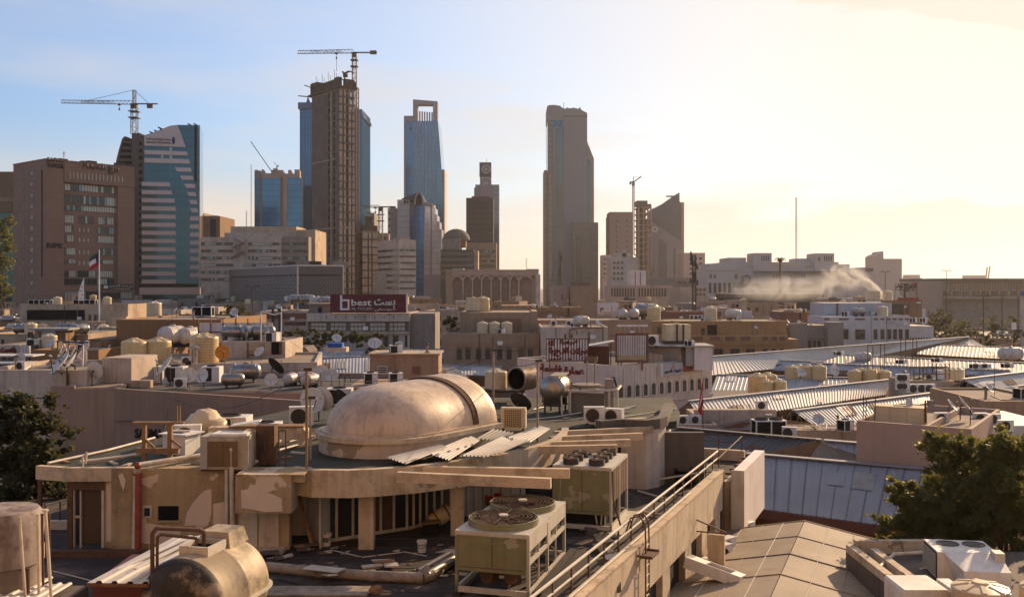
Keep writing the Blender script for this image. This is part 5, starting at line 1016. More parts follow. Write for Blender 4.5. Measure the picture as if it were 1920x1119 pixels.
def corr(pts, m, pitch=.5, amp=.07, both=True):
    """corrugated sheet: eave A->B, ridge D->C; ribs run from eave to ridge"""
    A, Bq, C, Dq = map(Vector, pts); n = max(3, int(max((Bq-A).length,(C-Dq).length)/pitch)); nrm_ = (Bq-A).cross(Dq-A).normalized()
    if nrm_.z < 0: nrm_ = -nrm_
    mb = MB(); vs = []
    for k in range(n):
        for q, h in ((0,0),(.55,0),(.66,amp),(.9,amp)): t_ = min(1,(k+q)/n); vs.append((A.lerp(Bq,t_)+nrm_*h, Dq.lerp(C,t_)+nrm_*h))
    vs.append((Bq, C)); o = len(mb.v)
    for a, c in vs: mb.v += [tuple(a), tuple(c)]
    for k in range(len(vs)-1): mb.f.append((2*k,2*k+2,2*k+3,2*k+1)); mb.mi.append(0)
    return mb
def shed(label, e0, e1, r1, r0, ze, zr, m, pitch=.5, wall=None, gable='left', truss=False, back=True, name='market_shed', amp=.04):
    """pitched market roof from pixels: front eave e0-e1 at height ze, ridge r0-r1 at zr; the far slope mirrors the near one"""
    E0, E1, R1, R0 = Pz(*e0, ze), Pz(*e1, ze), Pz(*r1, zr), Pz(*r0, zr)
    base = Vector(((E0.x+E1.x)/2, (E0.y+E1.y)/2, 0)); t = thing(name, label, 'market roof', base); l = lambda v: v-base
    part('roof_slope', corr([l(E0),l(E1),l(R1),l(R0)], m, pitch, amp), m, t)
    K0, K1 = Vector((2*R0.x-E0.x, 2*R0.y-E0.y, ze)), Vector((2*R1.x-E1.x, 2*R1.y-E1.y, ze))
    if back: part('rear_slope', corr([l(K0),l(K1),l(R1),l(R0)], m, pitch*1.5, amp), m, t)
    part('ridge_cap', MB().bar(l(R0)+Vector((0,0,.1)), l(R1)+Vector((0,0,.1)), .5, .08), m, t)
    wm = wall or tan2; i0, i1 = l(E0).lerp(l(R0),.12), l(E1).lerp(l(R1),.12); j0, j1 = l(K0).lerp(l(R0),.12), l(K1).lerp(l(R1),.12)
    mb = MB()
    for a, c in (((i0,i1)),((j0,j1))): a0, c0 = Vector((a.x,a.y,0)), Vector((c.x,c.y,0)); mb.quad(a0, c0, Vector((c.x,c.y,ze-.15)), Vector((a.x,a.y,ze-.15)))
    part('side_walls', mb, wm, t); part('eave_beam', MB().bar(l(E0)-Vector((0,0,.18)), l(E1)-Vector((0,0,.18)), .12, .3), rust, t)
    for (a,c,rr) in ((E0,K0,R0),(E1,K1,R1)):
        a, c, rr = l(a), l(c), l(rr)
        if truss and a == l(E0):
            tb = MB().bar(a,c,.22,.22)
            for k in range(1,7):
                q = k/7; top = a.lerp(rr,q*2) if q < .5 else rr.lerp(c,(q-.5)*2); bt = a.lerp(c,q); tb.bar(bt,top,.12); tb.bar(a.lerp(c,(k-1)/7 if q <= .5 else (k+1)/7), top, .1)
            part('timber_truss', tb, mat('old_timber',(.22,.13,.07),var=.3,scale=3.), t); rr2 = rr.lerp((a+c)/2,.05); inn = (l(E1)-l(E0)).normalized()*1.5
            part('truss_shade', MB().add([a+inn,c+inn,rr2+inn-Vector((0,0,.15))],[(0,1,2)]), dark, t)  # black sheet stands for the shade behind the truss
        else: part('gable_wall', MB().add([a,c,rr-Vector((0,0,.06)),Vector((a.x,a.y,0)),Vector((c.x,c.y,0))],[(0,1,2),(3,4,1,0)]), wm, t)
    n = max(2,int((E1-E0).length/4)); pm = None
    for k in range(n+1):
        q = l(E0).lerp(l(E1),k/n); pm = pm or MB().box(-.09,.09,-.09,.09,0,ze-.3).mesh('post', rust); link('post', pm, t, (q.x,q.y,0))
    ps = random.Random(int(abs(E0.x)*7+E0.y)); nrm_ = (E1-E0).cross(R0-E0).normalized(); nrm_ = nrm_ if nrm_.z > 0 else -nrm_
    for k in range(max(3,int((E1-E0).length/5))):
        u_, v_ = ps.random()*.9, ps.random()*.6; du, dv = ps.uniform(.8,2.2)/(E1-E0).length, ps.uniform(.2,.5); pt_ = lambda a_, c_: l(E0).lerp(l(E1),a_).lerp(l(R0).lerp(l(R1),a_),c_)+nrm_*(amp+.03)
        mm = ps.choice((tin_w, tin_g, rust, m)); part('patch_sheet', corr([pt_(u_,v_),pt_(min(1,u_+du),v_),pt_(min(1,u_+du),min(1,v_+dv)),pt_(u_,min(1,v_+dv))], mm, pitch, amp*.6), mm, t)
    return t
# blue-grey roofs left of centre
shed('long blue metal roof behind the tan box house', (590,672),(835,672),(845,655),(590,656), 6.6, 7.6, tin)
shed('blue ribbed roof falling to the left of the tan box house', (590,712),(700,716),(700,668),(590,672), 6.0, 8.2, tin, .45)
shed('small grey ribbed roof right of the tan box house', (815,712),(880,708),(846,687),(818,688), 5.6, 6.4, tin_g, .4)
shed('blue roof strip under the eight-window building', (820,700),(940,706),(940,688),(820,684), 5.6, 6.2, tin)
t = thing('tarp_hut', 'dark grey tarpaulin hut on the blue roofs', 'hut', (Xp(560,95),95,Zp(663,95)-1.3)); s = 95/FPX; part('tarp', MB().plate([(-20*s,0),(-18*s,9*s+1),(-8*s,14*s+1.2),(12*s,14*s+1.2),(20*s,9*s+1),(20*s,0)], 0, 4), conc_dark, t)
t = thing('blue_drum', 'bright blue box tank pair with a dish above on the blue roofs', 'water tank', (Xp(628,104),104,Zp(651,104))); s = 104/FPX
for k in range(2): part('tank_body', MB().box(-14*s+k*14*s,-.5*s+k*14*s,0,1.2,0,8*s), mat('blue_plastic',(.03,.10,.32)), t)
part('plinth', MB().box(-20*s,22*s,-.3,1.5,-.5,-.02), cream2, t); place('dish','white dish above the blue box tanks',(Xp(631,106),106,Zp(649,106)),.3,None,.85)
b = low('tan_box_house', 'plain tan box house with slatted vent window', 693, 822, 665, 80, 4, tan, 0, .15, pxr=None)
vw = b.box('vent_window', frame_w, b.fx(708), b.fx(727), -.1, .02, b.z(704), b.z(686)); vb = MB()
for k in range(4): vb.box(b.fx(709.5),b.fx(725.5),-.14,-.09,b.z(690+k*4.2),b.z(688+k*4.2))
b.part('vent_slats', vb, dark, vw); b.box('boarded_window', redbrown, b.fx(773), b.fx(788), -.1, .02, b.z(700), b.z(687)); b.box('roof_edge', cream, -.15, b.L+.15, -.2, 4.2, b.z(665), b.z(662.5))
on(b,'dish',702,2.,'white dish on the roof edge of the tan box house',.2,.9)
for px,l in ((695,'left packaged unit below the tan box house'),(742,'right packaged unit touching the dome below the tan box house')): place('pack',l,(Xp(px,66),66,Zp(720,66)),.2,None,.75)
tag(part('unit_platform', MB().box(Xp(660,66),Xp(790,66),64,70,4,Zp(721,66)), tan, None), 'tan roof ledge carrying two packaged units behind the dome', 'roof')
# eight-window building
b = low('eight_window_building', 'tan building with a row of eight tall windows', 831, 1005, 625, 150, 14, tan, 0, .3)
def z_(py): return b.z(py)
for px in (856.5,873,892.5,910,932,950,972,989.5):
    windows(b, [(b.fx(px),b.fx(px+9.5),b.z(674),b.z(654.5))], st='cross'); dm = MB()
    for j in range(4): dm.box(b.fx(px-.5+j*2.7),b.fx(px+1.1+j*2.7),-.25,.0,b.z(652.6),b.z(651))
    b.part('lintel_blocks', dm, frame_m)
b.box('drain_pipe', rust, b.fx(923), b.fx(924.2), -.15, 0, b.z(690), b.z(632)); b.box('string_course', tan, 0, b.L, -.1, 0, b.z(646), b.z(644.5)); b.box('upper_block', tan, b.fx(858), b.fx(999), 7, 20, b.H, b.z(588)); b.box('upper_recess', tan2, b.fx(905), b.fx(980), 6.9, 7.02, b.z(625), b.z(600)); b.box('rear_wing', tan, b.fx(999), b.fx(1010), 7, 20, b.H, b.z(586))
for px,l in ((905,'left flat-topped cream tank on the eight-window building'),(927,'middle flat-topped cream tank on the eight-window building'),(950,'right flat-topped cream tank on the eight-window building')): on(b,'pale_tank',px,4.,l,.3,.9)
for px,l in ((888,'left yellow cream tank on the upper block of the eight-window building'),(905,'right yellow cream tank on the upper block of the eight-window building')): place('panel_tank' if px<900 else 'cream_tank',l,b.w(b.fx(px,12),12,b.z(588)),0,None,1.15)
# brown walls behind the strip billboard
b = low('ochre_wall_house', 'wide ochre-brown roof wall with a dark ladder below the tall tower', 998, 1090, 576, 215, 12, mat('warm_brown',(.30,.17,.085),var=.12,scale=.25,streak=.3), 0, .2); b.box('ladder', steel_d, b.fx(1064), b.fx(1067), -.3, -.1, b.z(600), b.z(577)); b.box('recess', tan2, b.fx(1003), b.fx(1082), -.1, .02, b.z(600), b.z(583))
b.box('left_wing', tan, b.fx(940), 0, 2, 12, 0, b.z(573))
b = low('white_roof_cabin', 'pale roof cabin with pipes and white tank above the strip billboards', 1014, 1140, 613, 148, 12, cream2, 0, .2, wins=((1057,1062,626,640,1,'plain'),(1069,1074,627,640,1,'plain'),(1080,1083,620,627,1,'plain'),(1101,1107,622,642,1,'plain')))
b.part('pipe', MB().path([(b.fx(1068),-.3,b.z(645)),(b.fx(1068),-.3,b.z(618)),(b.fx(1088),-.3,b.z(614)),(b.fx(1130),-.3,b.z(614)),(b.fx(1130),-.3,b.z(640))],.09), rust)
on(b,'white_tank',1090,4.,'white domed tank on the pale roof cabin',.6,.95); 
for px,l in ((1038,'left small outdoor unit on the pale roof cabin'),(1067,'right small outdoor unit on the pale roof cabin')): on(b,'split',px,.6,l,.3,1.1)
b = low('sandstone_house', 'sand-coloured plain block under two white end-on tanks', 1005, 1222, 600, 172, 14, tan, 0, .2)
on(b,'white_tank',1168,2.,'left one of two white end-on tanks',1.4,1.05,dz=.2); on(b,'white_tank',1189,2.2,'right one of two white end-on tanks',1.3,1.05,dz=.2); on(b,'steel_tank',1212,9.,'steel tank behind the two white end-on tanks',.3,1.6); on(b,'cream_tank',1226,2.5,'tall cream tank right of the two white end-on tanks',0,1.2); on(b,'dark_tank',1215,13.,'dark tarred tank behind the steel tank',.3,1.1); on(b,'panel_tank',1168,9.,'small cream box tank behind the two white end-on tanks',.3,.7)
# ochre building with windows
b = low('ochre_building', 'ochre building with brown parapet panels above the market', 1222, 1475, 602, 195, 16, ochre, 0, .2, wins=((1230,1243,613,625,1,'mull'),(1313,1323,615,629,1,'plain')))
b.box('recess', dark, b.fx(1326), b.fx(1344), -.1, .03, b.z(630), b.z(609)); b.box('lower_block', ochre, b.fx(1298), b.fx(1478), -7, .0, 0, b.z(636,0,-7)); 
lb = MB()
for k in range(7): px = (1300,1331,1360,1389,1430,1447,1462)[k]; b.box('parapet_panel', redbrown, b.fx(px,-7), b.fx(px+(18 if k<4 else 9),-7), -7.12, -6.98, b.z(638,0,-7), b.z(630.5,0,-7))
b.box('parapet', ochre, b.fx(1298,-7), b.fx(1478,-7), -7, -6.7, b.z(636,0,-7), b.z(629,0,-7)); b.box('ledge', ochre, b.fx(1298,-7), b.fx(1478,-7), -7.4, -7, b.z(646,0,-7), b.z(643,0,-7))
windows(b, [(b.fx(a,-7),b.fx(a+w,-7),b.z(665,0,-7),b.z(653.5,0,-7)) for a,w in ((1339,17),(1369,18),(1398,18),(1430,9),(1447,7),(1462,8))], at=-7)
on(b,'white_tank',1375,8.,'white domed tank on the ochre building',.5,1.25,dz=.1); on(b,'pale_tank',1332,8.,'pale tank on the ochre building',0,1.35) ; on(b,'dish',1417,-2.,'small dish on the ochre building terrace',.3,.6,dz=-1.6)
for px,l in ((1297,'left small unit on the ochre building roof'),(1305,'middle small unit on the ochre building roof'),(1313,'right small unit on the ochre building roof')): on(b,'split',px,1.,l,.2,1.1)
b = low('maroon_wall_house', 'dark maroon roof wall behind the ochre building', 1250, 1352, 584, 232, 10, redbrown, 0, .2); b = low('maroon_strip_house', 'low maroon strip house with bright roof edge', 1408, 1476, 604, 218, 9, mat('wine_render',(.17,.06,.06),var=.1,streak=.2), 0, .15); b = low('rust_block', 'rust brown block left of the white arcade building', 1464, 1525, 585, 236, 10, redbrown, 0, .2); b.box('ladder', steel_d, b.fx(1499), b.fx(1502), -.3, -.1, b.z(605), b.z(587)); b.box('pier', cream, b.fx(1352), b.fx(1370), 0, 6, 0, b.z(577))
b = low('grey_shop_block', 'grey brown shop block with turquoise doorway', 1475, 1572, 610, 200, 14, mat('mud_grey',(.27,.215,.17),var=.12,streak=.3), 0, .2, wins=((1514,1540,638,657,3,'mull'),))
b.box('doorway', g_blue, b.fx(1488), b.fx(1502), -.1, .03, b.z(658), b.z(639)); b.box('pier', mat('mud_grey',(0,0,0)), b.fx(1478), b.fx(1511), -1, .0, 0, b.z(606)); b.box('pier', mat('mud_grey',(0,0,0)), b.fx(1545), b.fx(1574), -2.5, .0, 0, b.z(603))
# white building
b = low('white_building', 'white building with dark timber windows and pierced parapet', 1635, 1706, 592, 215, 12, white_r, 0, .3)
b.box('left_wall', white_r, b.fx(1545), 0, .4, 12, 0, b.z(594)); b.box('upper_block', mat('grey_white',(.44,.41,.40),var=.08,streak=.3), b.fx(1544,8), b.fx(1672,8), 8, 18, b.H-1, b.z(568,0,8)); b.box('ladder', redbrown, b.fx(1568,8), b.fx(1571,8), 7.7, 7.9, b.z(594,0,8), b.z(569,0,8)); b.box('right_wing', white_r, b.fx(1706), b.fx(1756), 1.5, 12, 0, b.z(612))
windows(b, [(b.fx(px),b.fx(px+7),b.z(636),b.z(617)) for px in (1638,1651,1664,1674.5,1685,1697)], st='cross'); windows(b, [(b.fx(1576),b.fx(1592),b.z(636),b.z(617)),(b.fx(1605),b.fx(1623),b.z(636.5),b.z(617.5))], at=.4, st='cross')
for px,w in ((1547,9),(1574,18),(1605,18),(1638,8),(1651,7),(1662.5,7),(1674,7),(1685,7),(1697,7)): b.box('parapet_grille', redbrown, b.fx(px), b.fx(px+w), (-.1 if px > 1630 else .3), (.02 if px > 1630 else .42), b.z(600), b.z(596.5))
wl = MB()
for k in range(8): windows(b, [(b.fx(1711+k*5.2),b.fx(1713.2+k*5.2),b.z(643),b.z(633))], at=1.5, st='plain')
text('kids', white_t, b.t, b.fx(1577), b.fx(1590), b.z(650), b.z(644.5), .37, .0, .05)
for kd,px,y,l,dz in (('steel_tank',1610,4.,'large steel tank on the white building',0),('pack',1585,4.,'white unit left of the tanks on the white building',0),('pale_tank',1655,4.,'pale tank on the white building',0),('panel_tank',1636,12.,'yellowish box tank on the upper block of the white building',3.4),('pale_tank',1664,12.,'squat pale tank on the upper block of the white building',3.4),('pack',1712,5.,'left box unit on the lower white wing',-1.4),('pack',1731,5.,'right box unit on the lower white wing',-1.4)): on(b,kd,px,y,l,.3,1.1,None,dz)
b = low('brown_sign_house', 'brown house topped by a rooftop Arabic sign frame', 1679, 1729, 562, 252, 10, tan2, 0, .1); b.box('dark_fence', steel_d, b.fx(1666), b.fx(1692), -1, -.8, 6, b.z(570)); b.box('red_fascia', mat('red_fascia',(.28,.05,.035),var=.2), b.fx(1684), b.fx(1722), -.2, .02, b.z(564), b.z(558)); windows(b, [(b.fx(1698),b.fx(1701),b.z(586),b.z(576)),(b.fx(1702),b.fx(1705),b.z(586),b.z(576))], st='plain'); b.box('ac_box', paint_w, b.fx(1718), b.fx(1725), -.6, -.05, b.z(569), b.z(566))
t = thing('rooftop_sign', 'black Arabic letters on a thin frame above the brown house', 'sign', b.w(b.fx(1706),2,b.z(560))); s = 252/FPX
part('frame', MB().tube((-22*s,0,0),(-22*s,0,29*s),.06,5).tube((19*s,0,0),(19*s,0,30*s),.08,5).tube((-4*s,0,0),(-4*s,0,28*s),.22,6).tube((-22*s,0,28*s),(19*s,0,28*s),.05,5).tube((-22*s,0,16*s),(19*s,0,16*s),.05,5), steel_d, t)
text('مرسيج', black_t, t, -2*s, 17*s, 13*s, 28*s, -.1, .05, .15); text('عوض', black_t, t, -23*s, -8*s, 15*s, 29*s, -.1, .05, .15); text('لا', mat('sign_red',(.45,.03,.02)), t, 12*s, 18*s, 24*s, 31*s, -.12, .04, .15)
# ---- building with arched windows and roof billboards
b = B('arched_window_building', 'whitewashed corner building with a row of twelve arched windows', 1155, 95, R(41)); Lx, My = b.fx(1335), b.ly(970,0); Ht = b.z(686); wp = mat('stained_white',(.60,.485,.405),var=.1,scale=.4,streak=.55,dirt=(.36,.25,.18),dirt_amt=.35)
b.L, b.M, b.H = Lx, My, Ht-.5
b.box('walls', wp, 0, Lx, 0, My, 0, Ht-.5); b.part('parapet', MB().box(0,Lx,0,.25,Ht-.5,Ht).box(0,.25,.25,My,Ht-.5,Ht).box(.25,Lx,My-.25,My,Ht-.5,Ht).box(Lx-.25,Lx,.25,My-.25,Ht-.5,Ht), wp); b.box('roof_deck', bitumen, .25, Lx-.25, .25, My-.25, Ht-.55, Ht-.47)
def arch_mesh(w, h):
    mb = MB(); n = 8; ins = [(-w/2,0)]+[(-w/2*math.cos(math.pi*k/n), h-w/2+w/2*math.sin(math.pi*k/n)) for k in range(n+1)]+[(w/2,0)]
    f = .13; k_ = (w/2+f)/(w/2); out = [(x*k_, z if i in (0,len(ins)-1) else (h-w/2)+(z-h+w/2)*k_) for i,(x,z) in enumerate(ins)]
    for i in range(len(ins)-1):
        a, c, d, e = ins[i], ins[i+1], out[i+1], out[i]; mb.add([(a[0],-.09,a[1]),(c[0],-.09,c[1]),(d[0],-.09,d[1]),(e[0],-.09,e[1]),(a[0],.05,a[1]),(c[0],.05,c[1]),(d[0],.05,d[1]),(e[0],.05,e[1])],[(0,1,2,3),(0,4,5,1),(3,2,6,7)])
    mb.box(-w/2-.15,w/2+.15,-.16,.05,-.1,0).m(1).plate(ins, -.02, .04).m(2).box(-.02,.02,-.05,-.02,.02,h-.05).box(-w/2+.02,w/2-.02,-.05,-.02,h*.5,h*.5+.05)
    return mb.mesh('window', [wp, g_dark, frame_m])
am = arch_mesh(.62, 1.18)
for k in range(12):
    x = b.fx(1163)+(b.fx(1323.5)-b.fx(1163))*k/11; o = link('window', am, b.t, (x,0,b.z(746.3,b.fx(1163))), (0,0,0))
for px in (1073,1087,1139): link('window', am, b.t, (0,b.ly(px,0),b.z(747.5,b.fx(1163))), (0,0,R(-90)))
for k in range(8): b.box('wall_joint', tan, b.fx(1168+k*21), b.fx(1168.6+k*21), -.015, .01, b.z(722,b.fx(1230)), b.z(687,b.fx(1230)))
b.box('plinth_band', wp, 0, Lx, -.18, 0, b.z(757,0)-.3, b.z(757,0))
fm_ = FM('left'); y0_, y1_ = -b.ly(1013,0), -b.ly(1096,0)
text('عمارة فاطمة', red_t, b.t, y0_, y1_, b.z(706,0,5), b.z(687.5,0,5), -.03, .04, .08, 'lettering', fm_)
sg = b.box('shop_sign', mat('grey_sign',(.36,.33,.34),var=.12,scale=1.), b.fx(1235.5), b.fx(1274), -.45, -.02, b.z(703,b.fx(1255)), b.z(680,b.fx(1255))); b.box('sign_edge', paint_w, b.fx(1233.6), b.fx(1235.5), -.5, -.02, b.z(704,b.fx(1255)), b.z(679,b.fx(1255)))
text('عطورات السرور', black_t, sg, b.fx(1239), b.fx(1272), b.z(698.5,b.fx(1255)), b.z(691,b.fx(1255)), -.47, .02, .03); b.part('gold_emblem', MB().lathe([(0,0),(.16,0),(.16,.03),(0,.03)],12,(b.fx(1256.5),-.46,b.z(685.5,b.fx(1255))),(0,-1,0),sy=1.4), mat('gold_paint',(.40,.24,.05)), sg)
sg2 = b.box('shop_sign', mat('faded_red_sign',(.25,.10,.07),var=.25,scale=1.5), b.fx(1274.6), b.fx(1317.5), -.3, -.02, b.z(695,b.fx(1296)), b.z(677,b.fx(1296))); text('مركز السالمية', mat('faded_letters',(.36,.2,.15)), sg2, b.fx(1281), b.fx(1314), b.z(690,b.fx(1296)), b.z(682,b.fx(1296)), -.32, .01, .02)
# roof of that building
def stripes(t, w, h, n, m1, m2, fm):
    for k in range(n): part('stripe_panel', MB().box(w*k/n+.01, w*(k+.62)/n, -.06, .0, .05, h-.05), m1, t)
    part('backing', MB().box(0, w, .0, .06, 0, h), m2, t); part('rim', MB().box(-.06,w+.06,-.1,.08,-.06,0.).box(-.06,w+.06,-.1,.08,h,h+.06).box(-.06,0,-.1,.08,0,h).box(w,w+.06,-.1,.08,0,h), fm, t)
t = thing('striped_billboard', 'red and white striped billboard with big rusty red Arabic lettering', 'billboard', P(1025,676,101)); w_, h_ = S(78,101), S(41,101); zb_ = t.location.z
stripes(t, w_, h_, 15, mat('old_white_slat',(.72,.63,.56),var=.2,scale=2.,streak=.5), redbrown, rust)
text('شرعية', red_t, t, w_*.30, w_*.78, h_*.72, h_*.97, -.08, .07, .06); text('سركات الفخرية', red_t, t, w_*.04, w_*.97, h_*.18, h_*.62, -.08, .06, .06); text('كك', red_t, t, w_*.03, w_*.18, h_*.68, h_*.97, -.08, .05, .06); text('٢٠٠٣٩٥٥', red_t, t, w_*.05, w_*.62, h_*.04, h_*.16, -.08, .05, .06)
part('props', MB().bar((.3,.1,h_),(.3,1.6,-.8),.08).bar((w_-.3,.1,h_),(w_-.3,1.6,-.8),.08).bar((.3,.1,0),(.3,.1,-1.1),.1).bar((w_-.3,.1,0),(w_-.3,.1,-1.1),.1), rust, t)
t = thing('slatted_billboard', 'bare white slatted billboard in a dark red frame with yellow base strip', 'billboard', P(1157.5,675.5,97), .06); w_, h_ = S(55,97), S(48,97)
stripes(t, w_, h_, 17, mat('old_white_slat',(0,0,0)), frame_m, redbrown); part('yellow_strip', MB().box(.02,w_-.02,-.09,-.05,.03,h_*.2), mat('yellowed_board',(.42,.30,.15),var=.2,scale=2.), t); part('rim', MB().box(-.18,w_+.18,-.14,.1,h_+.06,h_+.2).box(-.2,-.06,-.14,.1,-.2,h_+.06).box(w_+.06,w_+.2,-.14,.1,-.2,h_+.06).box(-.06,w_+.06,-.14,.1,-.2,-.06), redbrown, t)
part('props', MB().bar((.4,.2,h_),(.4,2,-.6),.1).bar((w_-.4,.2,h_),(w_-.4,2,-.6),.1).bar((.4,.1,-.2),(.4,.1,-1.),.12).bar((w_-.4,.1,-.2),(w_-.4,.1,-1.),.12), rust, t); lp = MB()
for k in range(6): x = w_*(k+.5)/6; lp.bar((x,0,h_+.2),(x-.2,-1.2,h_+.9),.05).box(x-.45,x+.1,-1.4,-1.1,h_+.85,h_+1.)
part('lamp_arms', lp, paint_w, t)
z0 = b.H+.03
tank = place('panel_tank', 'large double cream panel tank with dark straps on the arched-window building', (Xp(1268,104),104,Zp(640,104)), .05, None, (1.28,1.0,.92))
part('stand', MB().box(-1.2,1.2,-1,1,-.2,-.02).box(-1.1,-.9,-.9,.9,-1.5,-.2).box(.9,1.1,-.9,.9,-1.5,-.2), rust, tank); tank['label'] = 'large double cream panel tank with dark straps on the arched-window building'
for x in (-.12,.4): part('strap', MB().box(x-.07,x+.07,-1.12,-1.06,0,2.0), steel_d, tank)
t = thing('roof_room', 'stained roof room with pale sheet corner box on the arched-window building', 'roof hut', (Xp(1213,101),101,z0)); s = 101/FPX
part('walls', MB().box(0,62*s,0,4,0,Zp(652,101)-z0), mat('mud_grey',(0,0,0)), t); part('corner_box', MB().box(87*s,121*s,-.6,3,-.4,Zp(649.5,101)-z0), white_r, t); part('ribbed_side', MB().box(72*s,86.5*s,-.3,3,0,Zp(651,101)-z0), tin_g, t); part('roof_sheet', MB().box(-2*s,124*s,-.8,4.2,Zp(651,101)-z0+.08,Zp(649,101)-z0+.1), tin_g, t); part('sloped_wall', MB().plate([(0,0),(32*s,0),(26*s,22*s),(0,26*s)], -.9, -.02), cream, t)
place('split','outdoor unit left of the panel tank on the arched-window building',(Xp(1222,100),100,Zp(650,100)),.4,None,1.5); place('pack','grey box unit right of the panel tank',(Xp(1293,101),101,Zp(651,101)),.3,None,.7)
t = thing('tin_shelter', 'open rusty shelter with sloping tin roof between the two billboards', 'shelter', (Xp(1120,102),102,z0)); part('roof_sheet', MB().bar((-1.6,0,1.9),(1.7,0,2.5),2.2,.08), tin_w, t); part('post', MB().bar((-1.2,-.9,0),(-1.2,-.9,1.9),.1), steel_d, t); part('post', MB().bar((1.3,-.9,0),(1.3,-.9,2.3),.1), steel_d, t); part('brace', MB().bar((-1.2,-.9,0),(.2,-.9,1.9),.06), steel_d, t); part('back_wall', MB().box(-1.2,1.3,.6,.7,0,1.9), redbrown, t)
tag(part('bowl', MB().lathe([(.35,0),(.6,.5),(.65,1.0),(.6,1.0),(.5,.5),(0,.1)],14,(Xp(1109,100),100,z0)), tan2, None, True), 'brown planter-like tub right of the red-lettered billboard', 'tub')

# ================================================================ market roofs on the right
shed('long bright roof running far behind the market, sunlit at its peak', (1334,695),(1600,676),(1816,632),(1334,669), 6.0, 8.2, tin_w, .6)
shed('sunlit hipped roof end in front of the far trees', (1700,664),(1856,655),(1818,634),(1790,634), 6., 8.0, tin_w, .6)
shed('dark curved-looking roof strip at the right edge', (1719,664),(1990,678),(1990,655),(1724,646), 6.2, 7.2, tin_g, .6)
shed('brown grey roof strip crossing the middle of the market', (1545,685),(1990,706),(1990,684),(1545,664), 6., 7.0, tin_g, .6)
shed('blue grey low roof right of the arched-window building', (1374,692),(1478,695),(1544,679),(1394,673), 5.8, 7.0, tin, .6)
shed('long blue ribbed roof behind the cream tank rows', (1500,700),(1790,709),(1770,690),(1520,681), 5.8, 7., tin, .5)
shed('blue ribbed roof at the right with a pointed end', (1760,702),(1907,706),(1893,694),(1770,690), 5.8, 6.6, tin, .5)
shed('lower blue roof with cream tanks standing on it', (1334,731),(1640,735),(1640,710),(1344,703), 5.0, 6.2, tin, .5)
shed('long sunlit ribbed roof sweeping right from the arched-window building', (1320,790),(1660,740),(1672,712),(1292,753), 5.6, 7.0, tin_w, .55, amp=.06)
shed('sunlit ribbed roof with open timber truss end', (1540,806),(1782,765),(1800,731),(1489,771), 6.0, 7.2, tin_w, .5, None, 'left', True, amp=.06)
shed('gabled ribbed roof with dark truss face at the right edge', (1863,741),(1990,722),(1990,690),(1806,712), 6.6, 8.2, tin_w, .5, None, 'left', True)
shed('small dark gable at the right edge below the truss gable', (1905,745),(1990,735),(1990,716),(1880,728), 6.2, 7., tin_g, .5)
shed('grey rusty ribbed gable behind the long dark roof', (1290,806),(1470,806),(1448,780),(1436,780), 6.0, 7.1, tin_g, .42)
shed('long dark grey roof behind the railing', (1180,842),(1500,870),(1537,826),(1268,803), 5.6, 7.0, mat('dark_tin',(.105,.10,.10),rough=.65,metal=.1,var=.2), .45)
shed('pale ribbed hip crossing the dark grey roof', (1418,853),(1562,858),(1540,826),(1530,826), 6.2, 7.4, tin_g, .32)
shed('blue grey roof behind the right-hand trees', (1545,857),(1830,880),(1830,850),(1545,827), 6.0, 6.9, tin, .5)
bigroof = shed('big blue metal roof in the right foreground', (1400,950),(1860,1012),(1900,895),(1400,852), 4.8, 6.95, mat('big_blue_tin',(.275,.27,.28),rough=.65,metal=.1,var=.12,scale=.4,dirt=(.2,.17,.16),dirt_amt=.25), .45, redbrown, amp=.022)
E0, E1, R1, R0 = Pz(1400,950,4.8), Pz(1860,1012,4.8), Pz(1900,895,6.95), Pz(1400,852,6.95); bb = bigroof.location
for k in range(1,16): q = k/16; part('roof_seam', MB().bar(E0.lerp(E1,q)-bb+Vector((0,0,.02)), R0.lerp(R1,q)-bb+Vector((0,0,.02)), .035, .05), mat('seam_dark',(.10,.10,.105),var=.1), bigroof)
t = thing('roof_fascia', 'red brown fascia under the big blue metal roof', 'fascia', Pz(1400,954,4.7)); e = Pz(1860,1016,4.7)-t.location; part('board', MB().bar((0,-.1,-.15),tuple(e+Vector((0,-.1,-.15))),.12,.5), mat('fascia_brown',(.13,.055,.045)), t)
part('bracing', MB().bar((1,.1,-.4),(1,.1,-4),.12).bar((3,.1,-.4),(4.2,.1,-4),.12).bar((5.2,.1,-.4),(5.2,.1,-4),.12).bar((0,.2,-1.6),tuple(e+Vector((0,.2,-1.6))),.1), rust, t)
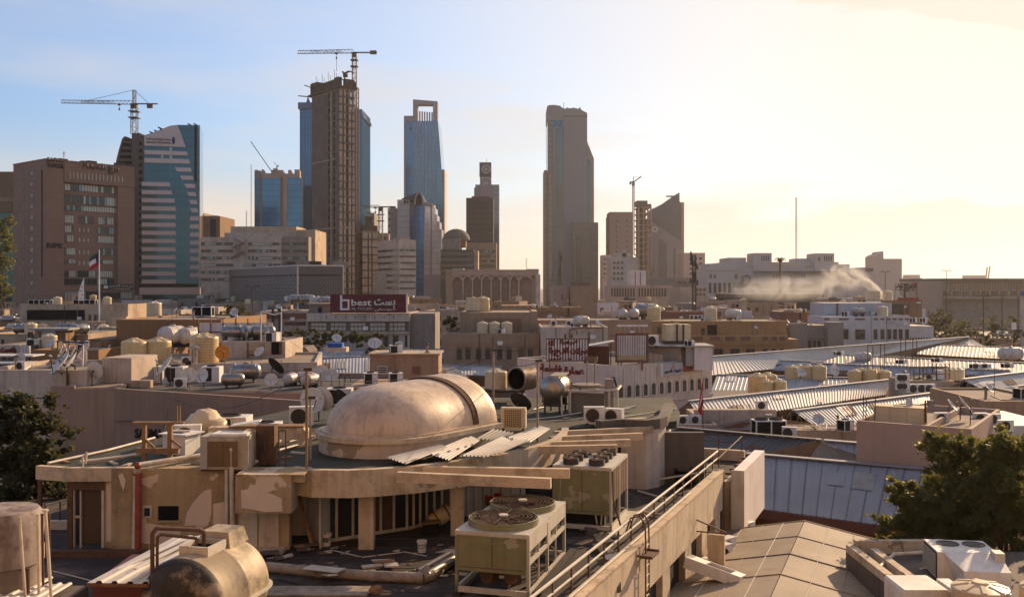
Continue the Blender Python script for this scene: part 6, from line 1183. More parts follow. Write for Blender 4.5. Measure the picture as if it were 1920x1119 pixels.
# low walls and roofs between the sheds
b = low('flag_roof_house', 'low pale roof with upstand wall and small flag in the market', 1270, 1345, 795, 82, 6, cream2, 0, .25); b.box('upstand', cream2, b.fx(1310), b.fx(1468), 2, 2.3, 5, b.z(768,0,2)); b.box('upstand_side', cream, b.fx(1310), b.fx(1470), 2.3, 6, 5, b.z(766,0,6))
for kd,px,y,l,sc_ in (('split',1281,1.2,'left split unit near the small red flag',1.0),('split',1304,1.4,'second split unit near the small red flag',1.),('split',1367,.5,'split unit below the upstand wall',1.),('pack',1389,.8,'box unit below the upstand wall',.6),('split',1428,3.5,'split unit on the upstand wall end',1.1)): on(b,kd,px,y,l,.2,sc_,None,0 if px<1400 else .9)
t = thing('small_flag', 'small furled red and white flag on a short pole', 'flag', (Xp(1318,80),80,6.4)); part('pole', MB().tube((0,0,0),(0,0,Zp(748,80)-6.4),.035), steel_d, t); part('red_cloth', MB().add([(0,0,2.6),(.05,.05,4.2),(-.12,.05,3.4),(-.42,.05,1.4),(-.1,-.05,1.0)],[(0,1,2,3,4)]), mat('flag_red_stripe',(0,0,0)), t); part('white_cloth', MB().add([(-.1,-.06,2.4),(0,-.06,3.2),(-.25,-.06,2.2),(-.3,-.06,1.6)],[(0,1,2,3)]), white_t, t)
b = low('market_parapet_house', 'tan parapet wall between the dark roof and the timber truss roof', 1486, 1640, 806, 76, 3, cream, 0, .1)
place('chiller','white twin-fan unit among the ribbed roofs',(Xp(1441,77),77,Zp(812,77)-.2),.1,None,.95); place('split','split unit right of the white twin-fan unit',(Xp(1480,75),75,Zp(818,75)-.2),-.3,None,1.2); place('chiller','white twin-fan unit on the blue grey roof above the big blue roof',(Xp(1643,65),65,Zp(873,65)-.1),-.2,None,.72)
tag(part('gutter_roof', MB().box(Xp(1240,100),Xp(1990,130),100,132,0,5.0), conc_dark, None), 'dark low roof between the rows of cream tanks', 'roof')
# tank rows
for i,(px,py,D,sc_,l) in enumerate(((1420,737,113,1.06,'tall left cream tank of the market tank cluster'),(1440,735,116,1.06,'tall right cream tank of the market tank cluster'),(1438,738,110,.72,'small middle cream tank of the market tank cluster'),(1462,738,110,.74,'small right cream tank of the market tank cluster'),
    (1484,711,127,.84,'leftmost cream tank of the back row of four'),(1499,708,131,.8,'second cream tank of the back row of four'),(1515,711,127,.88,'third cream tank of the back row of four'),(1536,712,126,.92,'rightmost cream tank of the back row of four'),
    (1603,719,119,.8,'leftmost cream tank of the right-hand row of five'),(1615,714,123,.75,'second cream tank of the right-hand row of five'),(1630,719,119,.9,'middle cream tank of the right-hand row of five'),(1645,715,122,.75,'fourth cream tank of the right-hand row of five'),(1658,720,119,.8,'rightmost cream tank of the right-hand row of five'))):
    t = place('cream_tank', l, (Xp(px,D),D,Zp(py,D)), i*.7, None, sc_)
place('white_tank','cream white tank on the brown grey roof strip',(Xp(1618,150),150,Zp(681,150)),.1,None,.9); place('white_tank','white twin tank at the right edge of the roof strip',(Xp(1895,150),150,Zp(680,150)),.1,None,1.3)
place('dish','white dish between the cream tank rows',(Xp(1501,118),118,Zp(714,118)),.3,None,1.); place('dish_low','white board-like dish before the right-hand tank row',(Xp(1562,112),112,Zp(712,112)),.5,None,1.1)
b = low('unit_platform', 'low platform with stacked air conditioner fans in the market', 1700, 1790, 714, 104, 5, cream, 0, .1)
for i,(px,dz,l) in enumerate(((1688,-.3,'lower left of four stacked fan units'),(1696,-.3,'lower right of four stacked fan units'),(1688,.55,'upper left of four stacked fan units'),(1696,.55,'upper right of four stacked fan units'))): place('split',l,(Xp(px,100),100,Zp(730,100)+dz+.2),0,None,1.05)
for px,l in ((1712,'left tall fan unit under the platform edge'),(1728,'middle tall fan unit under the platform edge'),(1742,'right small fan unit under the platform edge')): place('split',l,(Xp(px,101),101,Zp(738,101)),.1,None,1.3)
for k,(px,l) in enumerate(((1722,'left rusty empty tank frame on the platform'),(1740,'middle rusty empty tank frame on the platform'),(1764,'right tall rusty frame holding a white box'))):
    t = thing('pipe_rack', l, 'rack', (Xp(px,106),106,b.H)); mb = MB()
    for x in (-.7,.7):
        for y in (-.5,.5): mb.bar((x,y,0),(x,y,1.4+.4*(k==2)),.07)
    for z in (.7,1.4): mb.bar((-.7,-.5,z),(.7,-.5,z),.07).bar((-.7,.5,z),(.7,.5,z),.07).bar((-.7,-.5,z),(-.7,.5,z),.07).bar((.7,-.5,z),(.7,.5,z),.07)
    part('frame_bars', mb, rust, t)
    if k == 2: part('box', MB().box(-.5,.2,-.4,.4,.1,1.1), paint_w, t); part('tray', MB().box(-1,.9,-.6,.6,1.8,1.86), tin_w, t)
for k,(px,l) in enumerate(((1779,'left of three cream tanks on the platform'),(1787,'middle of three cream tanks on the platform'),(1797,'right of three cream tanks on the platform'))): place('steel_tank' if k<0 else 'pale_tank',l,(Xp(px,108),108,Zp(712,108)),0,None,.62)
for (px,pb,pt,w,l) in ((1643,683,646,16,'left dark pole frame on the far bright roof'),(1704,668,636,15,'right dark pole frame on the far bright roof')):
    t = thing('pole_frame', l, 'frame', (Xp(px,112),112,Zp(pb,112))); h_ = S(pb-pt,112); w_ = S(w,112); mb = MB().bar((-w_,0,h_),(w_,0,h_),.08)
    for q in (-1,-.4,.5,1): mb.bar((q*w_,0,-.6),(q*w_,0,h_),.07)
    part('poles', mb, rust, t)
for k,(px,py,D,l) in enumerate(((1573,666,140,'left tiny roof light on the far roofs'),(1690,682,135,'middle roof light box on the far roofs'),(1757,679,135,'bright roof light box on the far roofs'),(1829,690,128,'left pair of white roof boxes at the right'),(1846,690,128,'right pair of white roof boxes at the right'),(1888,689,128,'white roof box at the right edge'))): place('pack',l,(Xp(px,D),D,Zp(py,D)),.1,None,(1.1,.9,.55))
# tan house with white tank box on the right
b = B('tan_roof_house', 'tan windowless house with roof tank and dishes beside the right-hand trees', 1606, 61.7, R(-34)); Lx = b.fx(1822); My = b.ly(1875, Lx); Ht = b.z(788); b.L, b.M, b.H = Lx, My, Ht-.45; pt = mat('rosy_tan',(.40,.27,.20),var=.1,scale=.5,streak=.2)
b.box('walls', pt, 0, Lx, 0, My, 0, Ht-.45); b.part('parapet', MB().box(0,Lx,0,.2,Ht-.45,Ht).box(0,.2,.2,My,Ht-.45,Ht).box(Lx-.2,Lx,.2,My,Ht-.45,Ht).box(.2,Lx-.2,My-.2,My,Ht-.45,Ht), pt); b.box('roof_deck', roof_dust, .2, Lx-.2, .2, My-.2, Ht-.5, Ht-.42); b.box('inner_parapet', pt, b.fx(1740,1), b.fx(1746,1), .2, My-.2, b.H, Ht-.02)
t = place('panel_tank', 'wide white panel tank in the roof well of the tan windowless house', (Xp(1688,63.5),63.5,Zp(796,63.5)), -.55, None, (1.45,.75,.62)); place('dish_low','small white dish lying on the wide white panel tank',(Xp(1702,63.5),63.5,Zp(769,63.5)),.4,None,.5)
for px,py,D,sc_,r_,l in ((1781,775,66,.75,1.0,'smaller of two white dishes on the tan windowless house'),(1803,782,65,1.05,1.2,'bigger of two white dishes on the tan windowless house')): place('dish',l,(Xp(px,D),D,Zp(py,D)-.2),r_,None,sc_)
t = thing('floodlight', 'square floodlight on a dark post beside the white panel tank', 'floodlight', (Xp(1735,62),62,Zp(792,62))); part('post', MB().tube((0,0,0),(0,0,1.4),.06), steel_d, t); part('lamp_body', MB().box(.15,.5,-.15,.15,1.05,1.4).bar((0,0,1.2),(.2,0,1.2),.05), concrete, t)
for k,(px,py,D,l) in enumerate(((1765,790,64,'small box unit right of the floodlight'),(1885,805,60,'white fan unit right of the tan windowless house'),(1838,790,66,'left white unit behind the dishes'),(1862,792,65,'right white unit behind the dishes'))): place('split',l,(Xp(px,D),D,Zp(py,D)-.2),.1,None,1.)
for px,pt_,l in ((1618,742,'left thin pole at the tan house corner'),(1623,748,'right thin pole at the tan house corner'),(1640,745,'thin pole beside the white panel tank'),(1819,760,'short leaning aerial on the tan windowless house')): t = thing('thin_pole', l, 'pole', (Xp(px,62.5),62.5,Zp(790,62.5)-.3)); part('pole', MB().tube((0,0,0),(.05,0,Zp(pt_,62.5)-Zp(790,62.5)+.3),.03), steel_d, t)
b = low('right_edge_house', 'brown wall house at the right edge behind the white truss roof', 1848, 1990, 752, 75, 10, tan, 0, .2); tag(part('white_roof', MB().box(Xp(1770,66),Xp(1990,66),66,74,5,Zp(790,68)), tin_w, None), 'pale flat roof right of the tan windowless house', 'roof')
# trees and street far right
for k,(px,py,D,rx,rz,l,n) in enumerate(((1755,608,235,4.0,4.2,'left dark tree of the clump beside the white building',3200),(1784,612,228,3.9,3.8,'middle dark tree of the clump beside the white building',3200),(1812,622,222,3.9,3.0,'right dark tree of the clump beside the white building',3000),(1835,632,212,2.0,1.3,'small bush right of the dark tree clump',700))):
    c = (Xp(px,D),D,0); tree('dark_tree', l, c, rblobs((c[0],D,Zp(py,D)), rx, 2.6, rz, 12, 90+k), n, .4, leaf_d, .25, 50+k, 'dark trees beside the white building')
for k,(px,py,D,l) in enumerate(((1868,620,210,'tall young street tree left in the bright car park'),(1880,635,200,'second young tree in the bright car park'),(1912,628,190,'young tree at the right edge of the car park'),(1846,640,185,'low dark bush at the car park edge'),(1895,600,300,'distant palm-like tree beyond the car park'),(1860,596,320,'distant tree left of the sign pole'),(1780,588,330,'distant tree under the museum wall'))):
    c = (Xp(px,D),D,0); tree('street_tree', l, c, rblobs((c[0],D,Zp(py,D)), 1.8, 1.6, 1.8, 6, 120+k), 800, .4, leaf_d, .12, 70+k, 'trees round the car park')
rr = random.Random(3); hedge = MB()
for k in range(60): x = Xp(1740,380)+k*1.7; foliage(hedge, [((x,385+rr.random()*12,2.6+rr.random()*1.2),(1.6,1.6,1.8))], 26, .9, rr)
part('hedge_mass', hedge, leaf_o, None)['kind'] = 'stuff'
bpy.data.objects['hedge_mass']['label'] = 'dusty mass of trees along the museum front'
# parked cars
carm = [('white',mat('car_white',(.65,.64,.62),rough=.25,coat=1,var=.02)),('silver',mat('car_silver',(.35,.35,.36),rough=.25,metal=.6,var=.02)),('black',mat('car_black',(.02,.02,.022),rough=.2,coat=1,var=.02)),('red',mat('car_red',(.25,.03,.025),rough=.25,coat=1,var=.02))]
def car(label, loc, rz, m, group):
    t = thing('parked_car', label, 'car', loc, rz, group)
    part('body', MB().plate([(-2.2,.35),(2.2,.35),(2.25,.75),(1.5,.9),(-1.9,.95),(-2.25,.8)],-.85,.85), m, t); part('cabin', MB().add([(-1.6,-.8,.93),(1.0,-.8,.9),(1.0,.8,.9),(-1.6,.8,.93),(-1.1,-.62,1.45),(.35,-.62,1.45),(.35,.62,1.45),(-1.1,.62,1.45)],[(0,1,5,4),(1,2,6,5),(2,3,7,6),(3,0,4,7),(4,5,6,7)]), g_dark, t); part('roof', MB().box(-1.1,.35,-.62,.62,1.45,1.49), m, t)
    for x in (-1.4,1.4):
        for y in (-.82,.82): part('wheel', MB().tube((x,y-.1,.33),(x,y+.1,.33),.33,12), dark, t)
    return t
cz = random.Random(11); protos = {}; OR = 'first second third fourth fifth sixth seventh eighth ninth tenth eleventh'.split()
for row,(y,x0) in enumerate(((300,148),(338,160),(352,165),(372,170),(396,180))):
    n_ = 0
    for k in range(11):
        if cz.random() < .25: continue
        nm, m = cz.choice(carm); loc = (x0+k*3.1+cz.random(), y+cz.random(), 0.01)
        l = f'{nm} parked car, {OR[n_]} from the left in the {("nearest","second","third","fourth","farthest")[row]} car park row'; n_ += 1
        if nm not in protos: protos[nm] = car(l, loc, R(90)+cz.uniform(-.05,.05), m, 'cars in the car park')
        else: dup(protos[nm], loc, R(90)+cz.uniform(-.05,.05), l)
# small things that gather on every roof
cr = random.Random(17)
for (b, lab) in clut:
    nm = ' '.join(lab.split()[:9]); used = []
    if b.L < 4: continue
    def spot(): return b.L*cr.uniform(.08,.92), b.M*cr.uniform(.08,.55)
    x, y = spot(); t = thing('roof_pipe', f'pipe run lying on the {nm}', 'pipe', b.w(x,y,b.H+.05)); part('pipe_length', MB().path([(0,0,.06),(cr.uniform(1.5,3)*(-1 if x > b.L/2 else 1),cr.uniform(-.5,1),.06),(cr.uniform(1.5,3)*(-1 if x > b.L/2 else 1),cr.uniform(1,2),.3)],.05,6), cr.choice((rust,paint_w,steel_d)), t)
    x, y = spot(); t = thing('junk_pile', f'heap of boards and scrap on the {nm}', 'scrap', b.w(x,y,b.H+.03), cr.random()*3)
    for k in range(4): part('board', MB().bar((cr.uniform(-.6,.2),cr.uniform(-.4,.4),.05+.06*k),(cr.uniform(.1,.9),cr.uniform(-.4,.4),.08+.08*k),cr.uniform(.1,.35),.05), cr.choice((rust,concrete,tin_w,tan2)), t)
    x, y = spot(); t = thing('roof_vent', f'small capped vent pipe on the {nm}', 'vent', b.w(x,y,b.H)); part('stack', MB().tube((0,0,0),(0,0,.9),.1,8), concrete, t); part('cap', MB().lathe([(0,1.08),(.22,.95),(.2,.92),(0,.95)],10), steel_d, t)
    x, y = spot(); place(cr.choice(('dish','dish_low')), f'small grey dish on the {nm}', b.w(x,y,b.H), cr.uniform(-1.2,1.2), None, .75)
    x, y = spot(); place('aerial', f'thin roof aerial on the {nm}', b.w(x,y,b.H), cr.random()*3, None, (.7,.7,cr.uniform(.5,.9)))
    x, y = spot(); place(cr.choice(('split','pack')), f'dusty cooling unit on the {nm}', b.w(x,y,b.H), cr.uniform(-.6,.6), None, .85)
for k,(px,pb,pt_,D,l) in enumerate(((1660,565,510,330,'tall lamp post against the pale sail-topped block'),(1775,560,508,300,'lamp post left before the museum'),(1844,640,556,210,'lamp post at the left of the car park'),(1879,640,555,215,'lamp post in the middle of the car park'),(1909,600,552,260,'lamp post at the right of the car park'),(474,600,538,200,'street lamp before the lattice screen block'),(3,590,535,230,'street lamp at the far left edge'))):
    t = thing('street_lamp', l, 'street lamp', (Xp(px,D),D,0)); h_ = Zp(pt_,D); part('pole', MB().tube((0,0,0),(0,0,h_),.16,6,.08), steel_d, t); mb = MB()
    for d in (-1,1): mb.bar((0,0,h_),(d*1.0,0,h_+.15),.12).box(d*1.0-.5,d*1.0+.5,-.2,.2,h_+.05,h_+.25)
    part('lamp_heads', mb, steel_d, t)
t = thing('blue_sign', 'blue road sign on a gantry pole at the right edge', 'sign', (Xp(1915,200),200,0)); part('pole', MB().box(-.1,2.4,-.2,.2,0,Zp(553,200)), cream2, t); part('panel', MB().box(-.2,2.5,-.35,-.25,Zp(555,200),Zp(546,200)), mat('sign_blue',(.02,.09,.30)), t)
t = thing('white_signboard', 'white upright signboard standing in the car park', 'sign', (Xp(1901,190),190,0)); part('board', MB().box(-.45,.45,-.06,.06,Zp(618,190),Zp(605,190)), white_t, t); part('post', MB().box(-.08,.08,-.08,.08,0,Zp(618,190)), steel_d, t)
# ================================================================ foreground: the rooftop we look down on
zF, zB, zS = 8.7, 10.67, 11.52                                       # terrace floor, fascia bottom, upper roof
peel = mat('peeling_plaster', (.37,.27,.155), var=.22, scale=.5, streak=.6, dirt=(.17,.125,.08), dirt_amt=.75, dirt_scale=.55, patch=((.56,.46,.36),.42,.6), bump=.35, bscale=3.)
peel2 = mat('stained_fascia', (.53,.42,.29), var=.14, scale=.6, streak=.6, dirt=(.21,.155,.10), dirt_amt=.6, dirt_scale=.8, patch=((.22,.175,.125),.55,.63), bump=.25, bscale=4.)
domem = mat('dome_plaster', (.54,.40,.275), rough=.5, var=.18, scale=.7, streak=.75, dirt=(.24,.17,.12), dirt_amt=.6, dirt_scale=.45, spec=.5, bump=.3, bscale=2.5)
felt = mat('green_felt_roof', (.036,.036,.022), var=.4, scale=.6, dirt=(.11,.085,.055), dirt_amt=.5, dirt_scale=.5, bump=.3)
floor_m = mat('tarred_floor', (.040,.031,.028), var=.45, scale=.8, dirt=(.15,.11,.08), dirt_amt=.75, dirt_scale=.35, rough=.9, bump=.25)
wallc = mat('streaked_concrete_wall', (.52,.41,.29), var=.14, scale=.5, streak=.7, dirt=(.24,.18,.12), dirt_amt=.5, dirt_scale=.7, bump=.25, bscale=5.)
beam_m = mat('weathered_beam', (.54,.41,.27), var=.15, scale=.8, dirt=(.19,.14,.09), dirt_amt=.6, dirt_scale=1.2, bump=.3, bscale=6.)
green_p = mat('faded_green_paint', (.215,.205,.105), rough=.55, var=.2, scale=1.5, patch=((.33,.29,.19),1.3,.585), streak=.35, dirt=(.24,.15,.08), dirt_amt=.45, dirt_scale=1.2)
pale_p = mat('faded_white_paint', (.54,.49,.40), rough=.5, var=.15, scale=1.5, streak=.45, dirt=(.28,.19,.11), dirt_amt=.45, dirt_scale=1.5)
rustb = mat('rust_brown', (.105,.055,.032), rough=.75, var=.35, scale=3.)
pipe_w = mat('pipe_white', (.60,.52,.42), rough=.5, var=.15, scale=2., dirt=(.3,.2,.12), dirt_amt=.5, dirt_scale=1.5)
pipe_lag = mat('lagged_pipe', (.30,.245,.19), rough=.8, var=.25, scale=2., dirt=(.10,.08,.065), dirt_amt=.6, dirt_scale=1.5, bump=.3)
timber = mat('brown_timber', (.24,.14,.07), var=.25, scale=3.)
V = Vector
def q2(px, py, z): v = Pz(px, py, z); return (v.x, v.y)

# ---- main block with the wall that runs away to the right
WO = V((1.93,26.9,0)); WT = R(-22.9)
class Fr:
    """a turned frame standing at a world point"""
    def __init__(s, name, label, cat, o, th, group=None): s.o = V(o); s.th = th; s.t = thing(name, label, cat, o, th, group)
    def loc(s, v): v = V(v)-s.o; c, n = math.cos(s.th), math.sin(s.th); return V((c*v.x+n*v.y, -n*v.x+c*v.y, v.z))
    def w(s, x, y, z): c, n = math.cos(s.th), math.sin(s.th); return V((s.o.x+c*x-n*y, s.o.y+n*x+c*y, s.o.z+z))
    def part(s, name, mb, m, parent=None, **k): return part(name, mb, m, parent or s.t, **k)
    def box(s, name, m, *a, parent=None, **k): return part(name, MB().box(*a), m, parent or s.t, **k)
W = Fr('terrace_building', 'weathered terrace building with streaked parapet wall on the right', 'building', WO, WT)
W.part('terrace_deck', MB().prism([tuple(W.loc(v).xy) for v in ((-30,20,0),(1.2,20,0),tuple(W.w(-.3,0,0)),tuple(W.w(-.3,27.6,0)),(4,54,0),(-30,54,0))], 0, zF), floor_m)
# parapet panels in bays, each with a joint
bays = [-9,-6,-3.1,-.2,2.6,5.4,8.2,11,13.8,16.6,19.9]
for a, c in zip(bays, bays[1:]):
    W.box('parapet_panel', wallc, -.28, 0, a+.012, c-.012, 8.66, 9.5); W.box('spandrel_panel', wallc, -.28, -.02, a+.012, c-.012, 7.75, 8.64)
    W.box('coping', beam_m, -.36, .05, a+.02, c-.02, 9.5, 9.56)
for k, y in enumerate((-5,-1.5,2,5.5,9,12.5,15.6,18.4)):
    W.box('pilaster', wallc, -.5, -.06, y, y+1.1, 0, 7.745)
    if k < 7:
        f = W.box('window', frame_w, -.62, -.5, y+1.1, y+3.4, 4.6, 7.5); W.box('pane', g_dark, -.5, -.46, y+1.2, y+3.3, 4.7, 7.4, parent=f); W.box('mullion', frame_m, -.46, -.42, y+2.2, y+2.28, 4.7, 7.4, parent=f)
        W.box('sill_wall', wallc, -.6, -.3, y+1.1, y+3.4, 3.0, 4.55)
W.box('inner_wall', conc_dark, -1.2, -.7, -9, 21, 0, 8.6)
W.box('end_wall', wallc, -.3, -.02, 21.6, 27.6, 3, 8.7); W.box('end_return', wallc, -.8, -.3, 20.6, 27.6, 0, 8.69); W.box('downpipe_channel', rustb, -.35, -.05, 20.0, 20.5, 4.2, 9.5)
for k in range(6): W.box('cladding_panel', tin_w if k%2 else wallc, -.02, .05, 21.65+k*.98, 22.6+k*.98, 4.8, 8.6)
W.box('rear_parapet', wallc, -9.5, -.3, 27.3, 27.6, zF, zF+.55)
# railing along the parapet
t = Fr('steel_railing', 'long double-rail steel railing along the parapet on the right', 'railing', WO+V((0,0,9.56)), WT)
t.part('rails', MB().tube((-.5,-8,.62),(-.5,21.2,.62),.045,8).tube((-.5,-8,.28),(-.5,21.2,.28),.035,8), pale_p)
for k in range(20): y = -7+k*1.5; t.part('post', MB().bar((-.5,y,-.7),(-.5,y,.62),.05), rustb)
t.part('low_pipe', MB().tube((-.2,-8,.07),(-.2,14,.07),.04,6), pale_p)
t2 = Fr('rear_railing', 'thin railing along the rear edge of the terrace', 'railing', WO+V((0,0,zF+.55)), WT)
t2.part('rails', MB().tube((-9,27.45,.75),(-.4,27.45,.75),.03).tube((-9,27.45,.4),(-.4,27.45,.4),.02).tube((-.45,21,.6),(-.45,27.4,.75),.03), rustb)
for k in range(8): t2.part('post', MB().tube((-9+k*1.22,27.45,0),(-9+k*1.22,27.45,.75),.025), rustb)
t = Fr('wall_ladder', 'narrow caged steel ladder hung over the parapet wall', 'ladder', WO+V((0,0,0)), WT)
ly_ = 5.9; lad = MB()
for y in (ly_,ly_+.42): lad.path([(-.5,y,9.9),(-.35,y,10.35),(-.05,y,10.45),(.14,y,10.2),(.16,y,9.6),(.16,y,3)],.028)
t.part('stiles', lad, rustb)
for k in range(20): t.part('rung', MB().tube((.16,ly_,3.2+k*.33),(.16,ly_+.42,3.2+k*.33),.02), pale_p)
t.part('brackets', MB().box(-.05,.5,ly_-.5,ly_-.44,9.25,9.3).box(-.05,.5,ly_+.4,ly_+.46,9.25,9.3).box(.1,.5,ly_-.5,ly_+.46,9.2,9.25).box(-.05,.4,ly_-.4,ly_+.4,6.9,6.95), rustb)
# sign box
t = Fr('blank_sign_box', 'large blank white sign box standing out from the end of the wall', 'sign', WO, WT)
t.box('sign_body', mat('sign_white',(.78,.70,.62),rough=.5,var=.06,scale=.5,streak=.2,dirt=(.55,.30,.20),dirt_amt=.25,dirt_scale=.4), .25, .75, 20.9, 27.3, 6.35, 9.35)
t.box('sign_frame', pale_p, .2, .8, 20.82, 20.9, 6.3, 9.4); 
for k in range(6): t.part('bracket', MB().box(-.15,.25,21.2+k*1.1,21.3+k*1.1,9.1,9.2), rustb)
# hanging board, small units on the wall
t = Fr('hanging_board', 'blank hanging board on a bracket beside the wall windows', 'sign', WO, WT); t.box('board', wallc, .45, 1.12, 14.3, 14.5, 6.6, 7.95); t.part('bracket', MB().bar((-.1,14.4,8.5),(1.2,14.4,8.05),.05).bar((-.1,14.4,8.0),(1.2,14.4,8.03),.05), rustb)
for (x,y,z,sc_,l) in ((.6,22.4,5.75,1.15,'white split unit at the end of the wall beside the membrane roof'),(.6,17.2,6.2,1.2,'rear one of three white units piled below the hanging board'),(.62,16.2,6.15,1.2,'middle one of three white units piled below the hanging board'),(.5,15.2,5.9,1.2,'front one of three white units piled below the hanging board')): place('split', l, W.w(x,y,z), WT+R(65), None, sc_)
t = Fr('fallen_duct', 'white duct casing lying tilted between wall and membrane roof', 'duct', Pz(1337,1080,6.95), R(-32)); mb = MB().box(-1.1,1.1,-.4,.4,0,.08).box(-1.1,1.1,-.4,-.36,.08,.42).box(-1.1,1.1,.36,.4,.08,.42).box(-1.1,-.9,-.36,.36,.08,.42).box(.7,1.1,-.36,.36,.08,.42).box(-1.1,-.3,-.36,.36,.36,.42)
t.part('casing', mb, paint_w); t.part('inner_fins', MB().box(-.25,.65,-.02,.02,.1,.3).box(-.25,.65,.15,.18,.1,.3), dark); t.t.rotation_euler = (R(-8),R(12),R(-30))
# membrane roof with seams
mem = mat('membrane_roof', (.30,.235,.165), rough=.75, var=.2, scale=.5, dirt=(.18,.13,.09), dirt_amt=.5, dirt_scale=.4, bump=.15, bscale=4.)
r0, r1 = Pz(1444,1119,7.3), Pz(1508,976,7.3); d = (r1-r0).normalized(); nl = V((-d.y,d.x,0)); r0 = r0-d*9; Ln = (r1-r0).length
t = thing('membrane_roof', 'wide low gabled membrane roof with raised seams, lower right', 'roof', tuple(r0)); SL = 4.6; SR = 5.4
for side, run, drop in ((1,SL,.95),(-1,SR,1.0)):
    for i in range(7):
        for j in range(5):
            a, c = Ln*i/7, Ln*(i+1)/7; e, f = run*j/5, run*(j+1)/5; P_ = lambda s_, q: d*s_+nl*side*q-V((0,0,drop*q/run)); g = .02
            part('roof_panel', MB().quad(P_(a+g,e+g),P_(c-g,e+g),P_(c-g,f-g),P_(a+g,f-g)) if False else MB().add([P_(a+g,e+g),P_(c-g,e+g),P_(c-g,f-g),P_(a+g,f-g)]+[p_-V((0,0,.08)) for p_ in (P_(a+g,e+g),P_(c-g,e+g),P_(c-g,f-g),P_(a+g,f-g))],[(0,1,2,3),(7,6,5,4),(0,4,5,1),(1,5,6,2),(2,6,7,3),(3,7,4,0)]), mem, t)
    for i in range(8): s_ = Ln*i/7; part('seam', MB().bar(d*s_+V((0,0,.0)), d*s_+nl*side*run-V((0,0,drop)), .06, .07), conc_dark if i in (3,5) else mem, t)
    for j in range(1,5): q = run*j/5; part('seam', MB().bar(nl*side*q-V((0,0,drop*q/run)), d*Ln+nl*side*q-V((0,0,drop*q/run)), .035, .05), pale_p if j%2 else mem, t)
part('under_deck', MB().add([nl*SL-V((0,0,1.05)),d*Ln+nl*SL-V((0,0,1.05)),d*Ln-V((0,0,.1)),-V((0,0,.1)),-nl*SR-V((0,0,1.1)),d*Ln-nl*SR-V((0,0,1.1))],[(0,1,2,3),(3,2,5,4)]), conc_dark, t)
part('gable_wall', MB().add([d*Ln+nl*SL-V((0,0,1.05)),d*Ln-V((0,0,.1)),d*Ln-nl*SR-V((0,0,1.1)),d*Ln+nl*SL-V((0,0,7.3)),d*Ln-nl*SR-V((0,0,7.3))],[(0,1,2),(3,0,2,4)]), tan2, t); part('side_wall', MB().add([-nl*SR-V((0,0,1.1)),d*Ln-nl*SR-V((0,0,1.1)),d*Ln-nl*SR-V((0,0,7.3)),-nl*SR-V((0,0,7.3))],[(0,1,2,3)]), tan2, t); part('end_frame', MB().bar(d*(Ln-.6)-nl*SR-V((0,0,.9)), d*(Ln+.4)-nl*SR-V((0,0,4)), .12).bar(d*(Ln-3)-nl*(SR+.1)-V((0,0,1)), d*(Ln-3)-nl*(SR+.1)-V((0,0,5)), .1), rustb, t)

# ---- upper roof with curved fascia
front = [(68,876),(130,880),(250,879.5),(350,879.5),(435,879.5),(546,881),(585,886),(650,887),(700,885),(740,882),(780,879),(815,875),(845,871),(875,867),(905,862),(935,857),(965,850),(990,845),(1012,839),(1032,832),(1048,825),(1058,817),(1064,810),(1066,802)]
fp = [V((*q2(a,c,zS),0)) for a,c in front]
back = [V((6.4,45.9,0)),V((7.9,47.3,0)),V((8.6,50.6,0)),V((9.2,57,0)),V((-10,57,0)),V((-13.6,45.07,0)),V((-15.2,40.9,0))]
H_ = Fr('rooftop_house', 'crumbling rooftop house with curved fascia, domed hall and cluttered roof', 'building', (0,0,0), 0)
H_.part('roof_slab', MB().prism([(v.x,v.y) for v in fp+back], zS-.35, zS), felt)
def wallstrip(pts, z0, z1, th, inset=0.):
    mb = MB(); pts = [V((p.x,p.y,0)) for p in pts]; ns = []
    for i in range(len(pts)):
        d_ = (pts[min(i+1,len(pts)-1)]-pts[max(i-1,0)]).normalized(); ns.append(V((-d_.y,d_.x,0)))
    for i in range(len(pts)-1):
        a, c = pts[i]+ns[i]*inset, pts[i+1]+ns[i+1]*inset; e, f = c+ns[i+1]*th, a+ns[i]*th
        mb.add([(p.x,p.y,z) for z in (z0,z1) for p in (a,c,e,f)], [(0,3,2,1),(4,5,6,7),(0,1,5,4),(2,3,7,6)]+([(3,0,4,7)] if i == 0 else [])+([(1,2,6,5)] if i == len(pts)-2 else []))
    return mb
H_.part('fascia', wallstrip(fp[5:15], zB, zS+.10, .3, -.02), peel2, smooth=False); H_.part('fascia', wallstrip(fp[14:], zB, zS+.08, .3, -.02), wallc)
H_.part('eave_fascia', wallstrip(fp[:3], zS-.42, zS+.06, .25, -.03), peel2)
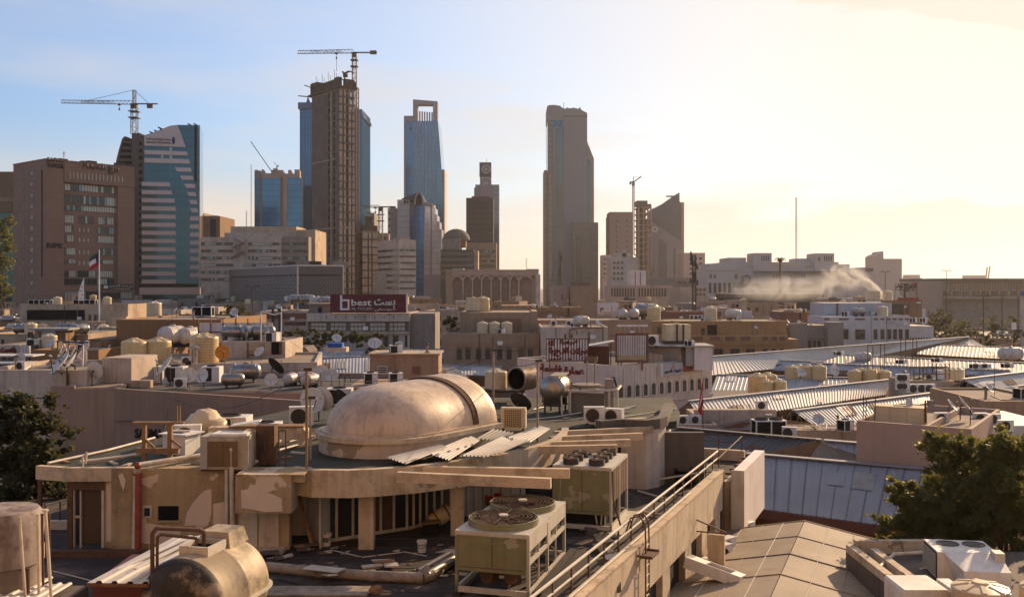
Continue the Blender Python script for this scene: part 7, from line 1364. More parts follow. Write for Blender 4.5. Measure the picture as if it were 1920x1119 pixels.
# front wall left of the terrace: wall bays, door, box
wl = lambda px: Xp(px,35.0)
H_.part('front_wall', MB().box(wl(214),wl(262),34.75,35.2,zF,zS+.04).box(wl(262),wl(436),34.7,35.2,zF,zS+.05), peel); H_.part('wall_pier', MB().box(wl(197),wl(214),34.95,35.3,zF,zS-.36), peel)
H_.part('beam_over_door', MB().box(wl(128),wl(197),34.9,35.4,zS-.75,zS-.42), rustb); H_.part('door_post', MB().box(wl(128),wl(137),34.9,35.3,zF,zS-.75), rustb)
dr = H_.part('door', MB().box(wl(151),wl(193),35.12,35.18,zF+.1,zF+2.15), mat('brown_door',(.075,.045,.028),rough=.45,var=.25,scale=.8)); H_.part('door_frame', MB().box(wl(137),wl(139.5),35.0,35.2,zF,zF+2.2).box(wl(149.5),wl(151.5),35.0,35.2,zF,zF+2.2).box(wl(190),wl(195),35.0,35.2,zF,zF+2.25).box(wl(139.5),wl(195),34.99,35.19,zF+2.15,zF+2.25), pale_p, dr); H_.part('side_light', MB().box(wl(139.5),wl(149.5),35.1,35.15,zF+.1,zF+2.15), g_dark, dr); H_.part('handle', MB().box(wl(152),wl(154),35.05,35.1,zF+1.0,zF+1.12), steel, dr); H_.part('mid_rail', MB().box(wl(139.5),wl(149.5),35.05,35.12,zF+1.05,zF+1.13), pale_p, dr)
f = H_.part('window_opening', MB().box(wl(303),wl(340),34.66,34.7,Zp(974,34.7),Zp(948,34.7)), dark); H_.part('sill', MB().box(wl(300),wl(344),34.6,34.7,Zp(978,34.7),Zp(974.5,34.7)), peel, f); f = H_.part('small_window', MB().box(wl(274),wl(291),34.64,34.7,Zp(970,34.7),Zp(947,34.7)), pale_p); H_.part('pane', MB().box(wl(278),wl(288),34.62,34.64,Zp(966,34.7),Zp(951,34.7)), g_dark, f)
# peeled plaster flakes standing proud
def flake(pxs, y, m, th=.02): return H_.part('plaster_flake', MB().plate([(Xp(a,y),Zp(c,y)) for a,c in pxs], y-th, y+.01), m)
fresh = mat('exposed_plaster', (.60,.48,.38), var=.08, scale=1.2, dirt=(.45,.32,.22), dirt_amt=.3)
flake([(262,898),(275,894),(298,888),(296,902),(288,906),(284,915),(276,912),(262,905)],34.7,fresh); flake([(350,962),(360,945),(372,930),(384,919),(397,916),(397,962),(390,985),(370,984),(346,985)],34.7,fresh); flake([(400,944),(421,940),(422,990),(400,990)],34.7,fresh); flake([(264,958),(272,950),(275,980),(305,985),(340,988),(338,1012),(300,1020),(264,1018)],34.7,fresh)
flake([(200,906),(210,898),(213,930),(212,1014),(200,1014)],34.95,fresh); flake([(222,890),(230,886),(236,900),(232,920),(226,905)],34.75,fresh)
# projecting parapet box
bx = H_.part('parapet_box', MB().box(Xp(441,33.55),Xp(546,33.55),33.55,34.7,Zp(961,33.6),zS+.03), peel); H_.part('box_cap', MB().box(Xp(442,33.5),Xp(575,34),33.5,34.9,zS+.03,zS+.07), peel, bx)
flake([(452,918),(470,916),(478,922),(487,910),(489,923),(510,925),(528,934),(530,958),(500,959),(470,954),(453,952)],33.55,fresh); H_.part('box_side', MB().box(wl(545),wl(582),33.9,34.75,zS-.28,zS-.02), peel2)
H_.part('lower_wall', MB().box(wl(436),wl(545),34.75,35.2,zF,zS-.4), peel); 
for k,(a,c) in enumerate(((452,489),(490,528))): H_.part('panel_door', MB().box(wl(a),wl(c)-.02,34.62,34.74,zF+.15,Zp(958,34.7)), pale_p if k == 0 else wallc)
H_.part('step', MB().box(wl(478),wl(540),34.1,34.74,zF,zF+.15), peel2)
# back wall of the covered terrace: pale panels, glazing between posts
bw = [V((*q2(a,c,zF),0)) for a,c in ((540,1003),(575,1003),(600,1018),(662,1009),(714,1000),(763,993),(800,984),(843,975),(880,966),(930,958),(985,950))]
for i,(a,c) in enumerate(zip(bw, bw[1:])):
    if i < 2: H_.part('pale_panel', wallstrip([a+(c-a)*.01,c-(c-a)*.01], zF, zB+.3, .08), white_r)
    elif i < 7:
        n = 2 if i < 5 else 3
        for k in range(n):
            s, e = a.lerp(c,k/n), a.lerp(c,(k+1)/n); H_.part('glass_panel', wallstrip([s.lerp(e,.06),s.lerp(e,.95)], zF+.12, zB+.3, .03), g_dark if (i+k)%4 else rustb); H_.part('glazing_post', MB().bar((s.x,s.y,zF),(s.x,s.y,zB+.3),.09), pale_p)
        H_.part('glazing_sill', wallstrip([a,c], zF, zF+.12, .1, -.02), pale_p)
    else:
        for k in range(6): s, e = a.lerp(c,k/6), a.lerp(c,(k+1)/6); H_.part('tin_panel', wallstrip([s.lerp(e,.04),s.lerp(e,.9)], zF, zB+.5, .05, -.03*(k%2)), tin_w if k%3 else pale_p)
H_.part('rear_wall', MB().box(-4.5,9,46.2,46.5,zF,zS-.4).box(-16,-8,44,44.3,zF,zS-.4), conc_dark)
for a,c,w in ((686,1030,.26),(857,1004,.24)): p_ = Pz(a,c,zF); H_.part('column', MB().box(p_.x-w,p_.x+w,p_.y,p_.y+2*w,zF,zB+.02), peel2)
H_.part('open_door', MB().bar((Xp(604,35.3),34.9,zF+1.1),(Xp(616,35.3),36.2,zF+1.1),.05,2.2), pale_p)
p_ = Pz(975,955,zF)
# stair drum on the right
dpts = [V((*q2(1066,905,zF),0)),V((5.0,45.3,0)),V((6.1,45.0,0)),V((6.75,45.5,0)),V((7.2,46.3,0)),V((7.45,47.4,0)),V((8.3,51.5,0))]
dm = mat('drum_plaster',(.56,.46,.36),var=.08,scale=.6,streak=.5,dirt=(.3,.22,.15),dirt_amt=.35)
H_.part('stair_drum', wallstrip(dpts[1:], zF, zS-.1, .3), dm, smooth=True); H_.part('drum_coping', wallstrip([V((4.0,44.7,0))]+dpts[1:], zS-.1, zS+.35, .45, -.1), conc_dark)
H_.part('roof_kerb', wallstrip([V((3.9,45.2,0)),V((5.2,45.6,0)),V((6.3,46.0,0))], zS, zS+.3, .3), peel2)

# ---- dome
T = V((-3.59,41.5,0)); ax = V((.575,.818,0)).normalized(); pp = V((.818,-.575,0)).normalized(); RW, RH, zR = 2.44, 1.83, 12.24; s0, s1 = -2.4, 1.5
D_ = thing('domed_hall', 'long smooth plaster dome with a dark expansion band on a peeling drum', 'dome', (T.x,T.y,0))
def ring(s, rw, rh, n=28): return [ax*s+pp*(rw*math.cos(math.pi*k/n))+V((0,0,zR+rh*math.sin(math.pi*k/n)**.92)) for k in range(n+1)]
def skin(rings):
    mb = MB(); n = len(rings[0])
    for r_ in rings: mb.v += [tuple(p) for p in r_]
    for i in range(len(rings)-1):
        for k in range(n-1): mb.f.append((i*n+k,i*n+k+1,(i+1)*n+k+1,(i+1)*n+k)); mb.mi.append(0)
    return mb
rs = []
for k in range(15): a = math.pi/2*(1-k/14)*.985; rs.append(ring(s0-2.42*math.sin(a), RW*math.cos(a), RH*math.cos(a)**.9))
rs += [ring(s0+(.05-s0)*k/6, RW*(1+.012*math.sin(k*1.3)), RH) for k in range(1,7)]
part('dome_shell', skin(rs), domem, D_, True)
part('expansion_band', skin([ring(.0,RW*1.0,RH*1.0),ring(.0,RW*1.035,RH*1.045),ring(.30,RW*1.045,RH*1.055),ring(.31,RW*1.0,RH)]), mat('band_brown',(.10,.055,.028),var=.25,scale=2.), D_, False)
part('dome_shell', skin([ring(.28,RW*1.04,RH*1.05)]+[ring(.28+(s1-.28)*k/4,RW*1.05,RH*1.06) for k in range(5)]+[ring(s1+.25,RW*.98,RH*.98),ring(s1+.3,RW*.6,RH*.6),ring(s1+.32,.01,.01)]), domem, D_, True)
def capsule(r_, n=14, e=0.):
    pts = [ax*(s1+e)-pp*r_, ]; 
    out = []
    for k in range(n+1): a = math.pi*k/n; out.append(ax*(s0-(2.55*r_/RW)*math.sin(a))-pp*(r_*math.cos(a)))
    return out[:] if False else [ax*(s1+e)-pp*r_]+out+[ax*(s1+e)+pp*r_]
part('drum_wall', MB().prism([(p.x,p.y) for p in capsule(RW+.22)], zS-.02, zR-.16), mat('drum_peeling',(.55,.44,.34),var=.12,scale=.7,streak=.4,dirt=(.28,.20,.14),dirt_amt=.5,dirt_scale=.9,patch=((.30,.235,.17),.7,.56),bump=.3,bscale=4.), D_); part('ring_ledge', MB().prism([(p.x,p.y) for p in capsule(RW+.36,18,.1)], zR-.16, zR+.02), peel2, D_); part('ring_upstand', MB().prism([(p.x,p.y) for p in capsule(RW+.12,18,.05)], zR+.02, zR+.10), domem, D_)
# tin sheets beside the dome
for k,(qs,m,l) in enumerate((([(723,857),(760,870),(837,839),(826,834)],tin_w,'lowest pale tin sheet leaning on the dome drum'),([(800,849),(841,863),(899,826),(880,817)],tin_w,'second pale tin sheet beside the dome'),([(862,855),(912,856),(970,831),(940,818)],tin_w,'third pale tin sheet beside the dome'),([(890,823),(933,826),(963,812),(921,804)],tin_g,'dark tin sheet lying flat beside the dome'),([(947,820),(994,829),(1031,804),(1010,799)],tin_w,'topmost pale tin sheet near the beige fan unit'),([(905,858),(938,850),(990,826),(965,822)],tin_w,'loose pale tin sheet at the fascia edge'))):
    base = Pz(*qs[0], zS+.35); pts = [Pz(*q, zS+.22+.16*(i > 1)+.05*k)-base for i,q in enumerate(qs)]; tag(part('tin_sheet', corr(pts, m, .24, .05), m, None, loc=tuple(base)), l, 'metal sheet')
# pergola beams
for k,(a,c,h_,w,l) in enumerate((((770,873),(1068,878),.33,.26,'upper long pale pergola beam across the green chiller'),((745,884),(1033,896),.34,.26,'lower long pale pergola beam pointing at the near chiller'),((1008,836),(1157,833),.32,.24,'shortest rear pergola beam'),((1020,828),(1181,823),.30,.24,'second rear pergola beam from the front'),((1032,818),(1204,811),.30,.24,'third rear pergola beam from the front'),((1040,808),(1223,799),.30,.24,'rearmost pergola beam'))):
    p0, p1 = Pz(*a, zS+.06), Pz(*c, zS+.06); mb = MB().bar(V((0,0,-h_/2)), p1-p0-V((0,0,h_/2)), w, h_); tag(part('pergola_beam', mb, beam_m, None, loc=tuple(p0)), l, 'beam')

# ---- chillers
def chiller(label, px, py, ztop, th, wd, ln, fans, fr_, fx, zb, panel_h, coil=False, D=None):
    o = Pz(px, py, ztop); t = Fr('rooftop_chiller', label, 'chiller', (o.x,o.y,zb), th); h = ztop-zb; p = .09
    pm = t.box('top_deck', pale_p, 0, wd, 0, ln, h-.12, h)
    for x in (0, wd-p):
        for y in (0, ln*.48, ln-p): t.part('frame_post', MB().box(x,x+p,y,y+p,0,h-.12), green_p if y == 0 and x == 0 else pale_p)
    t.part('base_rails', MB().box(0,wd,0,p,.0,.16).box(0,wd,ln-p,ln,0,.16).box(0,p,p,ln-p,0,.16).box(wd-p,wd,p,ln-p,0,.16), pale_p)
    ph = h-.12-panel_h
    t.box('front_panel', green_p, p, wd*.5-.012, .02, .06, ph, h-.17); t.box('front_panel', green_p, wd*.5+.012, wd-p, .02, .06, ph, h-.17); t.box('front_rail', green_p, p, wd-p, .0, .08, ph-.12, ph-.015); t.box('front_rail', green_p, p, wd-p, .0, .08, h-.165, h-.125)
    if coil:
        for k in range(7): t.box('side_panel', rustb, wd-.05, wd-.01, p+(ln*.5-p)*0+k*(ln-p)/7+.02, p+(k+1)*(ln-p)/7-.04, h*.42, h-.14)
        t.box('inner_core', dark, .3, wd-.3, .3, ln-.3, .16, h*.45)
    else:
        zm = h*.54
        t.part('side_rail', MB().box(wd-.07,wd-.01,p,ln-p,zm-.07,zm+.07), pale_p); t.part('side_band', MB().box(wd-.06,wd-.005,p,ln-p,h-.5,h-.125), pale_p); t.box('side_pilaster', pale_p, wd-.06, wd+.01, ln*.5-.2, ln*.5+.2, zm+.07, h-.13)
        for a in (.25,.72): t.box('coil_divider', pale_p, wd-.06, wd-.015, ln*a-.025, ln*a+.025, .2, h-.5)
        for (a,c) in ((.02,.46),(.55,.97)): t.box('coil', mat('coil_fins',(.028,.026,.022),rough=.6,var=.2,scale=4.), wd-.35, wd-.12, ln*a+.05, ln*c, zm+.08, h-.5); t.box('coil', mat('coil_fins',(0,0,0)), .12, .35, ln*a+.05, ln*c, zm+.08, h-.5)
        t.box('drip_tray', green_p, .1, wd-.1, .12, ln-.12, zm-.02, zm+.02)
        for k in range(2):
            x = wd*(.38+.32*k); t.part('compressor', MB().lathe([(0,-.1),(.22,-.1),(.27,.0),(.27,.42),(.2,.52),(0,.56)],14,(x,.75,.26)).lathe([(.12,0),(.2,.02),(.2,.1),(0,.12)],10,(x,.45,.42),(0,-1,0)), rustb, smooth=True); t.part('suction_pipe', MB().path([(x,.75,.8),(x-.15,.6,.92),(x-.5,.4,.9),(x-.62,.3,1.1)],.03), pipe_lag)
        t.part('brace', MB().bar((wd-.1,ln*.1,zm),(wd-.2,ln*.45,.2),.05).bar((wd-.1,ln*.9,.2),(wd-.2,ln*.55,zm),.05), rustb)
    for (x,y,r_) in fans:
        f = t.part('fan_ring', MB().lathe([(r_*1.02,h),(r_*1.02,h+.2),(r_,h+.21),(r_*.97,h+.2),(r_*.97,h+.02)], 32, (x,y,0)), green_p if r_ > .5 else steel_d, smooth=True)
        g = MB(); gz = h+.215
        for j in range(1,9): rr_ = r_*j/8.5; g.lathe([(rr_-.008,0),(rr_+.008,0),(rr_+.008,.012),(rr_-.008,.012)], 24, (x,y,gz))
        for j in range(6): a = math.pi*j/6; g.bar((x-r_*math.cos(a),y-r_*math.sin(a),gz+.01),(x+r_*math.cos(a),y+r_*math.sin(a),gz+.01),.018)
        t.part('fan_guard', g, rustb, f); t.part('fan_hub', MB().lathe([(0,0),(r_*.14,0),(r_*.14,.05),(0,.06)],14,(x,y,gz+.01)), pale_p, f)
        bl = MB()
        for j in range(5): a = j*1.2566; u_ = V((math.cos(a),math.sin(a),0)); v_ = V((-u_.y,u_.x,0)); bl.add([V((x,y,h+.06))+u_*r_*.12+v_*r_*.1,V((x,y,h+.12))+u_*r_*.12-v_*r_*.1,V((x,y,h+.14))+u_*r_*.9-v_*r_*.2,V((x,y,h+.05))+u_*r_*.9+v_*r_*.3],[(0,1,2,3)])
        t.part('fan_blades', bl, rustb, f); t.part('fan_well', MB().lathe([(0,.0),(r_*.96,.0),(r_*.96,.02),(0,.02)],24,(x,y,h)), dark, f)
    return t, h
c1, h1 = chiller('near green chiller with two large round fans on top', 853, 993, 10.66, R(-16), 2.32, 4.75, ((1.16,1.22,1.07),(1.16,3.45,1.07)), None, None, zF+.12, .95)
c1.part('skid', MB().box(-.05,.2,-.1,4.9,-.12,0).box(2.12,2.4,-.1,5.2,-.12,0).box(2.35,2.6,.3,5.3,.0,.12), steel_d)
c2, h2 = chiller('rear green chiller with eight small fans under the pergola beams', 1036, 871, 11.2, R(-17), 2.28, 3.3, [(x,y,.30) for x in (.62,1.62) for y in (.42,1.2,1.98,2.75)], None, None, zF+.15, 1.55, True)
c2.part('cable', MB().path([(.35,-.02,h2-.05),(.28,-.04,h2-1.5),(.25,-.05,h2-1.6)],.012), pale_p); c2.part('pipe_bundle', MB().path([(1.7,.1,.2),(1.6,.1,.8),(1.75,.1,1.1)],.03).path([(1.85,.1,.2),(1.9,.1,.8),(1.75,.1,1.1)],.03).path([(2.0,.1,.2),(2.02,.1,.9)],.03), pale_p)
c2.part('skid', MB().box(2.1,2.7,-.3,3.6,-.15,-.02).box(-.1,.2,-.1,3.4,-.15,-.02), pale_p); c2.part('conduit', MB().path([(2.33,-.1,h2-.1),(2.35,-.1,1.2),(2.6,.2,.1)],.035), rustb)

# ---- terrace clutter
def bucket(label, px, py, D, m, s=1., tilt=None):
    t = thing('bucket', label, 'bucket', Pz(px,py,zF)); t.scale = (s,)*3
    part('body', MB().lathe([(0,0),(.13,0),(.16,.34),(.175,.34),(.175,.38),(.15,.38),(.125,.03),(0,.03)],18), m, t, True); part('band', MB().lathe([(.157,.24),(.168,.25),(.168,.27),(.159,.28)],18), steel, t); part('handle', MB().path([(-.165,0,.34),(-.17,-.1,.22),(0,-.2,.16),(.17,-.1,.22),(.165,0,.34)],.008), steel_d, t)
    if tilt: t.rotation_euler = tilt
    return t
bw_ = mat('bucket_white',(.62,.58,.54),rough=.45,var=.08,scale=3.)
t = bucket('white printed bucket beside the open terrace door', 612, 1022, 35, bw_, 1.15); text('90', black_t, t, -.09, .09, .13, .26, -.165, .02, .01); bucket('white bucket standing alone on the dark terrace floor', 791, 1034, 35, bw_, 1.05); bucket('bright red tub behind the near chiller', 926, 962, 40, mat('tub_red',(.45,.015,.015),rough=.4,var=.1), 2.0)
o = Pz(826,990,zF); t = thing('tilted_barrel', 'cream barrel lying tilted beside the right terrace column', 'barrel', (o.x,o.y,o.z+.45)); t.rotation_euler = (0,R(62),R(20)); part('body', MB().lathe([(0,-.45),(.28,-.45),(.30,-.3),(.32,0),(.30,.3),(.28,.42),(.30,.44),(0,.46)],20), plastic_p, t, True); part('hoops', MB().lathe([(.305,.26),(.325,.27),(.325,.31),(.305,.32)],20).lathe([(.31,-.2),(.33,-.19),(.33,-.16),(.31,-.15)],20), rustb, t)
t = thing('junk_box', 'dark crate under the tilted barrel', 'crate', Pz(808,1000,zF)); part('body', MB().box(-.3,.3,-.2,.3,0,.4), dark, t); part('lid', MB().bar((-.35,-.1,.42),(.35,.1,.46),.5,.04), timber, t)
t = thing('lagged_pipe', 'thick lagged pipe lying along the terrace floor before the columns', 'pipe', Pz(500,1066,zF)); lp_ = [Pz(500,1062,zF+.15)-t.location, Pz(600,1072,zF+.15)-t.location, Pz(700,1079,zF+.15)-t.location, Pz(790,1083,zF+.15)-t.location]
for i in range(3): part('pipe_length', MB().tube(lp_[i],lp_[i+1],.17,12), pipe_lag, t, True); part('joint', MB().tube(lp_[i+1]-V((.12,0,0)),lp_[i+1]+V((.06,0,0)),.20,12), pipe_lag, t, True)
part('bend', MB().path([lp_[3],Pz(808,1078,zF+.15)-t.location,Pz(850,1045,zF+.2)-t.location],.19,12), pipe_lag, t, True)
part('torn_wrap', MB().bar(Pz(575,1062,zF+.33)-t.location,Pz(640,1069,zF+.36)-t.location,.5,.02).bar(Pz(610,1075,zF+.2)-t.location,Pz(625,1078,zF+.36)-t.location,.3,.02), pale_p, t)
t = thing('silver_duct', 'silver wrapped duct leaning up behind the near chiller corner', 'duct', Pz(800,1090,zF)); part('duct_run', MB().tube((0,0,.2),Pz(860,1040,zF+.35)-t.location,.14,10).tube((-.3,.3,.25),Pz(845,1036,zF+.5)-t.location,.1,10), steel, t, True); part('elbow', MB().tube((-.25,.1,.12),(.05,.35,.3),.17,10), pipe_lag, t, True)
for k,(a,c,zz,l,m) in enumerate((((556,982),(585,1026),2.0,'left brown plank leaning on the pale terrace wall',timber),((575,1000),(592,1022),.5,'short plank at the foot of the leaning plank',timber))):
    p0 = Pz(a[0],1008,zF)+V((0,0,zz)); p1 = Pz(*c,zF); tag(part('plank', MB().bar(p0-p1, V((0,0,.04)), .12, .05), m, None, loc=tuple(p1)), l, 'plank')
tag(part('flat_sheet', MB().box(-1.7,1.5,-.5,.4,0,.05), pipe_lag, None, loc=tuple(Pz(600,1108,zF))), 'thin grey board lying flat on the terrace at the bottom', 'board')
t = thing('crumpled_rag', 'crumpled brown rag on the terrace at the bottom', 'rag', Pz(705,1112,zF)); rb = MB().sph((0,0,.1),.22,.16,.16,9,6); rb.v = [tuple(V(v)*(1+.35*mnoise.noise(V(v)*7))) for v in rb.v]; part('cloth', rb, timber, t)
rr = random.Random(4)
for k in range(40):
    px, py = rr.uniform(505,845), rr.uniform(1020,1112); o = Pz(px,py,zF); s = rr.uniform(.05,.16); sc_ = MB().add([(-s,-s*.4,.01),(s*.8,-s*.5,.015),(s,s*.4,.04),(-s*.7,s*.5,.012),(-s,-s*.4,.03),(s*.8,-s*.5,.035),(s,s*.4,.06),(-s*.7,s*.5,.032)],[(3,2,1,0),(4,5,6,7),(0,1,5,4),(1,2,6,5),(2,3,7,6),(3,0,4,7)])
    tag(part('debris_scrap', sc_, rr.choice((pale_p,timber,pipe_lag,conc_dark)), None, loc=tuple(o)), 'small scrap of debris on the dark terrace floor', 'debris', 'scraps of debris on the terrace floor')
for k in range(9):                                                   # laps of the tarred felt, and hoses left lying about
    y_ = 27.5+k*1.25; tag(part('felt_lap', MB().box(-9.5+k*.25,-1.2+k*.62,-.05,.05,0,.012), bitumen, None, loc=(0,y_,zF+.004)), 'faint lap joint in the tarred terrace floor', 'roofing felt', 'lap joints of the terrace floor')
for k,(pts_,m_,l) in enumerate(((((640,1050),(700,1040),(770,1052),(840,1040),(900,1020)),rustb,'thin brown hose winding over the terrace before the columns'),(((520,1085),(580,1098),(660,1092),(740,1106)),steel_d,'black cable on the terrace below the lagged pipe'),(((620,1030),(680,1044),(760,1034),(800,1042)),pale_p,'pale thin hose near the standing white bucket'),(((100,1070),(180,1090),(260,1100)),pale_p,'pale cable on the floor left of the red shed'))):
    pp_ = [Pz(*q,zF+.03) for q in pts_]; tag(part('hose', MB().path([p_-pp_[0] for p_ in pp_],.022,5), m_, None, loc=tuple(pp_[0])), l, 'hose')
for k,(a_,c_,z_,l) in enumerate(((520,870,zF,'dark cardboard sheet near the pale panel doors'),(720,1060,zF,'torn felt strip before the first column'),(560,1030,zF,'dusty rag heap at the pale wall'),(870,1035,zF,'broken brick heap behind the near chiller'))):
    o_ = Pz(a_ if a_ > 500 else 520, 1045 if k == 0 else c_, z_); t_ = thing('rubbish', l, 'rubbish', o_)
    for j in range(5): part('piece', MB().obox((rr.uniform(-.4,.4),rr.uniform(-.3,.3),.04+.03*j),(rr.uniform(.1,.35),rr.uniform(-.1,.1),.02),(-.05,rr.uniform(.06,.2),.01),(0,0,.02)), rr.choice((pipe_lag,timber,pale_p,conc_dark)), t_)
# bottom left: stained tank, shed, drum, poles
tb = Fr('stained_tank', 'big stained fibreglass tank with seam flange and bent pipes, bottom left', 'water tank', Pz(392,1190,zF), R(76)); st = mat('stained_fibreglass',(.40,.31,.20),rough=.55,var=.25,scale=1.2,streak=.4,dirt=(.06,.045,.03),dirt_amt=.8,dirt_scale=.55); blk = mat('sooty_fibreglass',(.035,.028,.02),rough=.6,var=.5,scale=2.,dirt=(.34,.26,.175),dirt_amt=.85,dirt_scale=.9)
zc = 1.18; rT = 1.2
tb.part('upper_shell', MB().lathe([(rT*.99,-1.2),(rT,-1.15),(rT,-.1),(rT*1.012,-.08),(rT*1.012,.08),(rT,.1),(rT,.9)]+[(rT*math.cos(a_*math.pi/20)**.8,.9+.75*math.sin(a_*math.pi/20)) for a_ in range(1,10)]+[(0,1.66)],48,(0,0,zc),(1,0,0)), st, smooth=True)
tb.part('end_cap', MB().lathe([(rT*.99*math.cos(a_*math.pi/20)**.7,-1.2-.55*math.sin(a_*math.pi/20)) for a_ in range(10)]+[(0,-1.76)],48,(0,0,zc),(1,0,0)), blk, smooth=True)
fl_ = MB()
for k in range(40):
    a = 2*math.pi*k/40; c_ = 2*math.pi*(k+1)/40; e = lambda w_, g: V((math.copysign(abs(math.cos(w_))**.55,math.cos(w_))*(1.5*g+.1), math.copysign(abs(math.sin(w_))**.55,math.sin(w_))*rT*g, zc-.12))
    fl_.add([e(a,.98),e(c_,.98),e(c_,1.1),e(a,1.1),e(a,.98)+V((0,0,.05)),e(c_,.98)+V((0,0,.05)),e(c_,1.1)+V((0,0,.05)),e(a,1.1)+V((0,0,.05))],[(0,3,2,1),(4,5,6,7),(2,3,7,6)])
tb.part('seam_flange', fl_, pale_p)
tb.part('hatch_rim', MB().box(-.75,.15,-.42,-.36,zc+rT-.12,zc+rT+.16).box(-.75,.15,.36,.42,zc+rT-.12,zc+rT+.16).box(-.75,-.69,-.36,.36,zc+rT-.12,zc+rT+.16).box(.09,.15,-.36,.36,zc+rT-.12,zc+rT+.16), pale_p); tb.box('hatch_hole', dark, -.69, .09, -.36, .36, zc+rT-.1, zc+rT+.02); tb.part('hatch_lid', MB().add([(.2,-.5,zc+rT-.1),(1.2,-.5,zc+rT-.1),(1.2,.5,zc+rT-.1),(.2,.5,zc+rT-.1),(.3,-.4,zc+rT+.3),(1.1,-.4,zc+rT+.3),(1.1,.4,zc+rT+.3),(.3,.4,zc+rT+.3)],[(4,5,6,7),(0,1,5,4),(1,2,6,5),(2,3,7,6),(3,0,4,7)]), st)
tb.part('inlet_pipes', MB().path([(-.25,.0,zc+rT-.1),(-.25,.0,zc+rT+.42),(-.35,.1,zc+rT+.5),(-1.25,.75,zc+rT+.72),(-1.35,.8,zc+rT+.6),(-1.35,.8,zc-.3)],.055,8).path([(-.45,.1,zc+rT-.1),(-.45,.1,zc+rT+.3),(-1.2,.65,zc+rT+.55),(-1.28,.7,zc+rT+.5),(-1.28,.72,zc)],.04,8), rustb, smooth=True)
for x in (-1,1): tb.part('cradle', MB().box(x-.12,x+.12,-1,1,0,.6), conc_dark)
t = thing('red_shed', 'dark red metal shed with pale ribbed tin roof, bottom left', 'shed', Pz(232,1215,zF)); s = t.location.y/FPX; zt = Zp(1048,27.2)-zF
part('walls', MB().box(-52*s,55*s,-.2,2.4,0,zt), mat('shed_red',(.10,.028,.026),rough=.55,var=.15,scale=.6), t); part('roof_sheet', corr([(-56*s,-.4,zt+.05),(58*s,-.4,zt+.02),(130*s,2.9,zt+.32),(20*s,2.9,zt+.35)], tin_w, .32, .06), tin_w, t); part('roof_edge', MB().bar((-56*s,-.42,zt),(58*s,-.42,zt-.02),.05,.08), rust, t)
for k in range(3): part('loose_strip', MB().bar((-20*s+k*30*s,.4,zt+.16+k*.01),(60*s+k*22*s,2.8,zt+.42),.14,.03), paint_w, t)
part('cable', MB().path([(-52*s,-.2,zt-.5),(-80*s,-.6,zt-.75),(-118*s,-.4,zt-1.0)],.02), pale_p, t)
t = thing('stained_drum', 'stained pale drum tank on a grey base at the left edge', 'water tank', Pz(0,1190,zF)); h_ = Zp(950,t.location.y)-zF; part('drum', MB().lathe([(0,h_-.02),(.95,h_-.06),(1.05,h_-.2),(1.08,h_-.4),(1.05,h_-1.0),(1.08,h_-1.1),(1.08,h_-1.45),(1.0,h_-1.5),(0,h_-1.5)],32), mat('drum_white',(.30,.24,.205),rough=.75,var=.25,scale=1.5,streak=.95,dirt=(.13,.08,.06),dirt_amt=.9,dirt_scale=1.1), t, True); part('base', MB().lathe([(0,0),(1.02,0),(1.0,h_-1.5),(0,h_-1.5)],32), concrete, t, True)
for k,(px,pt_,D,r_,m,l) in enumerate(((37,972,25,.035,pipe_w,'leftmost pale pole at the bottom left'),(52,1068,25.5,.045,rustb,'short rusty pipe stub at the bottom left'),(71,966,25.5,.04,pipe_w,'second pale pole beside the drum tank'),(79,966,26,.035,rustb,'thin rusty pole between two pale poles'),(85,958,25.2,.045,pipe_w,'thickest pale pole with a cap, leaning slightly'),(92,965,26,.03,rustb,'rightmost rusty pole at the bottom left'))):
    o = V((Xp(px,D),D,zF)); t = thing('standing_pole', l, 'pole', o); part('pole', MB().tube((.25 if k in (0,4) else .05,0,-.1),(0,0,Zp(pt_,D)-zF),r_,8), m, t, True); part('cap', MB().tube((0,0,Zp(pt_,D)-zF),(0,0,Zp(pt_,D)-zF+.05),r_*(1.8 if k == 4 else 1.25),8), m, t)
for k,(px,py,l) in enumerate(((20,1100,'rear one of the tin sheets at the bottom left edge'),(55,1112,'front one of the tin sheets at the bottom left edge'))): o = Pz(px,py,zF+1.3); tag(part('tin_sheet', corr([(-.9,-.6,0),(.7,-.6,.02),(.9,.5,.1),(-.7,.5,.08)], tin_w, .25, .05), tin_w, None, loc=tuple(o)), l, 'metal sheet')
tag(part('low_roof_block', MB().box(-1.6,1.2,-.8,1.2,0,1.25), conc_dark, None, loc=tuple(Pz(40,1215,zF))), 'dark low block under the tin sheets at the bottom left', 'block')
t = thing('corner_railing', 'short pale railing at the open left corner of the house', 'railing', (Xp(84,37.5),37.5,zF)); L_ = Xp(134,37.5)-Xp(84,37.5)
part('rails', MB().tube((0,0,.95),(L_,.6,1.15),.035).tube((0,0,.6),(L_,.6,.8),.03).box(-.1,L_,.1,.35,.0,.32), pale_p, t)
for x in (0,.45,.95): part('post', MB().tube((x*L_,x*.6,0),(x*L_,x*.6,1.0+.15*x),.03), rustb, t)
tag(part('floor_beam', MB().box(-2.6,2.4,-.15,.15,0,.2), rustb, None, loc=tuple(Pz(150,1042,zF))), 'dark red beam lying on the floor before the door', 'beam'); tag(part('corner_post', MB().box(-.06,.06,-.06,.06,0,zS-zF-.4), rustb, None, loc=(Xp(75,34.9),34.9,zF)), 'thin dark post under the left roof corner', 'post')
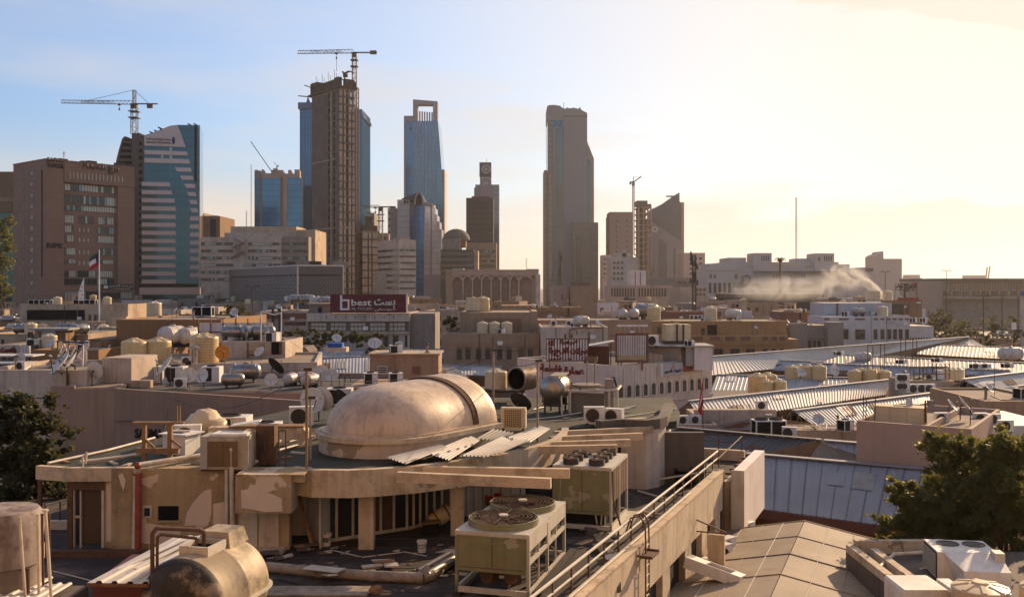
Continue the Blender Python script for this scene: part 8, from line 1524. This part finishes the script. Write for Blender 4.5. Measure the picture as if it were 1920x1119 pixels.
# ---- on the upper roof, left
def at(px, py, dz=0.): v = Pz(px, py, zS); return V((v.x, v.y, zS+dz))
o = at(310,862); t = thing('timber_frame', 'brown timber trestle frame with braces on the left roof', 'frame', o); s = o.y/FPX; a = -48*s; e = 18*s
part('post', MB().box(a+.1,a+.24,-.07,.07,0,1.35), timber, t); part('post', MB().box(e-.26,e-.1,-.07,.07,0,1.35), timber, t); part('top_rail', MB().box(a-.25,e+.35,-.12,.12,1.35,1.42), timber, t); part('low_rail', MB().box(a-.1,e+.15,-.1,.1,.25,.45), timber, t); part('braces', MB().bar((a+.22,0,.75),(a+.55,0,.46),.07).bar((e-.12,0,.75),(e+.25,0,.46),.07).bar((e+.05,.1,1.42),(e+.05,.1,2.0),.04).bar((e+.15,.1,1.42),(e+.15,.1,2.0),.04), timber, t)
o = at(325,852); t = thing('white_box_tank', 'white square box tank with overhanging lid behind the timber frame', 'water tank', o); t.rotation_euler = (0,0,R(-20)); part('tank_body', MB().box(-.5,.55,0,.9,0,.75), paint_w, t); part('lid', MB().box(-.62,.67,-.12,1.02,.75,.8), paint_w, t); part('lid_hatch', MB().box(-.2,.3,.2,.6,.8,.86), concrete, t)
place('split','old fan unit behind the white square box tank',at(352,838),.2,None,1.15)
o = at(392,828); t = thing('wrapped_tank', 'lumpy tan wrapped tank on the left roof', 'water tank', o); rb = MB().sph((-.2,0,.75),.75,.6,.62,18,12).sph((.35,-.1,.6),.45,.45,.42,14,9); rb.v = [tuple(V(v)*(1+.10*mnoise.noise(V(v)*3)+.05*mnoise.noise(V(v)*9))) for v in rb.v]; part('wrapped_body', rb, plastic_p, t, True); part('base', MB().box(-.9,.75,-.45,.45,0,.22), peel2, t)
place('pack','box unit with dark coil behind the wrapped tank',at(432,822),0,None,(1.35,1.1,.95)); place('pack','white box unit right of the wrapped tank',at(500,826),.1,None,(1.,.9,.75)); place('split','small unit near the rear parapet behind the long duct',at(565,800),.2,None,1.2)
o = at(470,836); t = thing('long_duct', 'long beige duct casing ending in a rounded hood on the left roof', 'duct', o); s = o.y/FPX; part('duct_run', MB().box(-80*s,88*s,0,.55,.25,.75), peel2, t); part('hood', MB().plate([(88*s,0),(94*s,0),(103*s,.25),(105*s,.55),(100*s,.72),(88*s,.78)],-.1,.7), peel2, t); part('cap_sheet', MB().box(-40*s,100*s,-.1,.6,.76,.82), timber, t)
o = at(420,884); t = thing('old_cooler', 'old beige cooler cabinet with rusty brown panels above the front wall', 'air conditioner', o); s = o.y/FPX
part('cabinet', MB().box(-45*s,45*s,.02,1.1,.08,1.22), mat('cooler_beige',(.40,.34,.25),rough=.6,var=.2,scale=1.5,streak=.6,dirt=(.2,.13,.07),dirt_amt=.6,dirt_scale=1.2), t); part('brown_panel', MB().box(-29*s,-2*s,-.03,.02,.18,1.05), mat('cooler_brown',(.17,.105,.05),var=.25,scale=1.2,streak=.5), t); part('brown_panel', MB().box(-1*s,25*s,-.03,.02,.18,1.05), mat('cooler_brown',(0,0,0)), t); part('corner_panel', MB().box(-44*s,-31*s,-.04,.02,.1,1.2), mat('cooler_grey',(.38,.36,.30),var=.15), t); part('top_sheet', MB().box(-25*s,40*s,.1,.9,1.22,1.3), paint_w, t); part('stand', MB().box(-45*s,45*s,.1,.2,0,.08).box(-45*s,45*s,.9,1.0,0,.08), rustb, t)
o = at(485,874); t = thing('rusty_cabinet', 'tall rusty open cabinet with hoses beside the beige cooler', 'cabinet', o); part('cabinet', MB().box(-.1,.55,0,.6,.05,1.45), rustb, t); part('yellow_box', MB().box(-.5,-.1,-.05,.3,.6,1.3).box(-.38,-.25,-.06,.06,.0,.6), mat('aged_yellow',(.42,.34,.17),var=.2,scale=2.), t); part('hoses', MB().path([(.0,-.1,1.2),(.12,-.15,.8),(.02,-.1,.3)],.04).path([(.3,-.1,1.3),(.25,-.2,.7),(.4,-.15,.1)],.04), steel_d, t); part('top_flap', MB().bar((-1.0,.2,1.45),(.0,.3,1.6),.6,.04), paint_w, t); part('side_frame', MB().bar((.75,-.1,0),(.75,-.1,1.3),.05).bar((1.0,-.1,0),(1.0,-.1,1.3),.05).bar((.75,-.1,1.3),(1.0,-.1,1.3),.05), rustb, t)
def pipe(name, label, pts, r_, m, cat='pipe', bends=True):
    b0 = V(pts[0]); t = thing(name, label, cat, b0); P2 = [V(p)-b0 for p in pts]
    for a, c in zip(P2, P2[1:]): part('pipe_length', MB().tube(a,c,r_,10), m, t, True)
    for p in P2[1:-1]: part('elbow', MB().sph(p,r_*1.25,None,None,8,6), m, t, True)
    return t
pr_ = pipe('drain_pipe', 'white drain pipe with red elbow running over the roof and down the front wall', [at(380,866,.25),at(258,884,.22),V((Xp(256,34.55),34.55,zS-.1)),V((Xp(252,34.55),34.55,zF))], .10, pipe_w)
for ch in pr_.children:
    if ch.name.startswith('elbow'): ch.data.materials[0] = mat('pipe_red',(.28,.06,.035),rough=.5,var=.25,scale=3.)
part('red_length', MB().tube((0,0,0),(0,0,-2.6),.11,10), mat('pipe_red',(0,0,0)), pr_, True).location = V((Xp(259,34.5),34.5,zS-.1))-pr_.location
pipe('vent_pipe', 'left one of two tall pipes down the front wall', [at(520,868,.2),V((Xp(428,34.5),34.6,zS+.15)),V((Xp(425,34.5),34.5,zS+.0)),V((Xp(425,34.5),34.5,Zp(985,34.5)))], .07, pipe_w)
pipe('vent_pipe', 'right taller one of two pipes on the front wall, rising above the roof', [V((Xp(436,34.4),34.4,Zp(985,34.4))),V((Xp(434,34.4),34.4,Zp(842,34.4))),V((Xp(452,34.8),34.8,Zp(832,34.4)))], .085, pipe_w)
pipe('roof_pipe', 'long thin pipe lying along the left roof edge', [at(90,872,.08),at(200,848,.08),at(290,824,.08)], .05, pipe_w); pipe('roof_pipe', 'pale pipe crossing the left roof to the trestle', [at(150,871,.1),at(230,862,.12),at(275,854,.12)], .06, pipe_w); pipe('roof_pipe', 'thin white hose curling in front of the beige cooler', [at(275,880,.05),at(330,872,.08),at(370,868,.1),at(405,872,.06)], .025, pipe_w); pipe('roof_pipe', 'thick pale pipe near the dome left end', [at(588,826,.15),at(650,812,.15)], .09, pipe_w); pipe('roof_pipe', 'thin pale rail in front of the dome left end', [at(510,842,.12),at(585,822,.12)], .04, pipe_w); pipe('roof_pipe', 'short pale pipe behind the rusty cabinet', [at(510,852,.1),at(560,838,.1)], .05, pipe_w)
t = thing('pipe_stand', 'small bent white pipe stand near the left roof corner', 'pipe', at(158,874)); part('pipe', MB().path([(-.05,0,0),(-.05,0,.35),(.08,.05,.5),(.04,.0,.1)],.035), pipe_w, t)
for k,(px,py) in enumerate(((120,866),(190,862),(210,868),(240,872),(300,874),(345,873),(460,872),(470,862),(540,858),(560,850),(520,880))):
    t = thing('roof_rubble', 'loose board or rubble scrap on the green felt roof', 'debris', at(px,py), rr.random()*3, 'rubble scraps on the green felt roof'); part('board', MB().box(-rr.uniform(.15,.5),rr.uniform(.15,.5),-.07,.07,0,.06), rr.choice((timber,pale_p,peel2)), t)
for k,(px,py,l,r_,sc_,kd) in enumerate(((600,788,'white dish leaning left of the dome with a cable',2.6,1.0,'dish_low'),(640,790,'dark dish seen from behind just left of the dome',2.2,1.0,'dish_dark'),(582,790,'pale dish behind the thin poles left of the dome',.6,1.0,'dish_low'))): place(kd,l,at(px,py),r_,None,sc_)
place('pack','big white box unit with dark coil left of the dome top',V((Xp(637,54),54,Zp(757,54))),.05,None,(1.15,1,.85)); tag(part('unit_block', MB().box(Xp(612,56),Xp(700,56),53,57,8,Zp(757,54)), conc_dark, None), 'dark block under the big white box unit left of the dome', 'block')
for k,(px,pb,pt_,r_,l) in enumerate(((575,884,692,.05,'tall thin pole with a lamp left of the dome'),(582,862,745,.045,'shorter pole beside the tall pole left of the dome'),(925,770,656,.055,'bare pole right of the dome top'),(1008,828,676,.05,'tall pole in front of the steel tank right of the dome'))):
    v = Pz(px,pb,zS); t = thing('roof_pole', l, 'pole', v); part('pole', MB().tube((0,0,0),(0,0,Zp(pt_,v.y)-zS),r_,8), pipe_lag if k else timber, t, True); part('cap', MB().box(-.1,.2,-.06,.06,Zp(pt_,v.y)-zS-.05,Zp(pt_,v.y)-zS+.05), steel_d, t)
# ---- on the upper roof, right of the dome
o = at(962,808,.12); t = thing('beige_fan_unit', 'beige fan unit with square mesh front beside the dome', 'air conditioner', o, R(-8)); part('casing', MB().box(-.55,.55,0,.35,0,.92), mat('beige_casing',(.58,.46,.31),rough=.5,var=.1,scale=1.5,streak=.3), t); part('mesh_front', MB().box(-.40,.36,-.03,0,.07,.85), mat('mesh_olive',(.16,.135,.075),var=.2,scale=5.), t); g = MB()
for k in range(9): g.box(-.40+k*.095,-.385+k*.095,-.045,-.03,.07,.85); g.box(-.40,.36,-.045,-.03,.07+k*.095,.082+k*.095)
part('guard', g, mat('beige_casing',(0,0,0)), t); part('side_fins', louvres(MB(), .55, .57, .08, .86, 9, .03, .3), paint_w, t); part('feet', MB().box(-.5,-.4,0,.4,-.12,0).box(.4,.5,0,.4,-.12,0), steel_d, t); part('cable_loop', MB().path([(-.6,.2,.1),(-.75,.2,.3),(-.85,.2,.5),(-.7,.2,.62),(-.6,.2,.5)],.02), steel_d, t)
o = V((Xp(972,48),48,zS)); t = place('dish_dark','large dark dish with pale rim right of the dome',o-V((0,0,.2)),2.5,None,.95)
o = V((Xp(930,55),55,zS)); t = place('pale_tank','cream tank half hidden behind the dome right end',o+V((0,0,.75)),.3,None,(.62,.62,.5)); tag(part('tank_table', MB().box(-1.4,1.6,-1,1,.62,.74).box(-1.3,-1.2,-.9,-.8,0,.62).box(1.4,1.5,-.9,-.8,0,.62).box(-1.3,-1.2,.8,.9,0,.62).box(1.4,1.5,.8,.9,0,.62), steel_d, None, loc=tuple(o)), 'dark steel table carrying the cream tank and open drum', 'table')
t = thing('open_drum', 'rusty ribbed steel drum lying open-ended on the steel table', 'drum', o+V((1.5,-.6,.75))); t.scale = (.86,)*3; pr = []
for k in range(9): pr += [(.74,-.7+k*.17),(.78,-.66+k*.17),(.78,-.60+k*.17),(.74,-.56+k*.17)]
part('shell', MB().lathe(pr+[(.70,.8),(.68,.8),(.68,-.7),(.74,-.7)],28,(0,0,.72),(.62,.78,0)), mat('rusty_sheet',(.33,.26,.20),rough=.45,metal=.6,var=.25,scale=2.,dirt=(.13,.07,.035),dirt_amt=.8,dirt_scale=1.4), t, True); part('inner_shade', MB().lathe([(.66,-.69),(.66,.74),(0,.745)],28,(0,0,.72),(.62,.78,0)), dark, t, True); part('far_end', MB().lathe([(0,.75),(.7,.75),(.7,.77),(0,.77)],24,(0,0,.72),(.62,.78,0)), rustb, t)  # black inner sleeve added to stand for the shade inside the drum
o = V((Xp(1041,50.5),50.5,zS)); t = place('steel_tank','round-ended steel tank on tall legs in front of the white arched building',o+V((0,0,.35)),1.25,None,(.66,.86,.86)); [part('tall_leg', MB().box(x_-.05,x_+.05,y_-.05,y_+.05,-.45,.1), steel_d, t) for x_ in (-.85,.85) for y_ in (-.45,.45)]; part('gold_flap', MB().bar((-.9,-.3,1.8),(.1,-.4,1.95),.9,.04), mat('gold_foil',(.45,.33,.16),rough=.35,metal=.5), t); part('prop', MB().tube((-1.3,-.7,-.4),(-.8,-.5,1.7),.05), pale_p, t)
o = V((Xp(1108,50.5),50.5,zS)); t = thing('framed_unit', 'large grey air handling unit inside a pale pipe frame', 'air conditioner', o); part('casing', MB().box(-1.0,.7,0,1.2,0,.95), mat('grey_casing',(.14,.125,.11),rough=.6,var=.2), t); part('pipe_frame', MB().path([(-1.1,-.3,0),(-1.1,-.3,1.1),(1.3,-.3,1.15),(1.3,-.3,.1)],.07,8).path([(1.3,-.3,1.15),(1.6,.8,1.25),(-1.0,.8,1.2)],.07,8).path([(.9,-.3,0),(.9,-.3,1.1)],.06,8), pale_p, t, True); part('top_plate', MB().lathe([(0,1.3),(.75,1.3),(.75,1.38),(0,1.4)],20,(-.2,.5,0)), concrete, t)
for k in range(3): part('slat', MB().box(-1.0+k*.5,-.6+k*.5,-.2,.1,1.17,1.2), paint_w, t)
part('side_panel', MB().box(.75,1.15,-.1,.3,.2,1.7), concrete, t); part('coils', MB().path([(1.0,.4,.2),(1.15,.4,.9),(1.0,.4,1.6),(1.2,.4,1.75),(1.35,.4,1.3)],.06), steel_d, t); part('pole_pair', MB().tube((-.15,.6,1.3),(-.15,.6,2.6),.035).tube((.25,.6,1.3),(.25,.6,2.65),.035), concrete, t); part('skid', MB().bar((.9,-.5,.05),(2.3,.2,.25),.12).bar((.7,-.9,.05),(2.0,-.2,.2),.1), pale_p, t)
for px,py,l,r_,sc_ in ((1114,795,'left grey meshed fan unit before the framed air handler',.05,1.05),(1152,795,'right white fan unit before the framed air handler',-.5,.95)): place('split',l,at(px,py),r_,None,sc_)
for k,(a,c,l) in enumerate((((1150,786),(1268,768),'upper pale cable line across the dark right roof'),((1150,792),(1262,778),'lower pale cable line across the dark right roof'),((1000,770),(1045,756),'pale batten behind the dark dish'),((985,790),(1090,776),'bundle of pale cables before the steel tank'),((1030,792),(1095,786),'loose cables left of the meshed fan unit'))): p0, p1 = at(*a,.08), at(*c,.08); tag(part('cable_line', MB().path([(0,0,0),(p1-p0)*.5-V((0,0,.05)),p1-p0],.03), pale_p, None, loc=tuple(p0)), l, 'cable')
# terrace right of the rear chiller
for k,(a,c,l) in enumerate((((1195,958),(1262,968),'upper pale pipe on the dark floor right of the rear chiller'),((1196,920),(1245,934),'rear pale pipe on the dark floor right of the rear chiller'),((1195,905),(1348,880),'long pale pole laid across the railing by the drum'),((1200,1003),(1240,1006),'lowest pale pipe on the dark floor right of the rear chiller'))): p0, p1 = Pz(*a,zF+.1), Pz(*c,zF+(.9 if k == 2 else .1)); pipe('floor_pipe', l, [p0,p1], .05, pipe_w)
t = thing('dark_tub', 'black open tub at the foot of the stair drum', 'tub', Pz(1284,910,zF)); part('body', MB().lathe([(0,0),(.42,0),(.48,.75),(.44,.75),(.38,.1),(0,.1)],18), dark, t, True); part('rim', MB().lathe([(.44,.72),(.5,.73),(.5,.78),(.44,.78)],18), steel_d, t, True)
t = thing('scrap_heap', 'heap of broken concrete along the parapet behind the railing', 'rubble', W.w(-1.2,6,zF)); 
for k in range(16): part('lump', MB().obox((rr.uniform(-.4,.3),rr.uniform(-3,5),.12),(rr.uniform(.08,.25),.05,.02),(-.04,rr.uniform(.08,.2),.03),(0,.02,rr.uniform(.05,.14))), rr.choice((conc_dark,peel2,steel)), t)
# ---- bottom right roof
o = Pz(1745,1119,7.6); t = thing('plant_roof', 'dark plant roof with kerbs at the bottom right corner', 'roof', (o.x,o.y,0)); part('deck', MB().box(-.8,9,-3,6,0,7.5), conc_dark, t); part('kerb', MB().box(-.8,-.5,-3,6,7.5,7.8).box(-.15,.15,-3,5.2,7.5,7.85).box(-.5,3,5.7,6,7.5,8.0), peel2, t)
v = Pz(1815,1100,7.5); t = thing('large_roof_unit', 'large white packaged unit with two flush top fans, bottom right', 'air conditioner', v); t.rotation_euler = (0,0,R(-8))
t.scale = (.9,.9,.6); part('casing', MB().box(-.95,1.35,.6,2.6,.1,1.75).add([(-.35,-.7,.1),(1.35,-.7,.1),(1.35,.6,.1),(-.35,.6,.1),(-.35,-.7,1.2),(1.35,-.7,1.2),(1.35,.6,1.74),(-.75,.6,1.74)],[(4,5,6,7),(0,1,5,4),(1,2,6,5),(3,0,4,7)]), paint_w, t); part('louvre_panel', MB().box(-1.0,-.95,.7,2.5,.2,1.65), dark, t); lv = MB()
for k in range(12): lv.box(-1.03,-.99,.7,2.5,.22+k*.12,.27+k*.12)
part('louvres', lv, pale_p, t); part('side_duct', MB().box(1.0,1.36,.0,.6,1.5,2.0), pale_p, t)
for x in (-.2,.8): part('fan_guard', MB().lathe([(.40,1.75),(.44,1.76),(.44,1.80),(.40,1.80)],24,(x,1.95,0)), steel_d, t); part('fan', MB().lathe([(0,1.755),(.4,1.755),(.4,1.77),(0,1.77)],24,(x,1.95,0)), fan_g, t)
v = Pz(1722,1140,7.5); t = thing('white_roof_box', 'rounded white casing in front of the large white unit', 'air conditioner', v); t.scale = (1,1,.8); part('casing', MB().plate([(-.85,.0),(-.85,1.0),(-.8,1.1),(.55,1.1),(.85,.85),(.85,.0)],-.9,.7), paint_w, t); part('side_step', MB().box(.85,1.25,-.5,.6,0,1.0), paint_w, t); part('base', MB().box(-.9,1.3,-.95,.75,-.1,-.0), steel_d, t)
for px,l in ((1838,'white ribbed tank top with a wide lid at the bottom right edge'),(1968,'second white tank cut by the bottom right corner')): v = Pz(px,1165,7.5); t = place('pale_tank', l, v, 1.3, None, (.86,.86,.58))
v = Pz(1690,1060,7.6); pipe('floor_pipe','pale bent pipe on the bottom right plant roof',[V((v.x-1.2,v.y-.8,7.7)),V((v.x+.2,v.y+1.2,7.7)),V((v.x+2.2,v.y+1.6,7.7))],.07,pipe_w)
# ---- sagging wires
for k,(a_,c_,l) in enumerate(((P(575,700,41),P(318,745,58),'sagging wire from the tall lamp pole to the tall edge-on dish'),(P(575,712,41),P(925,668,48),'wire strung over the dome between two roof poles'),(P(1008,680,41),P(925,660,48),'short wire between the two poles right of the dome'),(P(318,735,62),P(300,822,46),'loose cable hanging down the wall beside the black lettering'),(P(545,640,84),P(640,655,104),'wire from the roof cabin to the blue roofs'))):
    pts_ = [(c_-a_)*(j/10)-V((0,0,(a_-c_).length*.05*math.sin(math.pi*j/10))) for j in range(11)]; tag(part('wire', MB().path(pts_,.016,4), steel_d, None, loc=tuple(a_)), l, 'wire')
# ---- near trees
def vtree(label, px, D, pyt, pyb, rpx, n, seed, m, ls=.17, lean=()):
    x = Xp(px,D); zt, zb = Zp(pyt,D), Zp(pyb,D); rd = rpx*D/FPX; rnd = random.Random(seed); bl = []
    for k in range(46):
        q = rnd.random(); zz = zb+(zt-zb)*q; rr_ = rd*(1-.55*q**2.2)*(.75+.3*rnd.random()); a = rnd.random()*6.283; w_ = rd*(.26+.2*rnd.random()); d_ = rr_*math.sqrt(rnd.random()); bl.append(((x+d_*math.cos(a),D+d_*math.sin(a),min(zz,zt-w_*.8)),(w_,w_,w_*(1.05+.4*rnd.random()))))
    for (px_,py_,r_) in lean: bl.append(((Xp(px_,D),D,Zp(py_,D)),(S(r_,D),S(r_,D),S(r_,D))))
    return tree('leafy_tree', label, (x,D,0), bl, n, ls, m, .22, seed)
vtree('tall leafy green tree left of the pair at the right edge', 1772, 44, 822, 1045, 84, 42000, 31, leaf, .20, ((1785,835,24),(1765,845,26),(1800,850,24),(1750,880,24),(1668,905,22),(1680,935,30),(1655,975,22),(1665,1000,28),(1700,985,35),(1650,1030,20)))
vtree('broad leafy green tree at the right edge', 1885, 42, 812, 1060, 88, 42000, 32, leaf, .20, ((1862,835,24),(1880,830,22),(1912,832,24),(1842,860,22),(1835,920,30),(1850,980,35)))
vtree('dark leafy tree at the left edge beside the rooftop house', 52, 44, 735, 1010, 85, 30000, 33, leaf_d, .20, ((38,738,18),(5,760,26),(40,765,22),(78,795,25),(105,770,14),(120,762,10),(100,815,28),(140,803,14),(125,825,20),(20,830,40),(110,860,30),(95,905,30)))
# ================================================================ unseen glazed building behind the viewer, inferred and added for the warm sunlight it sends onto the rooftops
g_mirror = mat('warm_mirror_pane', (.88,.71,.48), rough=.21, metal=1., var=.25, scale=.25)
b = Fr('glazed_building', 'unseen glazed building behind the viewer, added to reflect the sun', 'building', (-2,-14,0), R(-13))
b.box('frame_wall', cream, -34, 26, .3, 12, 0, 52)
for j in range(9):
    for i in range(14):
        if random.random() < .16: continue
        o_ = part('pane', MB().box(-1.85,1.85,-.03,.03,-1.55,1.55), g_mirror, b.t, loc=(-32+i*4.2,.15,20+j*3.5)); o_.rotation_euler = (R(random.uniform(-3,3)),0,R(random.uniform(-4,4)))
# ================================================================ air
hm = bpy.data.materials.new('dusty_air'); hm.use_nodes = True; hn = hm.node_tree; hn.nodes.remove(hn.nodes['Principled BSDF'])
pv = hn.nodes.new('ShaderNodeVolumePrincipled'); pv.inputs['Color'].default_value = (1.0, .93, .85, 1); pv.inputs['Density'].default_value = HAZE; pv.inputs['Anisotropy'].default_value = .55
hn.links.new(pv.outputs[0], hn.nodes['Material Output'].inputs['Volume'])
hb = part('haze', MB().box(-3700,3700,-400,5300,-3,180), hm, None, kind='stuff'); hb['label'] = 'warm dusty haze hanging over the city'

def smoke(nm, loc, rad, tilt, dens, scale, lo, label):
    """a soft-edged puff: density falls off towards the edge of an ellipsoid and is broken up by noise"""
    m = bpy.data.materials.new(nm); m.use_nodes = True; n = m.node_tree; n.nodes.remove(n.nodes['Principled BSDF']); K = n.links.new
    p = n.nodes.new('ShaderNodeVolumePrincipled'); p.inputs['Color'].default_value = (.97,.95,.92,1); p.inputs['Anisotropy'].default_value = .3
    tc_ = n.nodes.new('ShaderNodeTexCoord'); g = n.nodes.new('ShaderNodeNewGeometry'); nz = n.nodes.new('ShaderNodeTexNoise'); nz.inputs['Scale'].default_value = scale; nz.inputs['Detail'].default_value = 6; nz.inputs['Roughness'].default_value = .6; nz.inputs['Distortion'].default_value = 1.2; K(g.outputs['Position'], nz.inputs['Vector'])
    ln = n.nodes.new('ShaderNodeVectorMath'); ln.operation = 'LENGTH'; K(tc_.outputs['Object'], ln.inputs[0])
    fo = n.nodes.new('ShaderNodeMapRange'); K(ln.outputs['Value'], fo.inputs[0]); fo.inputs[1].default_value = 1; fo.inputs[2].default_value = .25; fo.inputs[3].default_value = 0; fo.inputs[4].default_value = 1; fo.interpolation_type = 'SMOOTHSTEP'
    mr = n.nodes.new('ShaderNodeMapRange'); K(nz.outputs[0], mr.inputs[0]); mr.inputs[1].default_value = lo; mr.inputs[2].default_value = lo+.25; mr.inputs[3].default_value = 0; mr.inputs[4].default_value = dens
    mu = n.nodes.new('ShaderNodeMath'); mu.operation = 'MULTIPLY'; K(fo.outputs[0], mu.inputs[0]); K(mr.outputs[0], mu.inputs[1]); K(mu.outputs[0], p.inputs['Density']); K(p.outputs[0], n.nodes['Material Output'].inputs['Volume'])
    o = part('smoke', MB().sph((0,0,0),1,None,None,20,12), m, None, kind='stuff', loc=tuple(loc), rot=(0,tilt,0)); o.scale = rad; o['label'] = label
smoke('dense_smoke', P(1637,540,285), (7.2,1.8,1.7), R(42),  1.5, .45, .33, 'dense white smoke rising slantwise from a roof beside the rooftop Arabic sign')
smoke('billowing_smoke', P(1585,520,288), (8.5,3,4.6), R(10), .6, .26, .40, 'billowing smoke above the white building before the courthouse')
smoke('drifting_smoke', P(1480,541,292), (23,4,4.6), R(-2), .24, .16, .38, 'thin smoke drifting left across the foot of the courthouse')
